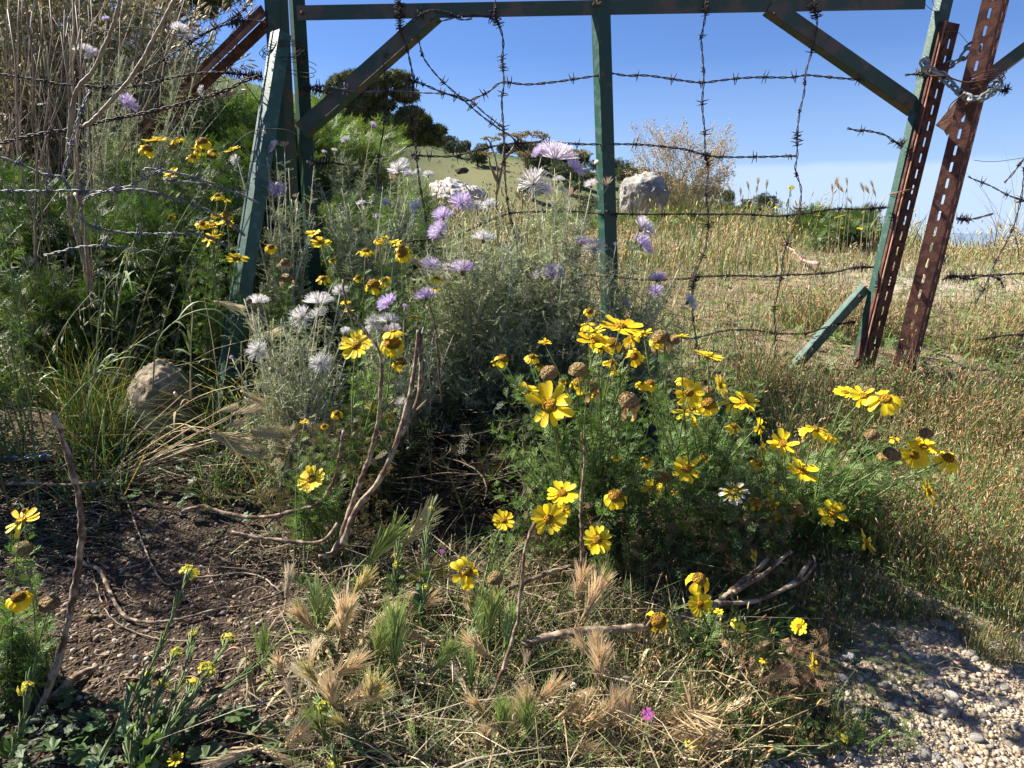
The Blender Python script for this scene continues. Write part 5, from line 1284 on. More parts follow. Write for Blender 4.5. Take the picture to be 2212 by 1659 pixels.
for e_, lb in zip(ears, ear_labels):
    x0, y0, x1, y1, c = e_
    if y0 > 1150: Yg = float(G((x0 + x1) / 2, min(1650, y0 + 90))[1]); 
    elif y0 > 800: Yg = 1.45
    else: Yg = 1.75
    if x0 < 620 and 800 < y0 < 1000: Yg = 1.55
    a = at(x0, y0, Yg); b = at(x1, y1, Yg + er.uniform(-.03, .03)); L = float(np.linalg.norm(b - a)) * (1.5 if y0 > 1050 else 1.1)
    if y0 > 1150: a[2] = max(a[2], gz(a[0], a[1]) + .02)
    bx = x0 + er.uniform(-20, 20) - (x1 - x0) * .35
    if x0 < 620 and 800 < y0 < 1000: bp = onground(at(300 + er.uniform(-10, 30), 975, 1.75))
    else: bp = onground(at(bx, y0, Yg + er.uniform(.0, .05)))
    root = thing('wild_barley', lb, 'grass', bp, GRP_B)
    u_ = b - a; P0 = a - nrm(u_) * .02
    st = bez(bp[None], P0[None], .25, .06, 9); st = np.concatenate([st, a[None, None]], 1)
    green = c == 'g'
    MB().tubes(st - bp, np.linspace(.0013, .0008, 10)[None], 4, (.20, .25, .09) if green else (.50, .40, .22)).build('stem', M_stem, root)
    o = link('ear', EAR[c][int(er.integers(2))], root); set_frame(o, a, u_, L, er.uniform(-.5, .5), bp)
    lm = MB(); k = 3; pos, tan, _, _ = along(st - bp, k, .1, .6); d = nrm(tan + rng.normal(0, .5, (k, 3)))
    q = np.linspace(0, 1, 6)[None, :, None]; Lb = R_(.03, .08, (k, 1, 1)); PB = pos[:, None] + d[:, None] * q * Lb - np.array([0, 0, 1.0]) * q ** 2 * Lb * .7
    for z in range(k):
        MB().ribbons(PB[z:z+1], np.array([[.0022, .0026, .0024, .002, .0012, .0002]]), nrm(np.cross(d[z:z+1], [0, 0, 1.0])), vary((.16, .22, .06) if green else (.44, .35, .19), 1)).build('blade', M_leaf if green else M_dry, root)

# ------------------------------------------------------------------ dead branches
def bark(mb, r):
    """flaked bark: strips of darker and paler faces along the stem, and an uneven surface"""
    for i in range(len(mb.C)):
        n = len(mb.C[i]); f = r.uniform(.55, 1.25, (n, 1)); k = max(1, n // 9)
        strip = np.repeat(r.uniform(.6, 1.25, (1, 9)), k + 1, 0).ravel()[:n, None]
        mb.C[i] = np.clip(np.array(mb.C[i]) * (f * .5 + strip * .5) * np.array([[1, .97, .93]]), 0, 1).astype(np.float32)
    for i in range(len(mb.V)): mb.V[i] = (mb.V[i] + r.normal(0, .00022, mb.V[i].shape)).astype(np.float32)
    return mb
def branch(name, label, path, r0, r1, m, Y=None, lift=0.006, sides=9, twigs=0, seed=1, cat='branch', forks=()):
    r = np.random.default_rng(seed)
    def place(pts, Y, r_):
        if Y is None: P = np.array([onground(G(*p), lift + r_ * .6) for p in pts])
        else:
            Ys = Y if hasattr(Y, '__len__') else [Y] * len(pts); P = np.array([at(p[0], p[1], y) for p, y in zip(pts, Ys)])
            P[:, 2] = np.maximum(P[:, 2], gz(P[:, 0], P[:, 1]) + 0.0)
        return resample(P, .007)
    P = place(path, Y, r0); b0 = P[0].copy(); root = thing(name, label, cat, b0); k = len(P)
    P = P + r.normal(0, .0006, P.shape)
    rr_ = np.linspace(r0, r1, k) * (1 + .12 * np.sin(np.arange(k) * .5 + seed) + .22 * (r.random(k) < .07) + r.normal(0, .05, k))
    mb = MB().tubes((P - b0)[None], rr_[None], sides); bark(mb, r).build('shaft', m, root, True)
    for fp, fy, f0, f1 in forks:
        Q = place(fp, fy, f0); kk_ = len(Q); bark(MB().tubes((Q - b0)[None], (np.linspace(f0, f1, kk_) * (1 + .12 * np.sin(np.arange(kk_) * 1.1) + r.normal(0, .05, kk_)))[None], sides), r).build('fork', m, root, True)
    if twigs:
        idx = r.integers(int(k * .2), k, twigs); tan = nrm(np.gradient(P, axis=0))[idx]; d = nrm(tan * .7 + nrm(r.normal(size=(twigs, 3))))
        B = P[idx]; T = B + d * r.uniform(.01, .04, (twigs, 1)); Q = bez(B, T, 0, .1, 4) - b0
        for z in range(twigs): MB().tubes(Q[z:z+1], np.array([[r1 * .5, r1 * .4, r1 * .3, r1 * .15]]), 4, (.8, .75, .7)).build('twig', m, root)
    return root
br = branch
br('dead_stick', 'hooked bare stick standing upright in the lower left with flaking bark', [(75, 1562), (100, 1500), (128, 1420), (148, 1340), (165, 1250), (175, 1170), (172, 1090), (157, 1020), (135, 945), (112, 890)], .0058, .0038, M_wood, Y=[.93, .945, .96, .975, .99, 1.0, 1.0, 1.0, 1.0, 1.0], twigs=8, seed=2)
br('dead_stick', 'long fallen stick curving across the bare soil, charred near its bend', [(77, 1189), (133, 1209), (187, 1229), (217, 1246), (233, 1279), (253, 1323), (280, 1353), (333, 1361), (400, 1346), (467, 1329), (533, 1319), (612, 1293)], .0048, .0016, M_wood, twigs=5, seed=3)
br('dead_stick', 'short stout stick lying in shade at the bottom left', [(77, 1539), (117, 1519), (167, 1479), (213, 1459)], .0062, .004, M_wood, seed=4)
br('dead_branch', 'forked bare stems rising from the soil in front of the thistles', [(690, 1203), (725, 1188), (757, 1100), (780, 1036), (804, 970), (817, 903), (822, 836), (824, 786), (817, 753), (797, 726), (774, 696), (750, 666), (740, 603)], .0055, .0016, M_wood,
   Y=[1.17, 1.18, 1.2, 1.21, 1.22, 1.22, 1.22, 1.22, 1.22, 1.23, 1.24, 1.25, 1.26], twigs=10, seed=5,
   forks=[([(738, 1182), (770, 1100), (814, 1046), (840, 996), (860, 946), (874, 896), (887, 846), (894, 803), (900, 760), (904, 713)], [1.18, 1.19, 1.2, 1.21, 1.22, 1.23, 1.24, 1.25, 1.26, 1.27], .0055, .0035),
          ([(866, 940), (887, 903), (904, 853), (909, 786), (910, 720)], [1.22, 1.23, 1.25, 1.26, 1.27], .004, .003), ([(900, 886), (922, 865), (944, 843)], [1.25, 1.25, 1.25], .002, .0012), ([(826, 890), (845, 870), (865, 850)], [1.22, 1.21, 1.21], .0018, .001)])
br('dead_branch', 'smooth pale root-like stem snaking right then up beside the lone daisy', [(393, 1105), (440, 1095), (490, 1110), (560, 1118), (630, 1105), (690, 1085), (720, 1040), (735, 980), (742, 930)], .004, .003, M_wood, Y=[1.32, 1.33, 1.31, 1.30, 1.30, 1.29, 1.28, 1.27, 1.27], seed=6)
br('dead_branch', 'thin horizontal stem joining the foot of the forked bare stems', [(500, 1150), (540, 1158), (600, 1166), (667, 1173), (705, 1163), (730, 1130)], .0035, .003, M_wood, Y=[1.2, 1.2, 1.19, 1.18, 1.18, 1.2], seed=7)
br('dead_stick', 'tall leaning grey stem in the front centre crossing the green barley', [(1157, 1128), (1137, 1173), (1130, 1223), (1124, 1289), (1114, 1356), (1090, 1433), (1054, 1516), (1004, 1566), (970, 1603)], .0022, .0032, M_wood, Y=[.98, .975, .97, .96, .95, .93, .91, .9, .89], seed=8)
br('fallen_branch', 'thick pale fallen branch forking upward to the right', [(1130, 1393), (1187, 1376), (1270, 1363), (1370, 1356), (1437, 1346), (1475, 1333), (1542, 1306), (1585, 1273), (1625, 1239), (1662, 1206)], .0068, .0036, M_wood,
   Y=[.99, .99, 1.0, 1.01, 1.02, 1.03, 1.06, 1.09, 1.12, 1.14], twigs=8, seed=9,
   forks=[([(1548, 1304), (1625, 1299), (1692, 1273), (1725, 1246), (1752, 1210)], [1.06, 1.08, 1.1, 1.12, 1.14], .004, .0028), ([(1585, 1280), (1650, 1240), (1682, 1212), (1708, 1192)], [1.08, 1.11, 1.13, 1.15], .004, .003), ([(1700, 1270), (1740, 1248), (1760, 1215), (1755, 1200)], [1.1, 1.12, 1.14, 1.15], .003, .002)])
br('fallen_branch', 'thin branch lying right of the dead daisy ball', [(1100, 1271), (1170, 1243), (1237, 1219)], .0036, .003, M_wood, Y=[1.1, 1.12, 1.14], seed=10, twigs=3)
br('fallen_branch', 'long level branch under the fly daisy running right', [(984, 1289), (1070, 1296), (1137, 1298), (1250, 1301)], .0032, .003, M_wood, seed=11, twigs=3)
br('fallen_branch', 'grey split log lying along the bottom centre', [(700, 1525), (737, 1540), (787, 1573), (837, 1589), (937, 1593), (1037, 1593)], .0070, .0045, M_wood, seed=12, twigs=5)
br('fallen_branch', 'stick lying left of the thick branch among the dry ears', [(824, 1370), (924, 1383), (1004, 1389), (1050, 1392)], .0036, .0034, M_wood, seed=13, twigs=2)
br('fallen_branch', 'curled peeling twig just below the fly daisy', [(917, 1303), (970, 1293), (984, 1283), (976, 1270), (962, 1272)], .0022, .0016, M_wood, seed=14)
br('dead_stick', 'upright brown stem under the largest daisy bush', [(1257, 1295), (1257, 1206), (1254, 1106), (1257, 1053), (1262, 986), (1257, 936)], .0030, .0022, M_wood, Y=[1.1, 1.1, 1.11, 1.12, 1.13, 1.14], seed=15, twigs=3)
br('fallen_branch', 'short peeling stick low right under the daisies', [(1520, 1508), (1562, 1489), (1602, 1473)], .0034, .0026, M_wood, seed=16)
br('dead_stick', 'thin root running in from the left edge behind the hooked stick', [(-20, 1046), (67, 1043), (150, 1047), (230, 1038)], .0034, .002, M_wood, Y=[1.42, 1.42, 1.4, 1.42], seed=17)
br('dead_stick', 'pale dry stalk bent twice across the bare soil', [(245, 1055), (268, 1075), (345, 1258), (420, 1258), (545, 1252), (612, 1290)], .0022, .0014, M_cane, seed=18)
br('dead_stick', 'long thin straw bowing across the bare soil under the bent stick', [(150, 1170), (190, 1215), (230, 1325), (300, 1380), (400, 1391), (520, 1392), (620, 1388)], .0012, .0009, M_cane, seed=19, lift=.004)
br('dead_stick', 'straight thin straw lying above the bottom edge at left', [(430, 1640), (520, 1615), (640, 1585)], .0011, .0009, M_cane, seed=20)
br('dead_stick', 'hanging dry stalk over the dark hollow', [(1128, 925), (1132, 980), (1136, 1030), (1138, 1010)], .0012, .0009, M_cane, Y=[1.3, 1.3, 1.3, 1.3], seed=21)
br('dead_stick', 'dark crumpled seed stalk beside the tip of the forked bare stems', [(955, 870), (952, 840), (945, 760), (938, 690), (925, 660)], .002, .0012, M_bark, Y=[1.3, 1.3, 1.32, 1.34, 1.35], seed=22, twigs=22)
br('dead_stick', 'stout broken cane stump in the left bush', [(200, 635), (188, 590), (170, 520), (160, 483), (147, 425)], .0065, .0055, M_cane, Y=[2.0, 2.0, 2.0, 2.0, 2.0], seed=23)
br('dead_stick', 'second broken cane leaning beside the cane stump', [(196, 600), (185, 520), (172, 440), (163, 418)], .006, .005, M_cane, Y=[2.03, 2.03, 2.04, 2.05], seed=24)
br('dead_stick', 'thick curved cane sweeping up to the top edge left of the rusty brace', [(180, 275), (200, 260), (250, 207), (283, 167), (317, 113), (340, 67), (383, -10)], .0052, .0046, M_cane, Y=2.08, seed=25)
br('dead_stick', 'brown curved cane rising through the middle of the top left thicket', [(147, 333), (153, 250), (167, 193), (200, 153), (240, 67), (262, -10)], .0058, .0045, M_cane, Y=2.02, seed=26)

# canes of the top left thicket
cr2 = np.random.default_rng(41)
canes = []
for i in range(30):
    x0 = cr2.uniform(-20, 215); x1 = x0 + cr2.normal(0, 45) - 8; canes.append((x0, cr2.uniform(520, 640), x1, cr2.uniform(-40, 60), cr2.uniform(2.0, 2.9)))
for i in range(14):
    x0 = cr2.uniform(-10, 200); canes.append((x0, cr2.uniform(300, 420), x0 + cr2.uniform(80, 380), cr2.uniform(-40, 60), cr2.uniform(2.3, 3.0)))
canes.sort()
cane_labels = labels_for([('pale dry cane with its tip' if c[4] < 2.4 else 'dull dry cane with its tip', c[2], c[3]) for c in canes])
mid = lambda c: ((c[0] + c[2]) / 2, (c[1] + c[3]) / 2)
for i, c in enumerate(canes):
    root_l = cane_labels[i]
    b = at(c[0], c[1], c[4]); e_ = at(c[2], c[3], c[4] + cr2.uniform(-.1, .2)); g = float(gz(b[0], b[1])); b[2] = min(b[2], g + .02) if b[2] < g + .35 else g
    root = thing('dry_cane', root_l, 'cane', b, 'dry canes of the top left thicket')
    P = bez(b[None], e_[None], cr2.uniform(-.05, .12), .03, 12); wv_ = np.cumsum(cr2.normal(0, .010, (1, 12, 3)), 1); P = P + wv_
    r0 = cr2.choice([.0040, .0026, .0020, .0016]); MB().tubes(P - b, np.linspace(r0, r0 * .6, 12)[None], 6, tuple(cr2.uniform(.5, 1.25) * np.array((1, .97, .92)))).build('stalk', M_cane, root, True)
    if cr2.random() < .5:
        k = 3; pos, tan, _, _ = along(P, k, .3, .9); T = pos + nrm(tan + .5 * nrm(cr2.normal(size=(k, 3)))) * cr2.uniform(.08, .3, (k, 1))
        Q = bez(pos, T, .1, .05, 6) - b
        for z in range(k): MB().tubes(Q[z:z+1], np.linspace(.0014, .0006, 6)[None], 4).build('side_shoot', M_cane, root)

# ------------------------------------------------------------------ masses nobody could count
def blade_field(P0, h, w, lean, k=4):
    """curved grass blades at P0 (N,3)"""
    N = len(P0); t = np.linspace(0, 1, k)[None, :, None]
    az_ = R_(0, 6.283, N); d = np.stack([np.cos(az_), np.sin(az_), 0 * az_], -1)
    P = P0[:, None] + np.array([0, 0, 1.0]) * t * h[:, None, None] * (1 - .25 * lean[:, None, None] * t) + d[:, None] * t ** 1.7 * (h * lean)[:, None, None]
    W = w[:, None] * np.linspace(1, .12, k)[None]
    return P, W, nrm(np.cross(d, [0, 0, 1.0]) + rng.normal(0, .4, (N, 3)))

def scatter(n, ymin, ymax, pxr, pyr=None, power=1.0, mask=None):
    """ground points inside a window of the view, even on screen"""
    out = []
    tot = 0
    while tot < n:
        m = n * 2
        y = ymin * (ymax / ymin) ** rng.random(m) ** power; px = R_(pxr[0], pxr[1], m); x = (px - 1106) / FOC * y * 1.02
        P = np.stack([x, y, gz(x, y)], -1); qx, qy = proj(P); k = np.ones(m, bool)
        if pyr: k &= (qy > pyr[0]) & (qy < pyr[1])
        if mask is not None: k &= mask(P, qx, qy)
        out.append(P[k]); tot += k.sum()
        if len(out) > 60: break
    return np.concatenate(out)[:n]

def clump(P, s, thr):
    return wob(P[:, 0], P[:, 1], s, 2, 7) > thr + rng.normal(0, .12, len(P))

V_, F_ = ICO[1]
def spindle():
    V = np.array([(0, 0, 0), (.30, .10, 0), (.30, -.05, .087), (.30, -.05, -.087), (.72, .08, 0), (.72, -.04, .07), (.72, -.04, -.07), (1, 0, 0)])
    F = [(0, 2, 1), (0, 3, 2), (0, 1, 3), (1, 2, 5), (1, 5, 4), (2, 3, 6), (2, 6, 5), (3, 1, 4), (3, 4, 6), (4, 5, 7), (5, 6, 7), (6, 4, 7)]
    return V, np.array(F)
SPIN = spindle()
def headgrass(name, label, n, ymin, ymax, pxr, pyr, h, wd, cols, heads, hcols, hs, mask=None, lean=(.1, .6), power=1.0, mat_=None, bright=1.0):
    P0 = scatter(n, ymin, ymax, pxr, pyr, power, mask); N = len(P0)
    hh = (h[0] + (h[1] - h[0]) * 1.5 * rng.random(N) ** 2.2) * np.clip(1 + .55 * wob(P0[:, 0], P0[:, 1], 2.6) + .35 * wob(P0[:, 0], P0[:, 1], 9.0, 10), .35, 2); ww = R_(wd[0], wd[1], N) * np.clip(P0[:, 1] / 2.2, .8, 3.0)
    P, W, S = blade_field(P0, hh, ww, R_(lean[0], lean[1], N)); mb = MB()
    ci = rng.choice(len(cols), N); mb.ribbons(P, W, S, np.array(cols)[ci] * R_(.65, 1.3, (N, 1)) * bright)
    if heads:
        k = rng.random(N) < heads; tip = P[k, -1]; tan = nrm(P[k, -1] - P[k, -2]); m = k.sum()
        sc = R_(hs[0], hs[1], m) * np.clip(P0[k, 1] / 2.6, .85, 2.2); hc = np.array(hcols)[rng.choice(len(hcols), m)] * R_(.7, 1.25, (m, 1))
        mb.inst(SPIN, frames(tan + rng.normal(0, .35, (m, 3)), scale=np.stack([sc, sc * 1.0, sc * 1.0], -1)), tip - tan * sc[:, None] * .3, hc)
    return tag(mb.build(name, mat_ or M_dry), label, 'grass', kind='stuff')
TAN = [(.46, .36, .18), (.24, .31, .11), (.30, .34, .15), (.40, .29, .14), (.58, .47, .28), (.42, .36, .16), (.22, .28, .08), (.15, .21, .06), (.48, .34, .16)]
OCH = [(.40, .22, .09), (.48, .34, .17), (.54, .43, .27), (.58, .50, .36)]
field = lambda P, x, y: (P[:, 0] > -.55 - .12 * P[:, 1]) & ~((x > 1930) & (wob(P[:, 0], P[:, 1], 2.4, 11) > .25) & (P[:, 1] > 2.4))
headgrass('dry_field_grass', 'dry tan and green field grass with ochre seed heads beyond the gate', 28000, 1.9, 9.5, (560, 2360), (440, 900), (.025, .10), (.0006, .0017), TAN, .38, OCH, (.010, .022), lambda P, x, y: field(P, x, y) & (wob(P[:, 0], P[:, 1], 4.5, 5) > -.22), power=1.05)
headgrass('near_field_grass', 'short ochre-headed grass in front of the rusty posts at right', 17000, 1.12, 2.2, (1480, 2360), (760, 1420), (.04, .115), (.0006, .0012), [(.19, .27, .07), (.14, .21, .055), (.26, .30, .10), (.42, .33, .17)], .5, [(.44, .24, .10), (.54, .36, .19), (.40, .19, .07), (.56, .46, .30)], (.010, .020),
          lambda P, x, y: ((x > 1560 + (y - 800) * .5) | (x > 1950)) & (y < 1195 + np.maximum(0, x - 1800) * .42 + 40 * wob(P[:, 0], P[:, 1], 12, 9)) & (wob(P[:, 0], P[:, 1], 9, 5) > -.36))
headgrass('verge_grass', 'low green grass tufts at the edge of the gravel', 5200, .9, 1.4, (1500, 2360), (1180, 1420), (.02, .06), (.0006, .0011), [(.12, .18, .05), (.16, .20, .06), (.34, .27, .12)], .25, OCH, (.008, .014),
          lambda P, x, y: (wob(P[:, 0], P[:, 1], 14, 1) > -.05) & ((y < 1300 + (x - 1500) * .12)))
headgrass('gravel_grass', 'small tufts of grass coming up through the gravel', 4200, .78, 1.25, (1460, 2330), (1230, 1760), (.012, .045), (.0005, .001), [(.12, .18, .05), (.20, .21, .07), (.38, .28, .12)], .25, OCH, (.006, .012),
          lambda P, x, y: wob(P[:, 0], P[:, 1], 16, 4) > .22 + (x - 1700) / 2500)
headgrass('front_grass', 'tangled green and straw grass blades of the front centre', 5500, .76, 1.32, (560, 1620), (1180, 1760), (.02, .085), (.0007, .0018), [(.15, .23, .055), (.36, .28, .15), (.46, .37, .22), (.22, .17, .09), (.11, .18, .045), (.13, .2, .05)], .12, OCH, (.008, .016),
          lambda P, x, y: (x > 640 + (1500 - y) * .25) & (wob(P[:, 0], P[:, 1], 12, 6) > -.35), lean=(.2, 1.3))
headgrass('broad_dry_blades', 'broad curling straw-coloured blades of the front centre', 1500, .76, 1.3, (580, 1600), (1180, 1760), (.03, .10), (.0011, .0026), [(.56, .46, .30), (.48, .37, .22), (.62, .52, .36), (.18, .26, .07), (.30, .21, .13)], 0, OCH, (.01, .02),
          lambda P, x, y: (x > 640 + (1500 - y) * .3), lean=(.6, 2.2))
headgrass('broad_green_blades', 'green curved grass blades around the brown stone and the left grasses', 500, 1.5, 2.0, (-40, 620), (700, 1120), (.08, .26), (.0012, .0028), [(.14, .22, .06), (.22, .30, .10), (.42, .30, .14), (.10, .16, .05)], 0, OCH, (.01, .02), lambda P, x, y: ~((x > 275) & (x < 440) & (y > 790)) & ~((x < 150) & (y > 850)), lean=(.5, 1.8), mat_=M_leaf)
headgrass('ochre_spike_grass', 'ochre spiked grass massed below the thick fallen branch', 1500, .82, 1.08, (1380, 1700), (1350, 1720), (.03, .07), (.0006, .001), [(.30, .25, .11), (.16, .22, .06), (.50, .40, .22), (.13, .2, .05)], .5, [(.52, .31, .12), (.58, .42, .21), (.62, .50, .30)], (.012, .022), lean=(.2, .9))
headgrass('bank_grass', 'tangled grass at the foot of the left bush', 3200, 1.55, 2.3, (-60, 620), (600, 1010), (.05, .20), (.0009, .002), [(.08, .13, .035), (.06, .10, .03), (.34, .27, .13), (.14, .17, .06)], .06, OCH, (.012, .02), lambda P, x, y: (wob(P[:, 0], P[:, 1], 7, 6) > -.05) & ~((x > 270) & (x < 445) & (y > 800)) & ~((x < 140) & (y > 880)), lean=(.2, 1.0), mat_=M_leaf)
headgrass('slope_grass', 'pale grass covering the slope below the pines', 14000, 3.0, 16, (-100, 1250), (150, 560), (.08, .28), (.001, .002), [(.30, .30, .12), (.40, .36, .18), (.17, .24, .07), (.24, .28, .10)], .25, [(.50, .40, .24), (.44, .34, .2)], (.02, .04), lambda P, x, y: P[:, 0] < .2, power=.9)

headgrass('rise_weeds', 'olive and rust weeds on the low rise at the far side of the field', 3600, 3.6, 9.0, (1300, 2260), (440, 640), (.06, .24), (.0012, .003), [(.20, .26, .08), (.28, .30, .11), (.15, .22, .06), (.36, .24, .11), (.44, .38, .2)], .3, [(.50, .34, .15), (.55, .45, .2), (.62, .52, .12)], (.015, .03),
          lambda P, x, y: (wob(P[:, 0], P[:, 1], 1.7, 8) > -.05), lean=(.1, .7))
headgrass('rust_weeds', 'taller rust-brown and green weeds in clumps through the near right grass', 3600, 1.4, 3.0, (1500, 2360), (640, 1180), (.05, .17), (.0009, .002), [(.18, .26, .07), (.30, .24, .11), (.24, .30, .1), (.36, .22, .11)], .55, [(.42, .22, .09), (.50, .32, .16), (.56, .44, .26)], (.014, .026),
          lambda P, x, y: (wob(P[:, 0], P[:, 1], 5.5, 4) > .16) & (x > 1500 + (y - 640) * .5), lean=(.1, .8))
# ears and thin stalks on the skyline
def sky_stalks():
    r = np.random.default_rng(51)
    lst = [(1548, 398, 0), (1556, 412, 0), (1580, 415, 0), (1637, 400, 1), (1618, 412, 0), (1633, 418, 0), (1655, 410, 0), (1803, 400, 1), (1812, 408, 1), (1830, 402, 0), (1798, 416, 0), (1822, 415, 1), (1866, 415, 0), (1878, 418, 1), (1887, 408, 0), (1892, 425, 0), (1600, 425, 0), (1840, 440, 0), (2030, 545, 0), (2165, 495, 1)]
    for (x, y, b), lb in zip(lst, labels_for([('tan skyline grass ear', q[0], q[1]) for q in lst])):
        Yk = r.uniform(3.6, 4.6); p = at(x, y, Yk); g = onground(p); root = thing('grass_ear', lb, 'grass', g, 'tan ears nodding on the skyline')
        MB().tubes(bez(g[None], p[None], .3, .04, 8) - g, np.full((1, 8), .0012), 3, (.46, .38, .22)).build('stem', M_stem, root)
        o = link('ear', EAR['t' if b else 'p'][0], root); set_frame(o, p, (r.uniform(-.7, .3), 0, .8), .052, 0, g)
sky_stalks()

# tall dry grass clump behind the boulder
def tussock(label, cx, Y, n, x0, x1, y0, y1, base, seed, rad, plume=(.62, .50, .32), nl=260):
    r = np.random.default_rng(seed); b0 = onground(at(base[0], base[1], Y)); root = thing('tall_dry_grass', label, 'grass', b0)
    T = at(r.uniform(x0, x1, n), y0 + (y1 - y0) * r.random(n) ** .8, r.uniform(Y - .3, Y + .5, n)); k = (np.abs(r.normal(size=n)) < 3); T = T[k]; n = len(T)
    B = b0 + np.stack([r.uniform(-rad, rad, n), r.uniform(-.2, .2, n), np.zeros(n)], -1); P = bez(B, T, .25, .02, 9)
    MB().tubes(P - b0, np.tile(np.linspace(.0035, .0015, 9), (n, 1)), 3, vary((.46, .42, .24), n, .7, 1.2, .06, r)).build('stalks', M_dry, root)
    mb = MB(); pos, tan, _, _ = along(P, 60, .72, 1.0); m = len(pos)
    mb.inst(SPIN, frames(tan + rng.normal(0, .8, (m, 3)), scale=R_(.02, .045, m)), pos - b0 + rng.normal(0, .022, (m, 3)), vary(plume, m, .7, 1.25, .06)); tag(mb.build('plumes', M_dry, root), kind='stuff')
    lf = MB(); N = nl; P0 = np.tile(b0, (N, 1)) + np.stack([r.uniform(-rad, rad, N) * 1.3, r.uniform(-.2, .2, N), np.zeros(N)], -1); PP, W, S = blade_field(P0, r.uniform(.3, .8, N), r.uniform(.002, .004, N), r.uniform(.1, .8, N), 5)
    lf.ribbons(PP - b0, W, S, vary((.44, .39, .19), N, .5, 1.3)); tag(lf.build('leaf_blades', M_dry, root), kind='stuff')
tussock('tall feathery dry grass clump behind the right side of the grey boulder', 1460, 9.4, 150, 1350, 1590, 255, 410, (1468, 500), 6, .34, nl=900)
tussock('small dry grass tuft below the pale cloud at the right edge', 2180, 4.6, 6, 2150, 2225, 505, 560, (2190, 600), 7, .03, nl=40)

# dried giant fennel umbels standing before the hillside trees
def umbel_plant(label, base, tips, Y, r0, col, seed):
    r = np.random.default_rng(seed); b0 = onground(at(base[0], base[1], Y)); root = thing('dry_fennel_stalk', label, 'plant', b0); st, um = MB(), MB()
    for path in tips:
        P = resample(np.array([at(x, y, Y) for x, y in path]), .03); k = len(P)
        P[0] = np.minimum(P[0], [1e9, 1e9, max(P[0][2], 0)]); st.tubes((P - b0)[None], np.linspace(r0, r0 * .35, k)[None], 6, col)
        c = P[-1]; n = 14; ph = r.uniform(0, 6.28, n); q = r.uniform(.2, 1, n) ** .5; e_ = c + np.stack([np.cos(ph) * q, np.sin(ph) * q, .75 - .35 * q], -1) * .011 * Y
        st.tubes(bez(np.tile(c, (n, 1)), e_, .05, .02, 4) - b0, np.tile([[.0012, .001, .0009, .0008]], (n, 1)) * Y / 3, 3, col)
        m = n * 9; pos = np.repeat(e_, 9, 0) + r.normal(0, .0018 * Y, (m, 3)) * [1, 1, .45]; um.inst(ICO[1], np.tile(np.eye(3), (m, 1, 1)) * r.uniform(.0005, .0009, m)[:, None, None] * Y, pos - b0, vary((.36, .30, .10), m, .7, 1.3, .08, r))
    st.build('stalks', M_stem, root); tag(um.build('umbels', M_dry, root), kind='stuff')
umbel_plant('brown dried fennel stalk in front of the hillside, left of the hanging wire', (1070, 560), [[(1070, 560), (1072, 420), (1075, 370), (1068, 335), (1060, 308)], [(1072, 420), (1083, 370), (1088, 330), (1090, 300)], [(1074, 390), (1060, 360), (1055, 340)], [(1085, 350), (1105, 325), (1120, 300)]], 4.6, .011, (.30, .22, .12), 4)
umbel_plant('slender fennel with several brown umbels left of the lilac thistle', (1125, 580), [[(1125, 580), (1128, 440), (1135, 360), (1142, 322), (1150, 295)], [(1140, 335), (1125, 315), (1122, 303)], [(1143, 320), (1165, 305), (1175, 303)], [(1136, 355), (1132, 340)]], 4.4, .006, (.26, .16, .09), 5)
umbel_plant('greenish fennel umbels just left of the centre post', (1250, 580), [[(1250, 580), (1252, 430), (1250, 360), (1248, 335)], [(1250, 370), (1262, 350), (1262, 342)], [(1251, 375), (1238, 360), (1234, 350)]], 4.4, .005, (.26, .27, .12), 6)

# feathery green fennel bushes of the left bank
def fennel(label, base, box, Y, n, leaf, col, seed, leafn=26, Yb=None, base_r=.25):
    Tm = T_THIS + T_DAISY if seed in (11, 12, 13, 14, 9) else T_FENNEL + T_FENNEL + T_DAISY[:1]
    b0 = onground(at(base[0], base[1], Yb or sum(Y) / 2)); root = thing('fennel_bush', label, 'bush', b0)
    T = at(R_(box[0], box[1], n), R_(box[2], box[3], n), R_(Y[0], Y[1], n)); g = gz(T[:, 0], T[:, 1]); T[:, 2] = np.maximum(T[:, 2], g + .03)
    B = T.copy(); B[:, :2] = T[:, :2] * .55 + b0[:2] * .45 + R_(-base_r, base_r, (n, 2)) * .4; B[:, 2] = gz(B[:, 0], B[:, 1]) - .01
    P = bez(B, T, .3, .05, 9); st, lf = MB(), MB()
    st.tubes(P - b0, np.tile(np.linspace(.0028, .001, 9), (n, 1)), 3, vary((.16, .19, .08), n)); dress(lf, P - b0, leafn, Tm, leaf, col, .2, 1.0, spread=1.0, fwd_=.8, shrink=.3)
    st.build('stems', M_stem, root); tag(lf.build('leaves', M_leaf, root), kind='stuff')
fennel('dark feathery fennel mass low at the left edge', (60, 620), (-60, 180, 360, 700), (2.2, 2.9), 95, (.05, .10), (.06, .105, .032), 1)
fennel('feathery fennel bush behind the big wire loop', (300, 620), (170, 420, 440, 640), (2.15, 2.7), 95, (.05, .10), (.085, .14, .04), 2)
fennel('fennel foliage below the rusty brace left of the stay', (420, 560), (240, 540, 300, 480), (2.5, 3.1), 90, (.05, .11), (.10, .155, .05), 3)
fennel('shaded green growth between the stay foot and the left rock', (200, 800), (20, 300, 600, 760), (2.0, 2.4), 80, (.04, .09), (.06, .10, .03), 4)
fennel('bright yellow-green fennel just behind the left posts', (600, 430), (420, 720, 225, 330), (3.4, 4.4), 90, (.09, .18), (.19, .26, .07), 5, Yb=3.9)
fennel('bright fennel bank right of the hinge post on the slope', (730, 520), (670, 860, 280, 470), (3.4, 4.6), 100, (.08, .16), (.17, .23, .07), 6, Yb=4.0)
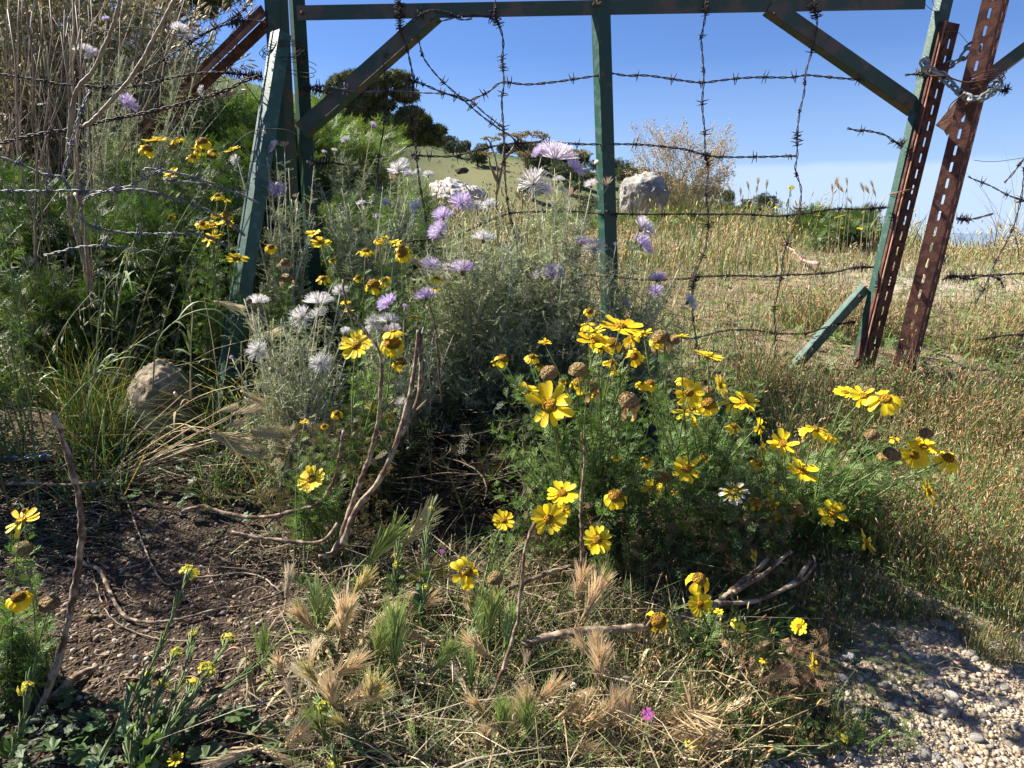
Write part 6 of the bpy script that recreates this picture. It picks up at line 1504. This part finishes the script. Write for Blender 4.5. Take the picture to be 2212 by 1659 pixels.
fennel('green fennel behind the small lilac thistle heads', (800, 640), (700, 960, 420, 600), (2.5, 3.1), 90, (.05, .11), (.13, .19, .06), 7)
fennel('soft green fennel on the field edge left of the latch post', (1780, 540), (1725, 1890, 468, 520), (5.2, 6.0), 50, (.10, .18), (.12, .185, .055), 8)
fennel('low green weeds at the far side of the field under the boulder', (1350, 560), (1160, 1700, 468, 500), (6.5, 8.0), 90, (.10, .2), (.19, .22, .08), 9, base_r=.8, leafn=12)
fennel('green undergrowth darkened to stand for shade in the hollow behind the forked stems', (960, 1090), (860, 1180, 880, 1060), (1.55, 1.95), 150, (.025, .06), (.04, .06, .028), 11, leafn=26, base_r=.2)  # leaf colour set dark to paint in the shade of the hollow
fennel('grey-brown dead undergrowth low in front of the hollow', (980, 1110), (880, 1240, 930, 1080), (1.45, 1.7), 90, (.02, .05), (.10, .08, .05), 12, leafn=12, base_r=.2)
fennel('tall weeds added mostly out of view past the left edge to shade the bare soil', (-120, 980), (-640, 10, 330, 820), (1.35, 2.0), 130, (.04, .09), (.10, .15, .05), 13, leafn=16, base_r=.3)  # added shade caster, mostly out of view at left
fennel('grey-green scrub of thorny stems in front of the left fennel', (160, 780), (-60, 470, 380, 760), (1.95, 2.3), 60, (.025, .06), (.17, .19, .12), 14, leafn=18, base_r=.4)
fennel('green weeds filling the gap behind the hinge posts', (650, 760), (560, 760, 520, 760), (2.3, 2.7), 60, (.04, .08), (.06, .10, .035), 10)

# pale reed leaves of the top left thicket
def thicket():
    n = 7500; px = R_(-120, 430, n); py = R_(-90, 470, n); Yt = R_(3.2, 4.4, n)
    k = py > -90 + 0 * px; k &= (py > (px - 300) * 1.15 + rng.normal(0, 30, n)) ; px, py, Yt = px[k], py[k], Yt[k]; n = len(px)
    P0 = at(px, py, Yt); L = R_(.10, .34, n); az_ = rng.normal(.4, 1.2, n); el = rng.normal(.9, .6, n)
    d = np.stack([np.cos(az_) * np.cos(el), np.sin(az_) * np.cos(el) * .7, np.sin(el)], -1); t = np.linspace(0, 1, 5)[None, :, None]
    P = P0[:, None] + d[:, None] * t * L[:, None, None] - np.array([0, 0, 1.0]) * t ** 2 * (L * R_(.1, .7, n))[:, None, None]
    cols = np.array([(.42, .36, .20), (.50, .44, .28), (.28, .27, .12), (.16, .19, .07), (.34, .27, .15)])
    mb = MB(); mb.ribbons(P, R_(.0025, .007, (n, 1)) * np.array([[.7, 1, .9, .6, .1]]), nrm(np.cross(d, rng.normal(size=(n, 3)))), cols[rng.choice(5, n)] * R_(.6, 1.25, (n, 1)))
    tag(mb.build('reed_thicket', M_dry), 'dense tangle of pale dry reed leaves filling the top left corner', 'thicket', kind='stuff')
    n = 260; B = at(R_(-100, 330, n), R_(380, 520, n), R_(3.2, 4.2, n)); B[:, 2] = gz(B[:, 0], B[:, 1]); T = at(R_(-100, 420, n), R_(-60, 200, n), R_(3.2, 4.2, n))
    MB().tubes(bez(B, T, .1, .05, 8), np.tile(np.linspace(.005, .002, 8), (n, 1)), 4, vary((.36, .29, .18), n)).build('reed_stems', M_dry); o = bpy.data.objects['reed_stems']
    tag(o, 'tangled thin stems inside the top left thicket', 'thicket', kind='stuff')
    # thin arching stalks against the sky by the rusty brace
    n = 46; B = at(R_(150, 420, n), R_(260, 420, n), R_(2.9, 3.4, n)); T = at(R_(290, 560, n), R_(-20, 210, n), R_(2.9, 3.4, n)); P = bez(B, T, .2, .04, 8)
    mb = MB().tubes(P, np.tile(np.linspace(.0022, .0009, 8), (n, 1)), 3, vary((.40, .36, .24), n)); pos, tan, _, _ = along(P, 8, .85, 1.0)
    m = len(pos); mb.inst(SPIN, frames(tan + rng.normal(0, .5, (m, 3)), scale=R_(.02, .045, m)), pos, vary((.55, .45, .28), m)); tag(mb.build('arching_stalks', M_dry), 'thin arching seed stalks against the sky beside the rusty brace', 'grass', kind='stuff')
thicket()

# dead straw litter and fallen stems on the bare soil
def litter(name, label, n, ymin, ymax, pxr, pyr, L, r, cols, dz=(.002, .02), mask=None, m=None, curl=.25, mat_=None):
    P0 = scatter(n, ymin, ymax, pxr, pyr, 1.0, mask); n = len(P0); P0[:, 2] += R_(dz[0], dz[1], n); a = R_(0, 6.28, n); d = np.stack([np.cos(a), np.sin(a) * .8, rng.normal(0, .12, n)], -1)
    Ln = R_(L[0], L[1], n); t = np.linspace(-.5, .5, 6)[None, :, None]; side = np.stack([-np.sin(a), np.cos(a), 0 * a], -1)
    P = P0[:, None] + d[:, None] * t * Ln[:, None, None] + side[:, None] * (t * t - .08) * (Ln * rng.normal(0, curl * 3, n))[:, None, None]; P[..., 2] = np.maximum(P[..., 2], gz(P[..., 0], P[..., 1]) + .001)
    P[..., 2] += .004 * np.sin(np.arange(6))[None] * R_(0, 1, (n, 1))
    c = np.array(cols)[rng.choice(len(cols), n)] * R_(.6, 1.25, (n, 1))
    return tag(MB().tubes(P, R_(r[0], r[1], (n, 1)) * np.array([[.8, 1, 1, 1, .9, .5]]), 3, c).build(name, mat_ or M_dry), label, 'straw', kind='stuff')
STRAW = [(.34, .26, .17), (.24, .18, .12), (.16, .11, .075), (.46, .37, .25)]
litter('straw_litter', 'matted dead straw and stems lying on the soil left of centre', 1500, 1.12, 1.95, (-80, 1000), (940, 1230), (.03, .20), (.0005, .0020), STRAW + [(.12, .17, .07)], mask=lambda P, x, y: (wob(P[:, 0], P[:, 1], 8, 3) > -.25 + (y - 1000) / 500), curl=.5)
litter('front_litter', 'dead stems and straw under the barley of the front centre', 1700, .76, 1.3, (560, 1560), (1180, 1760), (.02, .12), (.0005, .0020), STRAW + [(.62, .52, .36), (.56, .46, .30)], dz=(.002, .03), curl=.45, mask=lambda P, x, y: x > 600 + (1500 - y) * .3)
litter('soil_litter', 'few dry bits of stem on the bare soil', 420, .78, 1.4, (-80, 640), (1180, 1760), (.015, .07), (.0004, .0011), STRAW, dz=(.001, .006))
litter('hollow_litter', 'dead twigs inside the hollow under the thistles, coloured dark for its shade', 420, 1.25, 1.9, (680, 1300), (820, 1180), (.05, .2), (.0007, .0018), [(.13, .09, .065), (.20, .15, .10), (.09, .06, .045)], dz=(.005, .16))  # twig colours darkened for the shade inside the hollow
litter('gravel_litter', 'dry chaff and stem bits strewn over the gravel', 800, .76, 1.35, (1440, 2340), (1230, 1760), (.01, .05), (.0003, .0008), STRAW, dz=(.002, .012))

# crumpled brown dead leaves hanging under the daisy bush and beside the bare stems
def crumple(name, label, n, box, Y, col, size, T=T_DAISY):
    P = at(R_(box[0], box[1], n), R_(box[2], box[3], n), R_(Y[0], Y[1], n)); P[:, 2] = np.maximum(P[:, 2], gz(P[:, 0], P[:, 1]) + .01); mb = MB(); w = rng.integers(len(T), size=n)
    for k in range(len(T)):
        q = w == k; m = q.sum(); mb.inst(T[k], frames(nrm(rng.normal(size=(m, 3))), roll=R_(0, 6, m), scale=R_(size[0], size[1], m)), P[q], vary(col, m, .5, 1.4, .1))
    return tag(mb.build(name, M_dry), label, 'leaves', kind='stuff')
crumple('withered_leaves', 'crumpled brown leaves in front of the dark hollow, left of the bare stems', 700, (570, 850, 900, 1190), (1.3, 1.5), (.19, .16, .07), (.012, .03))
crumple('withered_leaves', 'crumpled dead leaves hanging under the big daisy bush', 1000, (1130, 1700, 1080, 1290), (1.15, 1.4), (.20, .13, .07), (.012, .03))
crumple('withered_leaves', 'brown shrivelled leaves low on the right of the fallen branch', 700, (1560, 1800, 1380, 1620), (.9, 1.05), (.26, .17, .09), (.010, .022))
crumple('dull_weeds', 'dull grey-green weeds behind the dark hollow', 2600, (700, 1180, 640, 960), (1.9, 2.3), (.16, .19, .10), (.02, .05), T_THIS)
crumple('dull_weeds', 'tangled grey stems and leaves under the thistle heads', 2600, (880, 1340, 560, 880), (1.75, 2.1), (.30, .32, .18), (.018, .045), T_THIS)
crumple('low_weeds', 'small green leaves low between the daisy bushes', 2200, (1300, 1700, 1000, 1330), (1.15, 1.4), (.08, .13, .04), (.015, .035))

# broad low leaves: mallow in the front, lobed weeds at right and left
def rosette(name, label, n, box, size, col, Ts=T_LOBE, lift=(.006, .03), up=.35):
    px, py = R_(box[0], box[1], n), R_(box[2], box[3], n); P = np.array([onground(G(x, y)) for x, y in zip(px, py)]); P[:, 2] += R_(lift[0], lift[1], n)
    a = R_(0, 6.28, n); d = np.stack([np.cos(a), np.sin(a), R_(-.1, up, n)], -1); mb = MB(); w = rng.integers(len(Ts), size=n)
    for k in range(len(Ts)):
        q = w == k; m = q.sum(); mb.inst(Ts[k], frames(d[q], roll=rng.normal(0, .35, m), scale=R_(size[0], size[1], m)), P[q], vary(col, m, .65, 1.35, .1))
    return tag(mb.build(name, M_leaf), label, 'leaves', kind='stuff')
rosette('mallow_leaves', 'grey-green lobed mallow leaves among the barley in the front centre', 85, (840, 1260, 1360, 1570), (.012, .026), (.12, .17, .09))
rosette('mallow_leaves', 'scattered low lobed leaves along the bottom edge left of centre', 70, (180, 720, 1560, 1700), (.014, .03), (.09, .14, .05))
rosette('broad_weeds', 'broad bright green leaves low between the daisies and the field grass at right', 110, (1960, 2260, 1090, 1200), (.03, .07), (.17, .28, .09), T_LANCE + T_LOBE)
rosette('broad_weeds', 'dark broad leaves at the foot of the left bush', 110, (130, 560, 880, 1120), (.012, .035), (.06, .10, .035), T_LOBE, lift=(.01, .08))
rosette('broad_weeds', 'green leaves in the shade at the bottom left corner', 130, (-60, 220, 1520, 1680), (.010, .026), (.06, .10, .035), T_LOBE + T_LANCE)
rosette('broad_weeds', 'low green leaves under the fallen branch', 220, (1440, 1760, 1330, 1640), (.012, .028), (.09, .14, .045))
rosette('field_weeds', 'low green weed leaves scattered through the dry field', 3600, (1300, 2212, 500, 1150), (.03, .07), (.16, .23, .08), [T_DAISY[0], T_DAISY[2], T_LANCE[0]], up=.9)
rosette('soil_weeds', 'low grey-green weed leaves on the soil left of the forked stems', 330, (60, 900, 985, 1200), (.010, .030), (.11, .16, .07), [T_LOBE[0], T_THIS[0], T_DAISY[0]], lift=(.002, .04), up=.8)
rosette('front_weeds', 'small mixed green leaves under the barley of the front', 420, (620, 1560, 1260, 1680), (.010, .026), (.12, .19, .06), [T_LOBE[1], T_DAISY[0], T_LANCE[1]], lift=(.002, .02), up=.8)
rosette('dead_leaf_litter', 'dead brown leaf scraps lying over the left soil', 420, (-40, 1000, 985, 1500), (.006, .018), (.26, .17, .10), [T_LOBE[0], T_LANCE[0]], lift=(.001, .006), up=.3)
def tufts(name, label, spots_, n, L, w, col, spread=.012):
    P0 = []
    for x, y in spots_:
        p = G(x, y); P0.append(np.tile(p, (n, 1)) + np.stack([rng.normal(0, spread, n), rng.normal(0, spread, n), np.zeros(n)], -1))
    P0 = np.concatenate(P0); P0[:, 2] = gz(P0[:, 0], P0[:, 1]); m = len(P0); P, W, S = blade_field(P0, R_(L[0], L[1], m), R_(w[0], w[1], m), R_(.1, .8, m), 5)
    return tag(MB().ribbons(P, W, S, vary(col, m, .6, 1.3)).build(name, M_leaf), label, 'grass', kind='stuff')
tufts('green_tufts', 'bright green grass tufts at the feet of the green barley', [(660, 1370), (700, 1360), (830, 1460), (850, 1480), (812, 1500), (1045, 1430), (1062, 1420), (1095, 1440), (1110, 1450), (1020, 1520), (1140, 1640), (1090, 1630), (980, 1540), (760, 1320), (790, 1280), (570, 1430), (905, 1400), (1230, 1450), (1290, 1470), (1180, 1480), (1560, 1600), (1850, 1610), (1790, 1560)], 26, (.03, .08), (.0008, .0019), (.15, .25, .055))
rosette('verge_weeds', 'small green and reddish weeds among the grass at the right verge', 1500, (1560, 2212, 850, 1360), (.014, .036), (.15, .21, .07), [T_DAISY[0], T_LANCE[1], T_THIS[1]], up=.9, lift=(.005, .04))
rosette('small_weeds', 'small feathery weeds in the gravel', 700, (1480, 1980, 1260, 1650), (.010, .024), (.09, .13, .04), [T_DAISY[0], T_DAISY[1]])

# a big silvery spurge-like weed at far right behind the posts and a couple of long curving grass blades at left
thistle('grey-green bushy weed beyond the gap between the rusty posts', (2015, 660), [], (4.2, 4.6), 16, (1985, 2050, 530, 600), 4.4, leafn=30, leaf=(.05, .10), col=(.16, .20, .13))
gb = np.random.default_rng(5)
for (pts, Yb_, lb) in [([(110, 960), (160, 860), (230, 790), (300, 740), (345, 712)], 1.75, 'long green grass blade arching up to the right at left'),
                       ([(330, 840), (340, 740), (385, 690), (440, 668), (480, 675), (500, 700)], 1.7, 'dark green blade bowing towards the stay post'),
                       ([(40, 1000), (80, 830), (110, 760), (150, 690), (200, 630)], 1.8, 'tall grey-green oat stalk at the left edge'),
                       ([(60, 980), (30, 830), (15, 740), (30, 700)], 1.7, 'oat stalk leaning at the far left edge'),
                       ([(60, 1000), (140, 880), (220, 790), (240, 770)], 1.6, 'grey leafy stem crossing left of the brown stone'),
                       ([(180, 930), (205, 800), (215, 690), (230, 620), (260, 590)], 1.75, 'upright oat stalk in the middle of the left grasses'),
                       ([(250, 700), (262, 620), (275, 560), (290, 520)], 1.8, 'short oat stalk above the brown stone'),
                       ([(412, 860), (412, 750), (416, 680), (410, 640)], 1.72, 'straight straw stem just left of the stay post')]:
    P = resample(np.array([at(x, y, Yb_) for x, y in pts]), .02); b0 = onground(P[0]); k = len(P); root = thing('tall_grass', lb, 'grass', b0)
    MB().tubes((P - b0)[None], np.linspace(.0020, .0011, k)[None], 5, (.22, .27, .12) if 'straw' not in lb else (.5, .4, .25)).build('stem', M_stem, root)
    n = 5; pos, tan, _, _ = along(P[None] - b0, n, .15, .95); d = nrm(tan + gb.normal(0, .45, (n, 3))); q = np.linspace(0, 1, 7)[None, :, None]; Lb = gb.uniform(.06, .16, (n, 1, 1))
    PB = pos[:, None] + d[:, None] * q * Lb - np.array([0, 0, 1.0]) * q ** 2 * Lb * .6
    for z in range(n):
        MB().ribbons(PB[z:z+1], np.array([[.002, .003, .003, .0027, .002, .0013, .0002]]), nrm(np.cross(d[z:z+1], [0, -.3, 1.0])), vary((.16, .23, .08), 1)).build('blade', M_leaf, root)
    if 'oat' in lb:
        n = 12; pos, tan, _, _ = along(P[None] - b0, n, .7, 1.0); e_ = pos + np.stack([gb.normal(0, .02, n), gb.normal(0, .02, n), gb.uniform(-.05, -.015, n)], -1)
        mb = MB().inst(SPIN, frames(e_ - pos, scale=np.full(n, .022)), e_, vary((.42, .42, .28), n)); mb.tubes(bez(pos, e_, .3, .02, 5), np.full((n, 5), .0004), 3, (.4, .38, .24)); mb.build('spikelets', M_dry, root)

# ------------------------------------------------------------------ stones
PM = [rock_mesh('pebble', 2, (1, .85, .62), 100 + i, M_stone, rough=.25, cuts=6, smooth_=True) for i in range(10)]
PV = []
for me in PM:
    v = np.array([q.co[:] for q in me.vertices]); PV.append(v)
PF = ICO[2][1]
gravel_mask = lambda P, x, y: (x > 1470 + 60 * np.sin(y * .02)) & (wob(P[:, 0], P[:, 1], 9, 8) > -.45)
big = scatter(300, .76, 1.3, (1470, 2300), (1265, 1740), 1.0, gravel_mask)
szb = np.random.default_rng(3)
PT = []
for c in [(1.0, .93, .82), (1.05, .96, .82), (.84, .80, .74), (1.15, 1.08, .96), (.95, .80, .62)]:
    m = mat('pebble_stone', tuple(q * .42 for q in c), .85, .3, 2.2, tint=False, bump=.006, bscale=9, spec=.2, col2=tuple(q * .33 for q in c)); PT.append(m)
PMM = []
for i, me in enumerate(PM):
    for m in PT[:]:
        q = me.copy(); q.materials.clear(); q.materials.append(m); PMM.append(q)
# the few larger stones the photograph shows, then the rest of the 300 largest
known = [(1970, 1460, 20), (1635 + 340, 1445, 16), (1948, 1445, 16), (1893, 1418, 20), (1893, 1437, 20), (1893, 1340, 13), (1978, 1461, 16), (1855, 1545, 40), (1833, 1585, 26), (1777, 1550, 22), (1722, 1495, 20), (1810, 1500, 16), (1822, 1525, 16), (1965, 1640, 28), (2040, 1545, 30), (2055, 1400, 18), (2170, 1384, 18), (2062, 1320, 18), (2110, 1430, 20), (2155, 1530, 24), (2060, 1530, 18), (1795, 1497, 18), (2115, 1500, 18), (2130, 1495, 14), (2160, 1485, 18), (1750, 1275, 9), (2180, 1610, 22), (2010, 1450, 15), (2040, 1425, 20), (1985, 1430, 18)]
cnt = 0
def put_stone(p, size, label, group):
    o = link('pebble', PMM[int(szb.integers(len(PMM)))], None, (p[0], p[1], p[2] + size * .12))
    o.scale = (size, size * szb.uniform(.8, 1.1), size * szb.uniform(.75, 1.1)); o.rotation_euler = (szb.uniform(-.3, .3), szb.uniform(-.3, .3), szb.uniform(0, 6.28))
    tag(o, label, 'stone', group)
for x, y, w in known:
    p = G(x, y); put_stone(p, w / FOC * p[1] * .62, 'one of the pale limestone pebbles of the gravel at the lower right', 'loose pebbles of the gravel at lower right'); cnt += 1
for p in big[:300 - cnt]:
    put_stone(p, (.004 + .011 * szb.random() ** 2.2), 'one of the pale limestone pebbles of the gravel at the lower right', 'loose pebbles of the gravel at lower right')
def grit(name, label, n, ymin, ymax, pxr, pyr, size, cols, mask=None, power=1.0, m=None):
    P = scatter(n, ymin, ymax, pxr, pyr, power, mask); N = len(P); s = size[0] + (size[1] - size[0]) * rng.random(N) ** 2.5; mb = MB(); w = rng.integers(10, size=N)
    P[:, 2] += s * R_(-.15, .3, N); V1, F1 = ICO[1]
    shapes = [V1 * np.array([1, a, b]) * (1 + .12 * np.sin(V1[:, [1]] * 5 + a * 9)) for a, b in zip(np.linspace(.65, 1, 10), np.linspace(.8, .5, 10))]
    for k in range(10):
        q = w == k; mm = q.sum(); mb.inst((shapes[k], F1), frames(np.stack([rng.normal(size=mm), rng.normal(size=mm), rng.normal(0, .25, mm)], -1), roll=rng.normal(0, .3, mm), scale=s[q]), P[q], np.array(cols)[rng.choice(len(cols), mm)] * R_(.7, 1.2, (mm, 1)))
    return tag(mb.build(name, M_grit, None, False), label, 'gravel', kind='stuff')
M_grit = mat('grit', (1, 1, 1), .9, .25, 60, spec=.15)
PALE = [(.45, .38, .28), (.56, .48, .37), (.34, .29, .22), (.42, .31, .20), (.29, .22, .15)]
BROWN = [(.24, .175, .12), (.33, .26, .19), (.17, .12, .085), (.42, .36, .29)]
grit('gravel', 'small pale pebbles and grit of the track at the lower right', 6500, .74, 1.4, (1400, 2340), (1205, 1760), (.0008, .0070), PALE, lambda P, x, y: (wob(P[:, 0], P[:, 1], 9, 8) > -.22 - (x - 1700) / 1500))
grit('brown_grit', 'small brown pebbles on the bare soil at the lower left', 6000, .76, 1.5, (-80, 900), (1020, 1760), (.0010, .0066), BROWN)
grit('brown_crumbs', 'fine soil crumbs of the bare patch', 5200, .76, 1.3, (-40, 760), (1180, 1760), (.0006, .0018), [(.14, .09, .06), (.20, .13, .085)])
grit('field_stones', 'white stones and rubble showing through the dry field beyond the gate', 1500, 2.6, 6.0, (1350, 2360), (540, 790), (.003, .012), [(.50, .43, .34), (.42, .36, .28)], lambda P, x, y: wob(P[:, 0], P[:, 1], 1.8, 12) > .18)
for (x, y, w) in [(870, 0, 0)][:0]: pass
def some_stones(lst, desc, group):
    for (x, y, w), lb in zip(lst, labels_for([(desc, q[0], q[1]) for q in lst])):
        p = G(x, y); put_stone(p, w / FOC * p[1] * .8, lb, group)
some_stones([(293, 1424, 12), (284, 1455, 14), (330, 1465, 8), (395, 1600, 10), (242, 1300, 10), (310, 1258, 9), (205, 1330, 12), (262, 1358, 12), (320, 1470, 10)], 'whitish pebble on brown soil', 'whitish pebbles on the brown soil')
some_stones([(1195, 1350, 15), (1215, 1340, 18), (1235, 1355, 14), (1240, 1335, 22), (1206, 1398, 12)], 'white stone heaped', 'white stones above the fallen branch')

# ------------------------------------------------------------------ little things
M_shell = mat('snail_shell', (.72, .64, .52), .45, .4, 3, tint=False, col2=(.50, .40, .30), spec=.4)
def snail(label, px, py, Y, w, seed):
    r = np.random.default_rng(seed); c = at(px, py, Y); s = w / 2 / FOC * Y; n = 60; t = np.linspace(0, 2.4, n); a = t * 2 * np.pi; rad = .62 * np.exp(-t * .75); P = np.stack([rad * np.cos(a), rad * np.sin(a), .5 * t * .35], -1)
    mb = MB().tubes((P * s)[None], (.52 * np.exp(-t * .7) * s)[None], 10)
    root = thing('snail', label, 'snail', c); o = mb.build('shell', M_shell, root, True); o.rotation_euler = (1.3, r.uniform(-.5, .5), r.uniform(0, 6))
    b = MB(); V, F = ICO[1]; b.add(V * np.array([1.0, .45, .28]) * s + np.array([0, .4 * s, -.62 * s]), F, (.35, .28, .2)); b.build('foot', M_stem, root, True)
snail('small round whitish snail stuck on the left flange of the centre post', 1353 / 3 + 837.5, 351, YG - .03, 12, 1)
snail('white snail clinging to the front of the brown stone', 379, 852, 1.80, 14, 2)
snail('snail on the stay post near its upper middle', 571, 285, 2.15, 9, 3)
snail('pale snail on the left hinge post base thistle', 600, 398, 2.12, 9, 4)
snail('snail on the rusty brace low part', 307, 254, 2.75, 9, 5)

root = thing('fly', 'small grey fly sitting on the disc of the open daisy in the front centre', 'fly', at(1003, 1229, .985))
V, F = ICO[2]; s = .0022
MB().add(V * np.array([1.7, .8, .75]) * s, F, (.03, .03, .035)).build('fly_body', M_stem, root, True)
MB().add(V * np.array([.6, .7, .65]) * s + np.array([1.9, 0, .1]) * s, F, (.10, .03, .02)).build('fly_head', M_stem, root, True)
for sg in (-1, 1): MB().add(np.array([(0, 0, .7), (-1.2, sg * 1.2, 1.0), (-2.9, sg * 1.3, .8), (-2.4, sg * .3, .8)]) * s, [(0, 1, 2, 3)], (.45, .45, .48)).build('wing', M_floret, root)
P = np.array([[(q * .7, 0, 0), (q * .9, sg * 1.0, .3), (q * 1.1, sg * 1.5, -1.1)] for q in (-1, 0, 1) for sg in (-1, 1)]) * s
MB().tubes(P, np.full((6, 3), .0001), 3, (.02, .02, .02)).build('legs', M_stem, root)
root.rotation_euler = (0.5, 0, 2.4)
root = thing('fly', 'tiny dark fly on the rightmost of three side-on daisies below the latch post', 'fly', at(1905, 857, 1.40))
MB().add(V * np.array([1.5, .8, .75]) * s, F, (.04, .07, .06)).build('fly_body', M_stem, root, True)
MB().add(np.array([(0, .3, .7), (-2.4, 1.3, .9), (-2.2, .2, .8)]) * s, [(0, 1, 2)], (.4, .4, .42)).build('wing', M_floret, root)

# the crumpled blue and white plastic wrapper on the soil at left
M_plastic = mat('wrapper_plastic', (1, 1, 1), .3, .1, 60, spec=.5, trans=.15)
c = G(52, 1003); nx, ny = 26, 12; X, Yv = np.meshgrid(np.linspace(-1, 1, nx), np.linspace(-1, 1, ny), indexing='ij')
Zw = .35 * np.abs(np.sin(X * 5 + Yv * 2)) + .25 * np.sin(Yv * 6 + X * 3) + .18 * np.sin(X * 13 - Yv * 5) + .6 * (1 - Yv ** 2) * (.5 + .5 * X)
s = 50 / FOC * c[1]; V = np.stack([X * s * 1.05, Yv * s * .40 * (1 - .3 * np.abs(X)), (Zw + .5) * s * .22], -1).reshape(-1, 3) + np.array([0, 0, .004])
i, j = np.meshgrid(np.arange(nx - 1), np.arange(ny - 1), indexing='ij'); q = (i * ny + j).ravel(); F = np.stack([q, q + ny, q + ny + 1, q + 1], -1)
fx = X[:-1, :-1].ravel(); fy = Yv[:-1, :-1].ravel(); col = np.where(((fx > -.45) & (fx < .78) & (fy < .35) & (np.sin(fx * 9 + fy * 5) > -.3))[:, None], np.array([[.42, .56, .66]]), np.array([[.02, .13, .50]]))
tag(MB().add(V, F, col).build('plastic_wrapper', M_plastic, None, False, c), 'crumpled blue and white plastic wrapper lying on the soil at left', 'litter')
# dandelion-like puffs
for (x, y, w, lb) in [(1238, 1481, 16, 'upper of two white puffy seed heads in the front right barley'), (1264, 1503, 20, 'lower of two white puffy seed heads in the front right barley')]:
    p = at(x, y, .90); g = onground(p); root = thing('seed_puff', lb, 'seed head', g); rad = w / 2 / FOC * .9
    MB().tubes(bez((g - 0)[None], p[None], .1, .03, 6) - g, np.full((1, 6), .0006), 4, (.3, .3, .15)).build('stem', M_stem, root)
    n = 260; d = nrm(rng.normal(size=(n, 3))); P = np.stack([d * .1 * rad, d * rad * R_(.8, 1.1, (n, 1))], 1) + (p - g)
    MB().ribbons(P, np.tile([[.0002, .00035]], (n, 1)), nrm(np.cross(d, rng.normal(size=(n, 3)))), (.72, .68, .58)).build('fluff', M_floret, root)
# pinkish strip of cloth or tape lying in the field
p0 = [(1680, 520), (1695, 545), (1712, 562), (1730, 582), (1755, 590), (1770, 592)]
P = resample(np.array([onground(G(x, y), .05) for x, y in p0]), .05); k = len(P); b0 = P[0].copy()
W = np.full(k, .009) * (1 + .4 * np.sin(np.arange(k) * 1.3)); sd = nrm(np.stack([.2 + .0 * W, .3 + .3 * np.sin(np.arange(k)), .9 + 0 * W], -1))
VV = np.stack([P - sd * W[:, None], P + sd * W[:, None]], 1).reshape(-1, 3) - b0; F = [(2 * i, 2 * i + 1, 2 * i + 3, 2 * i + 2) for i in range(k - 1)]
o = MB().add(VV, F, (.62, .36, .32)).build('plastic_strip', M_dry, None, True, b0); tag(o, 'faded pink strip of plastic lying in the dry field behind the wires', 'litter')
sm_ = o.modifiers.new('solid', 'SOLIDIFY'); sm_.thickness = .002

fs = np.random.default_rng(19)
fan = [((250 + fs.uniform(-40, 40), 1000 + fs.uniform(-40, 30)), (fs.uniform(430, 570), fs.uniform(885, 985))) for _ in range(16)]
for ((x0, y0), (x1, y1)), lb in zip(fan, labels_for([('fallen straw stalk with its tip', q[1][0], q[1][1]) for q in fan])):
    a0 = onground(at(x0, y0, 1.62), .01); e0 = at(x1, y1, 1.55); root = thing('straw_stalk', lb, 'straw', a0, 'straw stalks fallen below the stay post')
    P = bez(a0[None], e0[None], fs.uniform(.02, .14), .03, 10); MB().tubes(P - a0, np.linspace(.0016, .0009, 10)[None], 4, tuple(np.array((.60, .48, .30)) * fs.uniform(.7, 1.15))).build('stalk', M_dry, root)
    if fs.random() < .6:
        o = link('ear', EAR['p'][int(fs.integers(2))], root); set_frame(o, P[0, -1], P[0, -1] - P[0, -2] + np.array([0, 0, -.01]), fs.uniform(.06, .09), 0, a0)
def brome():
    mb = MB(); n = 120; px, py = R_(1180, 1520, n), R_(1520, 1700, n); k = (px > 1180 + (1700 - py) * .5) & (np.hypot(px - 1385, py - 1560) > 95) & (np.hypot(px - 1250, py - 1500) > 45); px, py = px[k], py[k]; n = len(px)
    P = at(px, py, R_(.82, .92, n)); P[:, 2] = np.maximum(P[:, 2], gz(P[:, 0], P[:, 1]) + .012); d = nrm(np.stack([R_(-.4, 1, n), R_(-.4, .3, n), R_(-.1, .6, n)], -1))
    m = 12; dd = nrm(np.repeat(d, m, 0) + rng.normal(0, .16, (n * m, 3))); B = np.repeat(P, m, 0) + dd * R_(0, .02, (n * m, 1)); L = R_(.02, .042, (n * m, 1)); PP = np.stack([B, B + dd * L * .5, B + dd * L], 1)
    mb.ribbons(PP, np.tile([[.0006, .0010, .0001]], (n * m, 1)), nrm(np.cross(dd, rng.normal(size=(n * m, 3)))), vary((.50, .36, .19), n * m, .55, 1.3, .08))
    tag(mb.build('brome_bunches', M_dry), 'drooping tan brome grass bunches along the bottom, right of centre', 'grass', kind='stuff')
brome()
